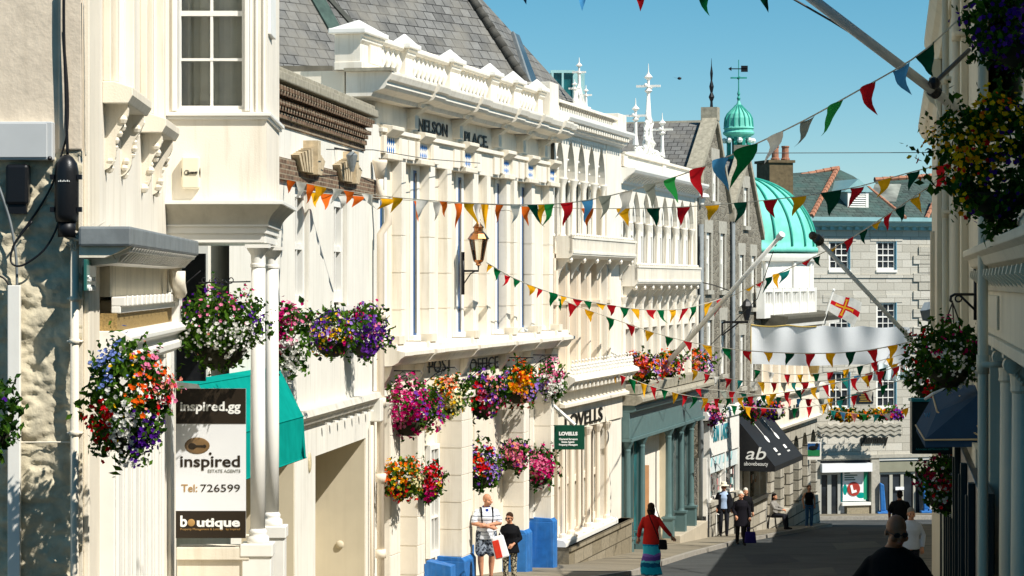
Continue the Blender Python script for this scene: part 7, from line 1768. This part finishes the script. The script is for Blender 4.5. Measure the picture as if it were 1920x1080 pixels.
    for nm, kind, mat, *a in wear:
        a = a[0] if a else {}; m = MB(); g = a.get('fat', 1.)
        if kind == 'top':
            lo = a.get('hem', .9); fl = a.get('flare', 1.)
            R_ = [(0, .01, lo, .185*B_*g*fl, .145*B_*g*fl), (0, .01, lo+.03, .185*B_*g*fl, .143*B_*g*fl), (0, 0, max(lo+.06, 1.04), .172*B_*g, .13*B_*g), (0, 0, 1.15, .165*B_*g, .128*B_*g), (0, -.01-bust*.2, 1.29, .187*B_*g, (.138+bust)*B_*g), (0, .0, 1.40, .178*B_*g, .122*g), (0, .005, 1.468, .115*B_*g, .09*g), (0, .004, a.get('neck', 1.50), .078, .074)]
            rings(m, T([r for i, r in enumerate(R_) if i == 0 or r[2] > R_[0][2]-.001]))
            sl = a.get('sleeve', 1.)
            for S_ in 'LR':
                if sl <= 0: continue
                A_, E_, H_ = V_[S_+'s'], V_[S_+'e'], V_[S_+'h']
                if sl <= .5: cap(m, [A_, A_.lerp(E_, sl*2)], [.058*B_*g, .062*B_*g])
                else: cap(m, [A_, E_, E_.lerp(H_, (sl-.5)*2)], [.057*B_*g, .053*B_*g, .044*g])
        elif kind == 'legs':
            to = a.get('to', 1.); rings(m, T([(0, .01, .86, .15*B_, .12*B_), (0, .01, .93, .185*B_*g, .137*B_*g), (0, 0, 1.03, .172*B_*g, .125*B_*g)]))
            for S_ in 'LR':
                p_, k_, a_ = V_[S_+'p'], V_[S_+'k'], V_[S_+'a']
                if to <= .5: cap(m, [p_, p_.lerp(k_, to*2)], [.105*B_*g, .10*B_*g])
                else: cap(m, [p_, k_, k_.lerp(a_, (to-.5)*2)], [.102*B_*g, .075*B_*g, .06*g])
        elif kind == 'skirt':
            rings(m, T([(0, .01, 1.0, .15, .115)]+[(.0+.02*math.sin(k*1.3), .01, 1.0-.92*k/8, .16+.10*(k/8)**.8, .13+.09*k/8) for k in range(1, 9)]), 28)
        elif kind == 'shoes':
            for S_ in 'LR':
                an = V_[S_+'a']; f = Vector(P.get(S_+'t', (0, -1, 0))).normalized(); cap(m, [an+Vector((0, 0, -.035))-f*.03, an+f*.09+Vector((0, 0, -.055)), an+f*.19+Vector((0, 0, -.062))], [.05, .045, .034], 10)
        elif kind == 'fn': a['f'](m, hp, V_, T)
        fuse(m, nm, mat, t, a.get('vox', .013), a.get('sm', 4), a.get('paint'))
    if hair:
        m = MB(); hair[1](m, hp); fuse(m, 'hair', hair[0], t, .010, 2)
    if shades:
        m = MB()
        for sx_ in (-1, 1):
            q = MB(); q.ball((0, 0, 0), .026, 10, sc=(1.15, .35, .8)); m.add([hp(*(Vector(v)+Vector((sx_*.033, -.103, .0)))) for v in q.v], q.f)
            m.tube([hp(sx_*.06, -.095, .006), hp(sx_*.086, .0, .0)], .004, 5)
        m.tube([hp(-.02, -.112, .004), hp(.02, -.112, .004)], .004, 5); m.build('sunglasses', m_black, t)
    return t
def h_short(m, hp):
    for c, r, sc in (((0, .012, .055), .102, (.84, 1.0, .9)), ((0, .05, .0), .085, (.92, .75, 1.1))):
        q = MB(); q.ball((0, 0, 0), r, 14, sc=sc); m.add([hp(*(Vector(v)+Vector(c))) for v in q.v], q.f)
def h_long(m, hp):
    h_short(m, hp)
    for c, r, sc in (((0, .065, -.09), .085, (1.0, .55, 1.5)), ((.075, .02, -.05), .04, (.6, 1, 2.0)), ((-.075, .02, -.05), .04, (.6, 1, 2.0))):
        q = MB(); q.ball((0, 0, 0), r, 12, sc=sc); m.add([hp(*(Vector(v)+Vector(c))) for v in q.v], q.f)
def h_curly(m, hp):
    h_short(m, hp)
    for k in range(34):
        a, b = R.uniform(0, 6.28), R.uniform(-.1, 1.3); v = Vector((math.cos(a)*math.cos(b)*.09, math.sin(a)*math.cos(b)*.1+.02, math.sin(b)*.1+.03))
        if v.y < -.05 and v.z < .08: continue
        q = MB(); q.ball((0, 0, 0), .028, 7); m.add([hp(*(Vector(w_)+v)) for w_ in q.v], q.f)
def cloth(name, c, var=.15, vs=9): return M(name, c, .85, var, vs, .3, 60, spec=.15)
def banded_mat(name, bands, wob=.02, base=None):
    """bands: (z, colour) from the bottom up, constant steps in the figure's own height"""
    m, nt, b = nodes(name); tc = N(nt, 'ShaderNodeTexCoord'); sp = N(nt, 'ShaderNodeSeparateXYZ'); L(nt, tc.outputs['Object'], sp.inputs[0])
    n = N(nt, 'ShaderNodeMath', operation='MULTIPLY_ADD'); L(nt, noi(nt, tc.outputs['Object'], 9, 4, .6), n.inputs[0]); n.inputs[1].default_value = wob; L(nt, sp.outputs[2], n.inputs[2])
    d = N(nt, 'ShaderNodeMath', operation='DIVIDE'); L(nt, n.outputs[0], d.inputs[0]); d.inputs[1].default_value = 2
    r = N(nt, 'ShaderNodeValToRGB'); r.color_ramp.interpolation = 'CONSTANT'; e = r.color_ramp.elements
    while len(e) < len(bands): e.new(.5)
    for k, (z, c) in enumerate(bands): e[k].position = z/2; e[k].color = (*lin(c), 1)
    L(nt, d.outputs[0], r.inputs[0]); L(nt, r.outputs[0], b.inputs['Base Color']); b.inputs['Roughness'].default_value = .85; b.inputs['Specular IOR Level'].default_value = .15
    return m
def blotch(name, c1, c2, sc=16):
    m, nt, b = nodes(name); tc = N(nt, 'ShaderNodeTexCoord'); L(nt, mixc(nt, ramp(nt, noi(nt, tc.outputs['Object'], sc, 3), ((.47, 0), (.53, 1))), lin(c1), lin(c2)), b.inputs['Base Color']); b.inputs['Roughness'].default_value = .85; return m
def stand(px, Y, dz_=.0): p = at(px, 500, Y); return Vector((p.x, Y, gz(Y)+dz_))
m_blackc = cloth('black_cloth', '101013'); m_navy = cloth('navy_cloth', '1c2232'); m_dkjean = cloth('dark_trousers', '22242a'); m_jean = cloth('blue_jeans', '3d6283'); m_shoe = cloth('dark_shoes', '1b1815'); m_shoel = cloth('pale_shoes', 'b9b0a0')
m_hairb = cloth('brown_hair', '3a271a', .3, 30); m_hairw = cloth('white_hair', 'd9d3c4', .15, 30); m_haird = cloth('dark_hair', '1a1411', .3, 30); m_hairg = cloth('grey_hair', '8b857b', .2, 30)
# man with crossed arms
st = [(0, 'e4e8ee')]
for z in (.93, 1.0, 1.08, 1.16, 1.24, 1.32, 1.4): st += [(z, '27324a'), (z+.014, 'e4e8ee')]
shirt = banded_mat('striped_shirt', st, .02)
base = stand(912, 53.4, .1)
def straps(m, hp, V_, T):
    for s in (-1, 1): m.tube([(s*.1, -.128, 1.18), (s*.115, -.135, 1.32), (s*.12, -.07, 1.485), (s*.12, .06, 1.48), (s*.11, .14, 1.3)], .022, 6)
    m.ball((0, .2, 1.22), .15, 12, sc=(1, .6, 1.35))
def collar(m, hp, V_, T):
    m.tube([(.07*math.cos(q), .01+.07*math.sin(q), 1.5+.015*math.sin(q)) for q in [k*.42 for k in range(16)]], .02, 6); m.box(-.03, .03, -.12, -.09, 1.38, 1.47)
man = person('bald man in a striped polo shirt and patterned shorts standing with arms crossed', base, rad(8), 1.78,
  dict(Le=(.27, -.06, 1.17), Lh=(-.02, -.2, 1.14), Re=(-.27, -.06, 1.17), Rh=(.04, -.235, 1.10), Lk=(.11, -.03, .51), Rk=(-.12, .0, .51)),
  [('polo_shirt', 'top', shirt, dict(sleeve=.40, hem=.84, fat=1.06)), ('shorts', 'legs', blotch('patterned_shorts', '1b2230', '8f9aa8', 22), dict(to=.40, fat=1.08)), ('shoes', 'shoes', m_shoe), ('backpack', 'fn', m_blackc, dict(f=straps, vox=.01)), ('collar', 'fn', cloth('blue_collar', '1d3f9a'), dict(f=collar, vox=.008))], None, m_skin, headturn=rad(38), build=1.13)
# small woman in black with patterned trousers
p2 = person('short woman in black top, sunglasses and patterned trousers beside the striped man', stand(956, 52.6, .0), rad(-12), 1.50,
  dict(Le=(.25, .02, 1.15), Lh=(.12, -.17, 1.02), Re=(-.24, .0, 1.15), Rh=(-.16, -.18, 1.02)),
  [('black_top', 'top', m_blackc, dict(sleeve=.85, hem=.80, fat=1.1, flare=1.15)), ('trousers', 'legs', blotch('leopard_trousers', '15140f', 'b5ab90', 24), dict(to=1.)), ('shoes', 'shoes', m_shoe)], (m_hairb, h_short), m_skin, shades=True, headturn=rad(-15), bust=.02)
def bag(label, loc, w_, h_, d, mats, rz=0, strap=None):
    t = thing('bag', label, 'bag', loc, rz); m = MB()
    m.add([(-w_/2, -d/2, 0), (w_/2, -d/2, 0), (w_/2, d/2, 0), (-w_/2, d/2, 0), (-w_*.42, -d*.3, h_), (w_*.42, -d*.3, h_), (w_*.42, d*.3, h_), (-w_*.42, d*.3, h_)], [(0, 3, 2, 1), (4, 5, 6, 7), (0, 1, 5, 4), (1, 2, 6, 5), (2, 3, 7, 6), (3, 0, 4, 7)])
    m.build('bag_body', mats[0], t, bevel=min(.03, d*.25))
    if len(mats) > 1: m = MB(); m.box(-w_*.46, w_*.0, -d/2-.012, -d/2+.02, h_*.05, h_*.85); m.build('bag_print', mats[1], t, bevel=.01)
    m = MB(); P_ = strap or [(-w_*.3, 0, h_), (-w_*.2, 0, h_+.12), (w_*.2, 0, h_+.12), (w_*.3, 0, h_)]; m.tube(P_, .012, 5); m.build('bag_handle', mats[0], t)
    return t
pb = at(942, 1046, 52.2); bag('white and red carrier bag held between the striped man and the small woman', pb, .30, .46, .14, [m_signw, cloth('red_print', 'd03a28')], rad(15)).rotation_euler = (0, rad(-14), rad(10))
# woman in red from behind
skirt = banded_mat('tie_dye_skirt', [(0, '0d6f8c'), (.18, '11a9c4'), (.34, '0c5f86'), (.44, '5fd0dc'), (.50, '6a4a9c'), (.60, '8a6cc0'), (.66, '38c4d8'), (.84, '1290b8')], .16)
red = person('woman with brown hair in a red cardigan and long turquoise skirt walking away', stand(1221, 57.4, .0), rad(172), 1.66,
  dict(Le=(-.27, .04, 1.2), Lh=(-.36, -.0, .97) if False else (.3, -.02, .95), Re=(-.3, .03, 1.2), Rh=(-.47, -.10, .98)) | dict(Le=(.26, .03, 1.17)),
  [('cardigan', 'top', cloth('red_cardigan', 'd02a22', .12), dict(sleeve=.92, hem=.80, fat=1.06, flare=1.05)), ('skirt', 'skirt', skirt, dict(vox=.014)), ('shoes', 'shoes', m_shoel)], (m_hairb, h_long), m_skin, headturn=rad(20))
p = at(1243, 1022, 57.0); bag('small black shoulder bag at the hip of the woman in red', p-Vector((0, 0, .1)), .2, .22, .1, [m_blackc], rad(-20), [(-.09, 0, .22), (-.26, -.02, .62), (-.36, -.02, .86), (-.30, .16, .84)])
# couple further down
m_jack = cloth('dark_blazer', '14151a')
hatman = person('man in pale hat, dark blazer and light blue shirt walking with a white cane', stand(1357, 85, .1), rad(0), 1.74,
  dict(Le=(.25, .03, 1.17), Lh=(.27, -.06, .93), Re=(-.27, .0, 1.17), Rh=(-.27, -.12, .95), Lk=(.1, -.06, .51), La=(.1, .0, .09), Rk=(-.1, .0, .51), Ra=(-.1, .1, .1)),
  [('shirt', 'top', cloth('light_blue_shirt', 'a9bfdd'), dict(sleeve=0, hem=.92, fat=1.0)), ('trousers', 'legs', m_dkjean), ('shoes', 'shoes', m_shoe),
   ('hat', 'fn', cloth('straw_hat', 'e4dcc6', .06), dict(f=lambda m, hp, V_, T: (m.add([hp(*v) for v in (lambda q: (q.lathe([(.02, .045), (.17, .045), (.185, .06), (.17, .08), (.105, .085), (.095, .17), (.05, .19), (.01, .18)], (0, .0, 0), 18), q)[1])(MB()).v], (lambda q: (q.lathe([(.02, .045), (.17, .045), (.185, .06), (.17, .08), (.105, .085), (.095, .17), (.05, .19), (.01, .18)], (0, 0, 0), 18), q)[1])(MB()).f)), vox=.01, sm=1))], (m_hairg, h_short), m_skin2)
def jacket(m, hp, V_, T):
    for s in (-1, 1):
        m.tube([(s*.155, -.04, .80), (s*.155, -.05, 1.0), (s*.15, -.06, 1.2), (s*.13, -.06, 1.4)], [.085, .08, .08, .07], 12)
    rings(m, [(0, .06, .80, .19, .1), (0, .06, 1.0, .18, .095), (0, .05, 1.28, .19, .1), (0, .04, 1.42, .19, .1), (0, .03, 1.49, .1, .06)])
    for S_ in 'LR': cap(m, [V_[S_+'s'], V_[S_+'e'], V_[S_+'e'].lerp(V_[S_+'h'], .9)], [.07, .062, .05])
m = MB(); jacket(m, None, {k: Vector(v) for k, v in dict(Ls=(.17, 0, 1.40), Rs=(-.17, 0, 1.40), Le=(.25, .03, 1.17), Lh=(.27, -.06, .93), Re=(-.27, 0, 1.17), Rh=(-.27, -.12, .95)).items()}, None); fuse(m, 'blazer', m_jack, hatman, .013)
t = thing('cane', 'white walking cane of the man in the pale hat', 'cane', at(1342, 1003, 84.7)); m = MB(); m.tube([at(1343, 1004, 84.7), at(1343, 966, 84.7)], .018, 6); m.tube([at(1343, 966, 84.7), at(1345, 963, 84.7), at(1348, 965, 84.7)], .018, 6); m.build('cane_shaft', m_white, t, world=True)
lady = person('white haired woman in a long dark coat carrying a blue bag down the street', stand(1389, 78, .05), rad(6), 1.62,
  dict(Le=(.27, .03, 1.17), Lh=(.29, -.04, .92), Re=(-.26, .0, 1.17), Rh=(-.2, -.12, .98), Lk=(.1, -.08, .52), La=(.1, -.06, .09), Rk=(-.1, .02, .51), Ra=(-.1, .12, .12)),
  [('coat', 'top', cloth('dark_coat', '15131a'), dict(sleeve=.95, hem=.62, fat=1.14, flare=1.12)), ('trousers', 'legs', m_blackc), ('shoes', 'shoes', m_shoe)], (m_hairw, h_curly), m_skin)
bag('purple blue shopping bag hanging from the white haired woman', at(1407, 1018, 77.6), .36, .34, .16, [cloth('purple_cloth', '231c5a')])
behind = person('woman in black with pale hair half hidden behind the white haired woman', stand(1398, 83.5, .08), rad(0), 1.62, dict(), [('coat', 'top', m_blackc, dict(sleeve=.95, hem=.7, fat=1.1)), ('trousers', 'legs', m_blackc), ('shoes', 'shoes', m_shoe)], (m_hairw, h_short), m_skin)
# seated and standing by the corner building
sb = stand(1453, 95, .12)
t = thing('stool', 'small black metal stool under the seated person by the rusticated wall', 'stool', sb+Vector((-.1, .05, 0)))
m = MB(); m.lathe([(.2, .44), (.21, .47), (.2, .49)], (0, 0, 0), 14); m.build('seat', m_black, t)
for k in range(4): q = k*math.pi/2+.78; m = MB(); m.tube([(.22*math.cos(q), .22*math.sin(q), 0), (.15*math.cos(q), .15*math.sin(q), .45)], .018, 6); m.build('leg', m_black, t)
person('person with long dark hair in a grey hooded top sitting on a stool', sb, rad(58), 1.70,
  dict(drop=.42, fwd=.05, Le=(.24, -.1, .78), Lh=(.1, -.34, .72), Re=(-.24, -.1, .78), Rh=(-.08, -.34, .74), Lp=(.1, .03, .52), Rp=(-.1, .03, .52), Lk=(.12, -.42, .5), Rk=(-.12, -.42, .52), La=(.12, -.45, .09), Ra=(-.14, -.52, .09)),
  [('hooded_top', 'top', cloth('grey_hoodie', '8d8a84'), dict(sleeve=.95, hem=.92, fat=1.08)), ('trousers', 'legs', m_dkjean), ('shoes', 'shoes', m_shoe)], (m_haird, h_long), m_skin)
person('woman in a black vest top and blue jeans standing at the street corner', stand(1517, 96.5, .12), rad(10), 1.60,
  dict(Le=(.25, .06, 1.18), Lh=(.24, .0, .95), Re=(-.27, .02, 1.18), Rh=(-.25, -.06, .94)),
  [('vest_top', 'top', m_blackc, dict(sleeve=0, hem=.94, neck=1.46)), ('jeans', 'legs', m_jean), ('shoes', 'shoes', m_shoel)], (m_hairb, h_short), m_skin, bust=.02)
# right-hand side
m_blackt = cloth('black_tshirt', '121214', .2)
def tee_print(m, hp, V_, T):
    for k in range(9): m.ball((R.uniform(-.09, .09), -.165, R.uniform(1.05, 1.22)), .014, 6)
person('bald man in sunglasses and black T-shirt close to the camera, looking down', stand(1676, 19, .06), rad(-4), 1.61,
  dict(Ls=(.175, .01, 1.36), Rs=(-.175, .01, 1.36), Le=(.30, .03, 1.16), Lh=(.33, -.08, .93), Re=(-.31, .04, 1.16), Rh=(-.34, -.04, .92)),
  [('tshirt', 'top', m_blackt, dict(sleeve=.42, hem=.82, fat=1.12, vox=.009)), ('trousers', 'legs', m_dkjean), ('shoes', 'shoes', m_shoe)], None, m_skin2, vox=.008, headturn=rad(18), nod=rad(13), build=1.06, shades=True)
person('man in black T-shirt walking away on the shaded side of the street', stand(1687, 72, .03), rad(170), 1.76, dict(Le=(.28, .04, 1.16), Re=(-.28, .02, 1.16)),
  [('tshirt', 'top', m_blackt, dict(sleeve=.42, hem=.84, fat=1.12)), ('trousers', 'legs', m_dkjean), ('shoes', 'shoes', m_shoe)], (m_haird, h_short), m_skin2, build=1.15)
person('older man in a white shirt coming up the shaded pavement', stand(1708, 50, .05), rad(-6), 1.56, dict(Le=(.27, .03, 1.16), Re=(-.26, .02, 1.16)),
  [('white_shirt', 'top', cloth('white_shirt', 'c6ced8', .06), dict(sleeve=.95, hem=.86, fat=1.1)), ('trousers', 'legs', m_dkjean), ('shoes', 'shoes', m_shoe)], (m_hairg, h_short), m_skin, headturn=rad(10))
# =============================================================== light, sky, camera
w = bpy.data.worlds.new('World'); S.world = w; w.use_nodes = True
nt = w.node_tree; bg = nt.nodes['Background']
sky = nt.nodes.new('ShaderNodeTexSky'); sky.sky_type = 'NISHITA'; sky.sun_disc = False
sv = Vector((.80, -.60, 1.12)).normalized()
sky.sun_elevation = math.asin(sv.z); sky.sun_rotation = math.atan2(sv.x, sv.y)
sky.ozone_density = 3; sky.dust_density = 0; sky.air_density = 1.0; sky.altitude = 2500
hs = nt.nodes.new('ShaderNodeHueSaturation'); hs.inputs['Value'].default_value = 1.25; hs.inputs['Hue'].default_value = .475; hs.inputs['Saturation'].default_value = 1.32
nt.links.new(sky.outputs[0], hs.inputs['Color']); nt.links.new(hs.outputs[0], bg.inputs[0]); bg.inputs[1].default_value = .06
sd = bpy.data.lights.new('sun', 'SUN'); sd.energy = 4.8; sd.angle = rad(.5); sd.color = (1, .955, .88)
so = bpy.data.objects.new('sun', sd); COL.objects.link(so); so.rotation_euler = (-sv).to_track_quat('-Z', 'Y').to_euler()
so.location = (20, -20, 40)
cd = bpy.data.cameras.new('camera'); cd.lens = 90; cd.sensor_width = 36; cd.shift_y = -10/1920; cd.clip_end = 5000; cd.clip_start = .1
co = bpy.data.objects.new('camera', cd); COL.objects.link(co); co.rotation_euler = (rad(90), 0, 0); S.camera = co
S.view_settings.view_transform = 'Standard'; S.view_settings.look = 'None'; S.view_settings.exposure = .4; S.view_settings.gamma = 1
S.cycles.max_bounces = 6; S.cycles.diffuse_bounces = 3; S.cycles.glossy_bounces = 3; S.cycles.transparent_max_bounces = 8
S.cycles.use_denoising = True
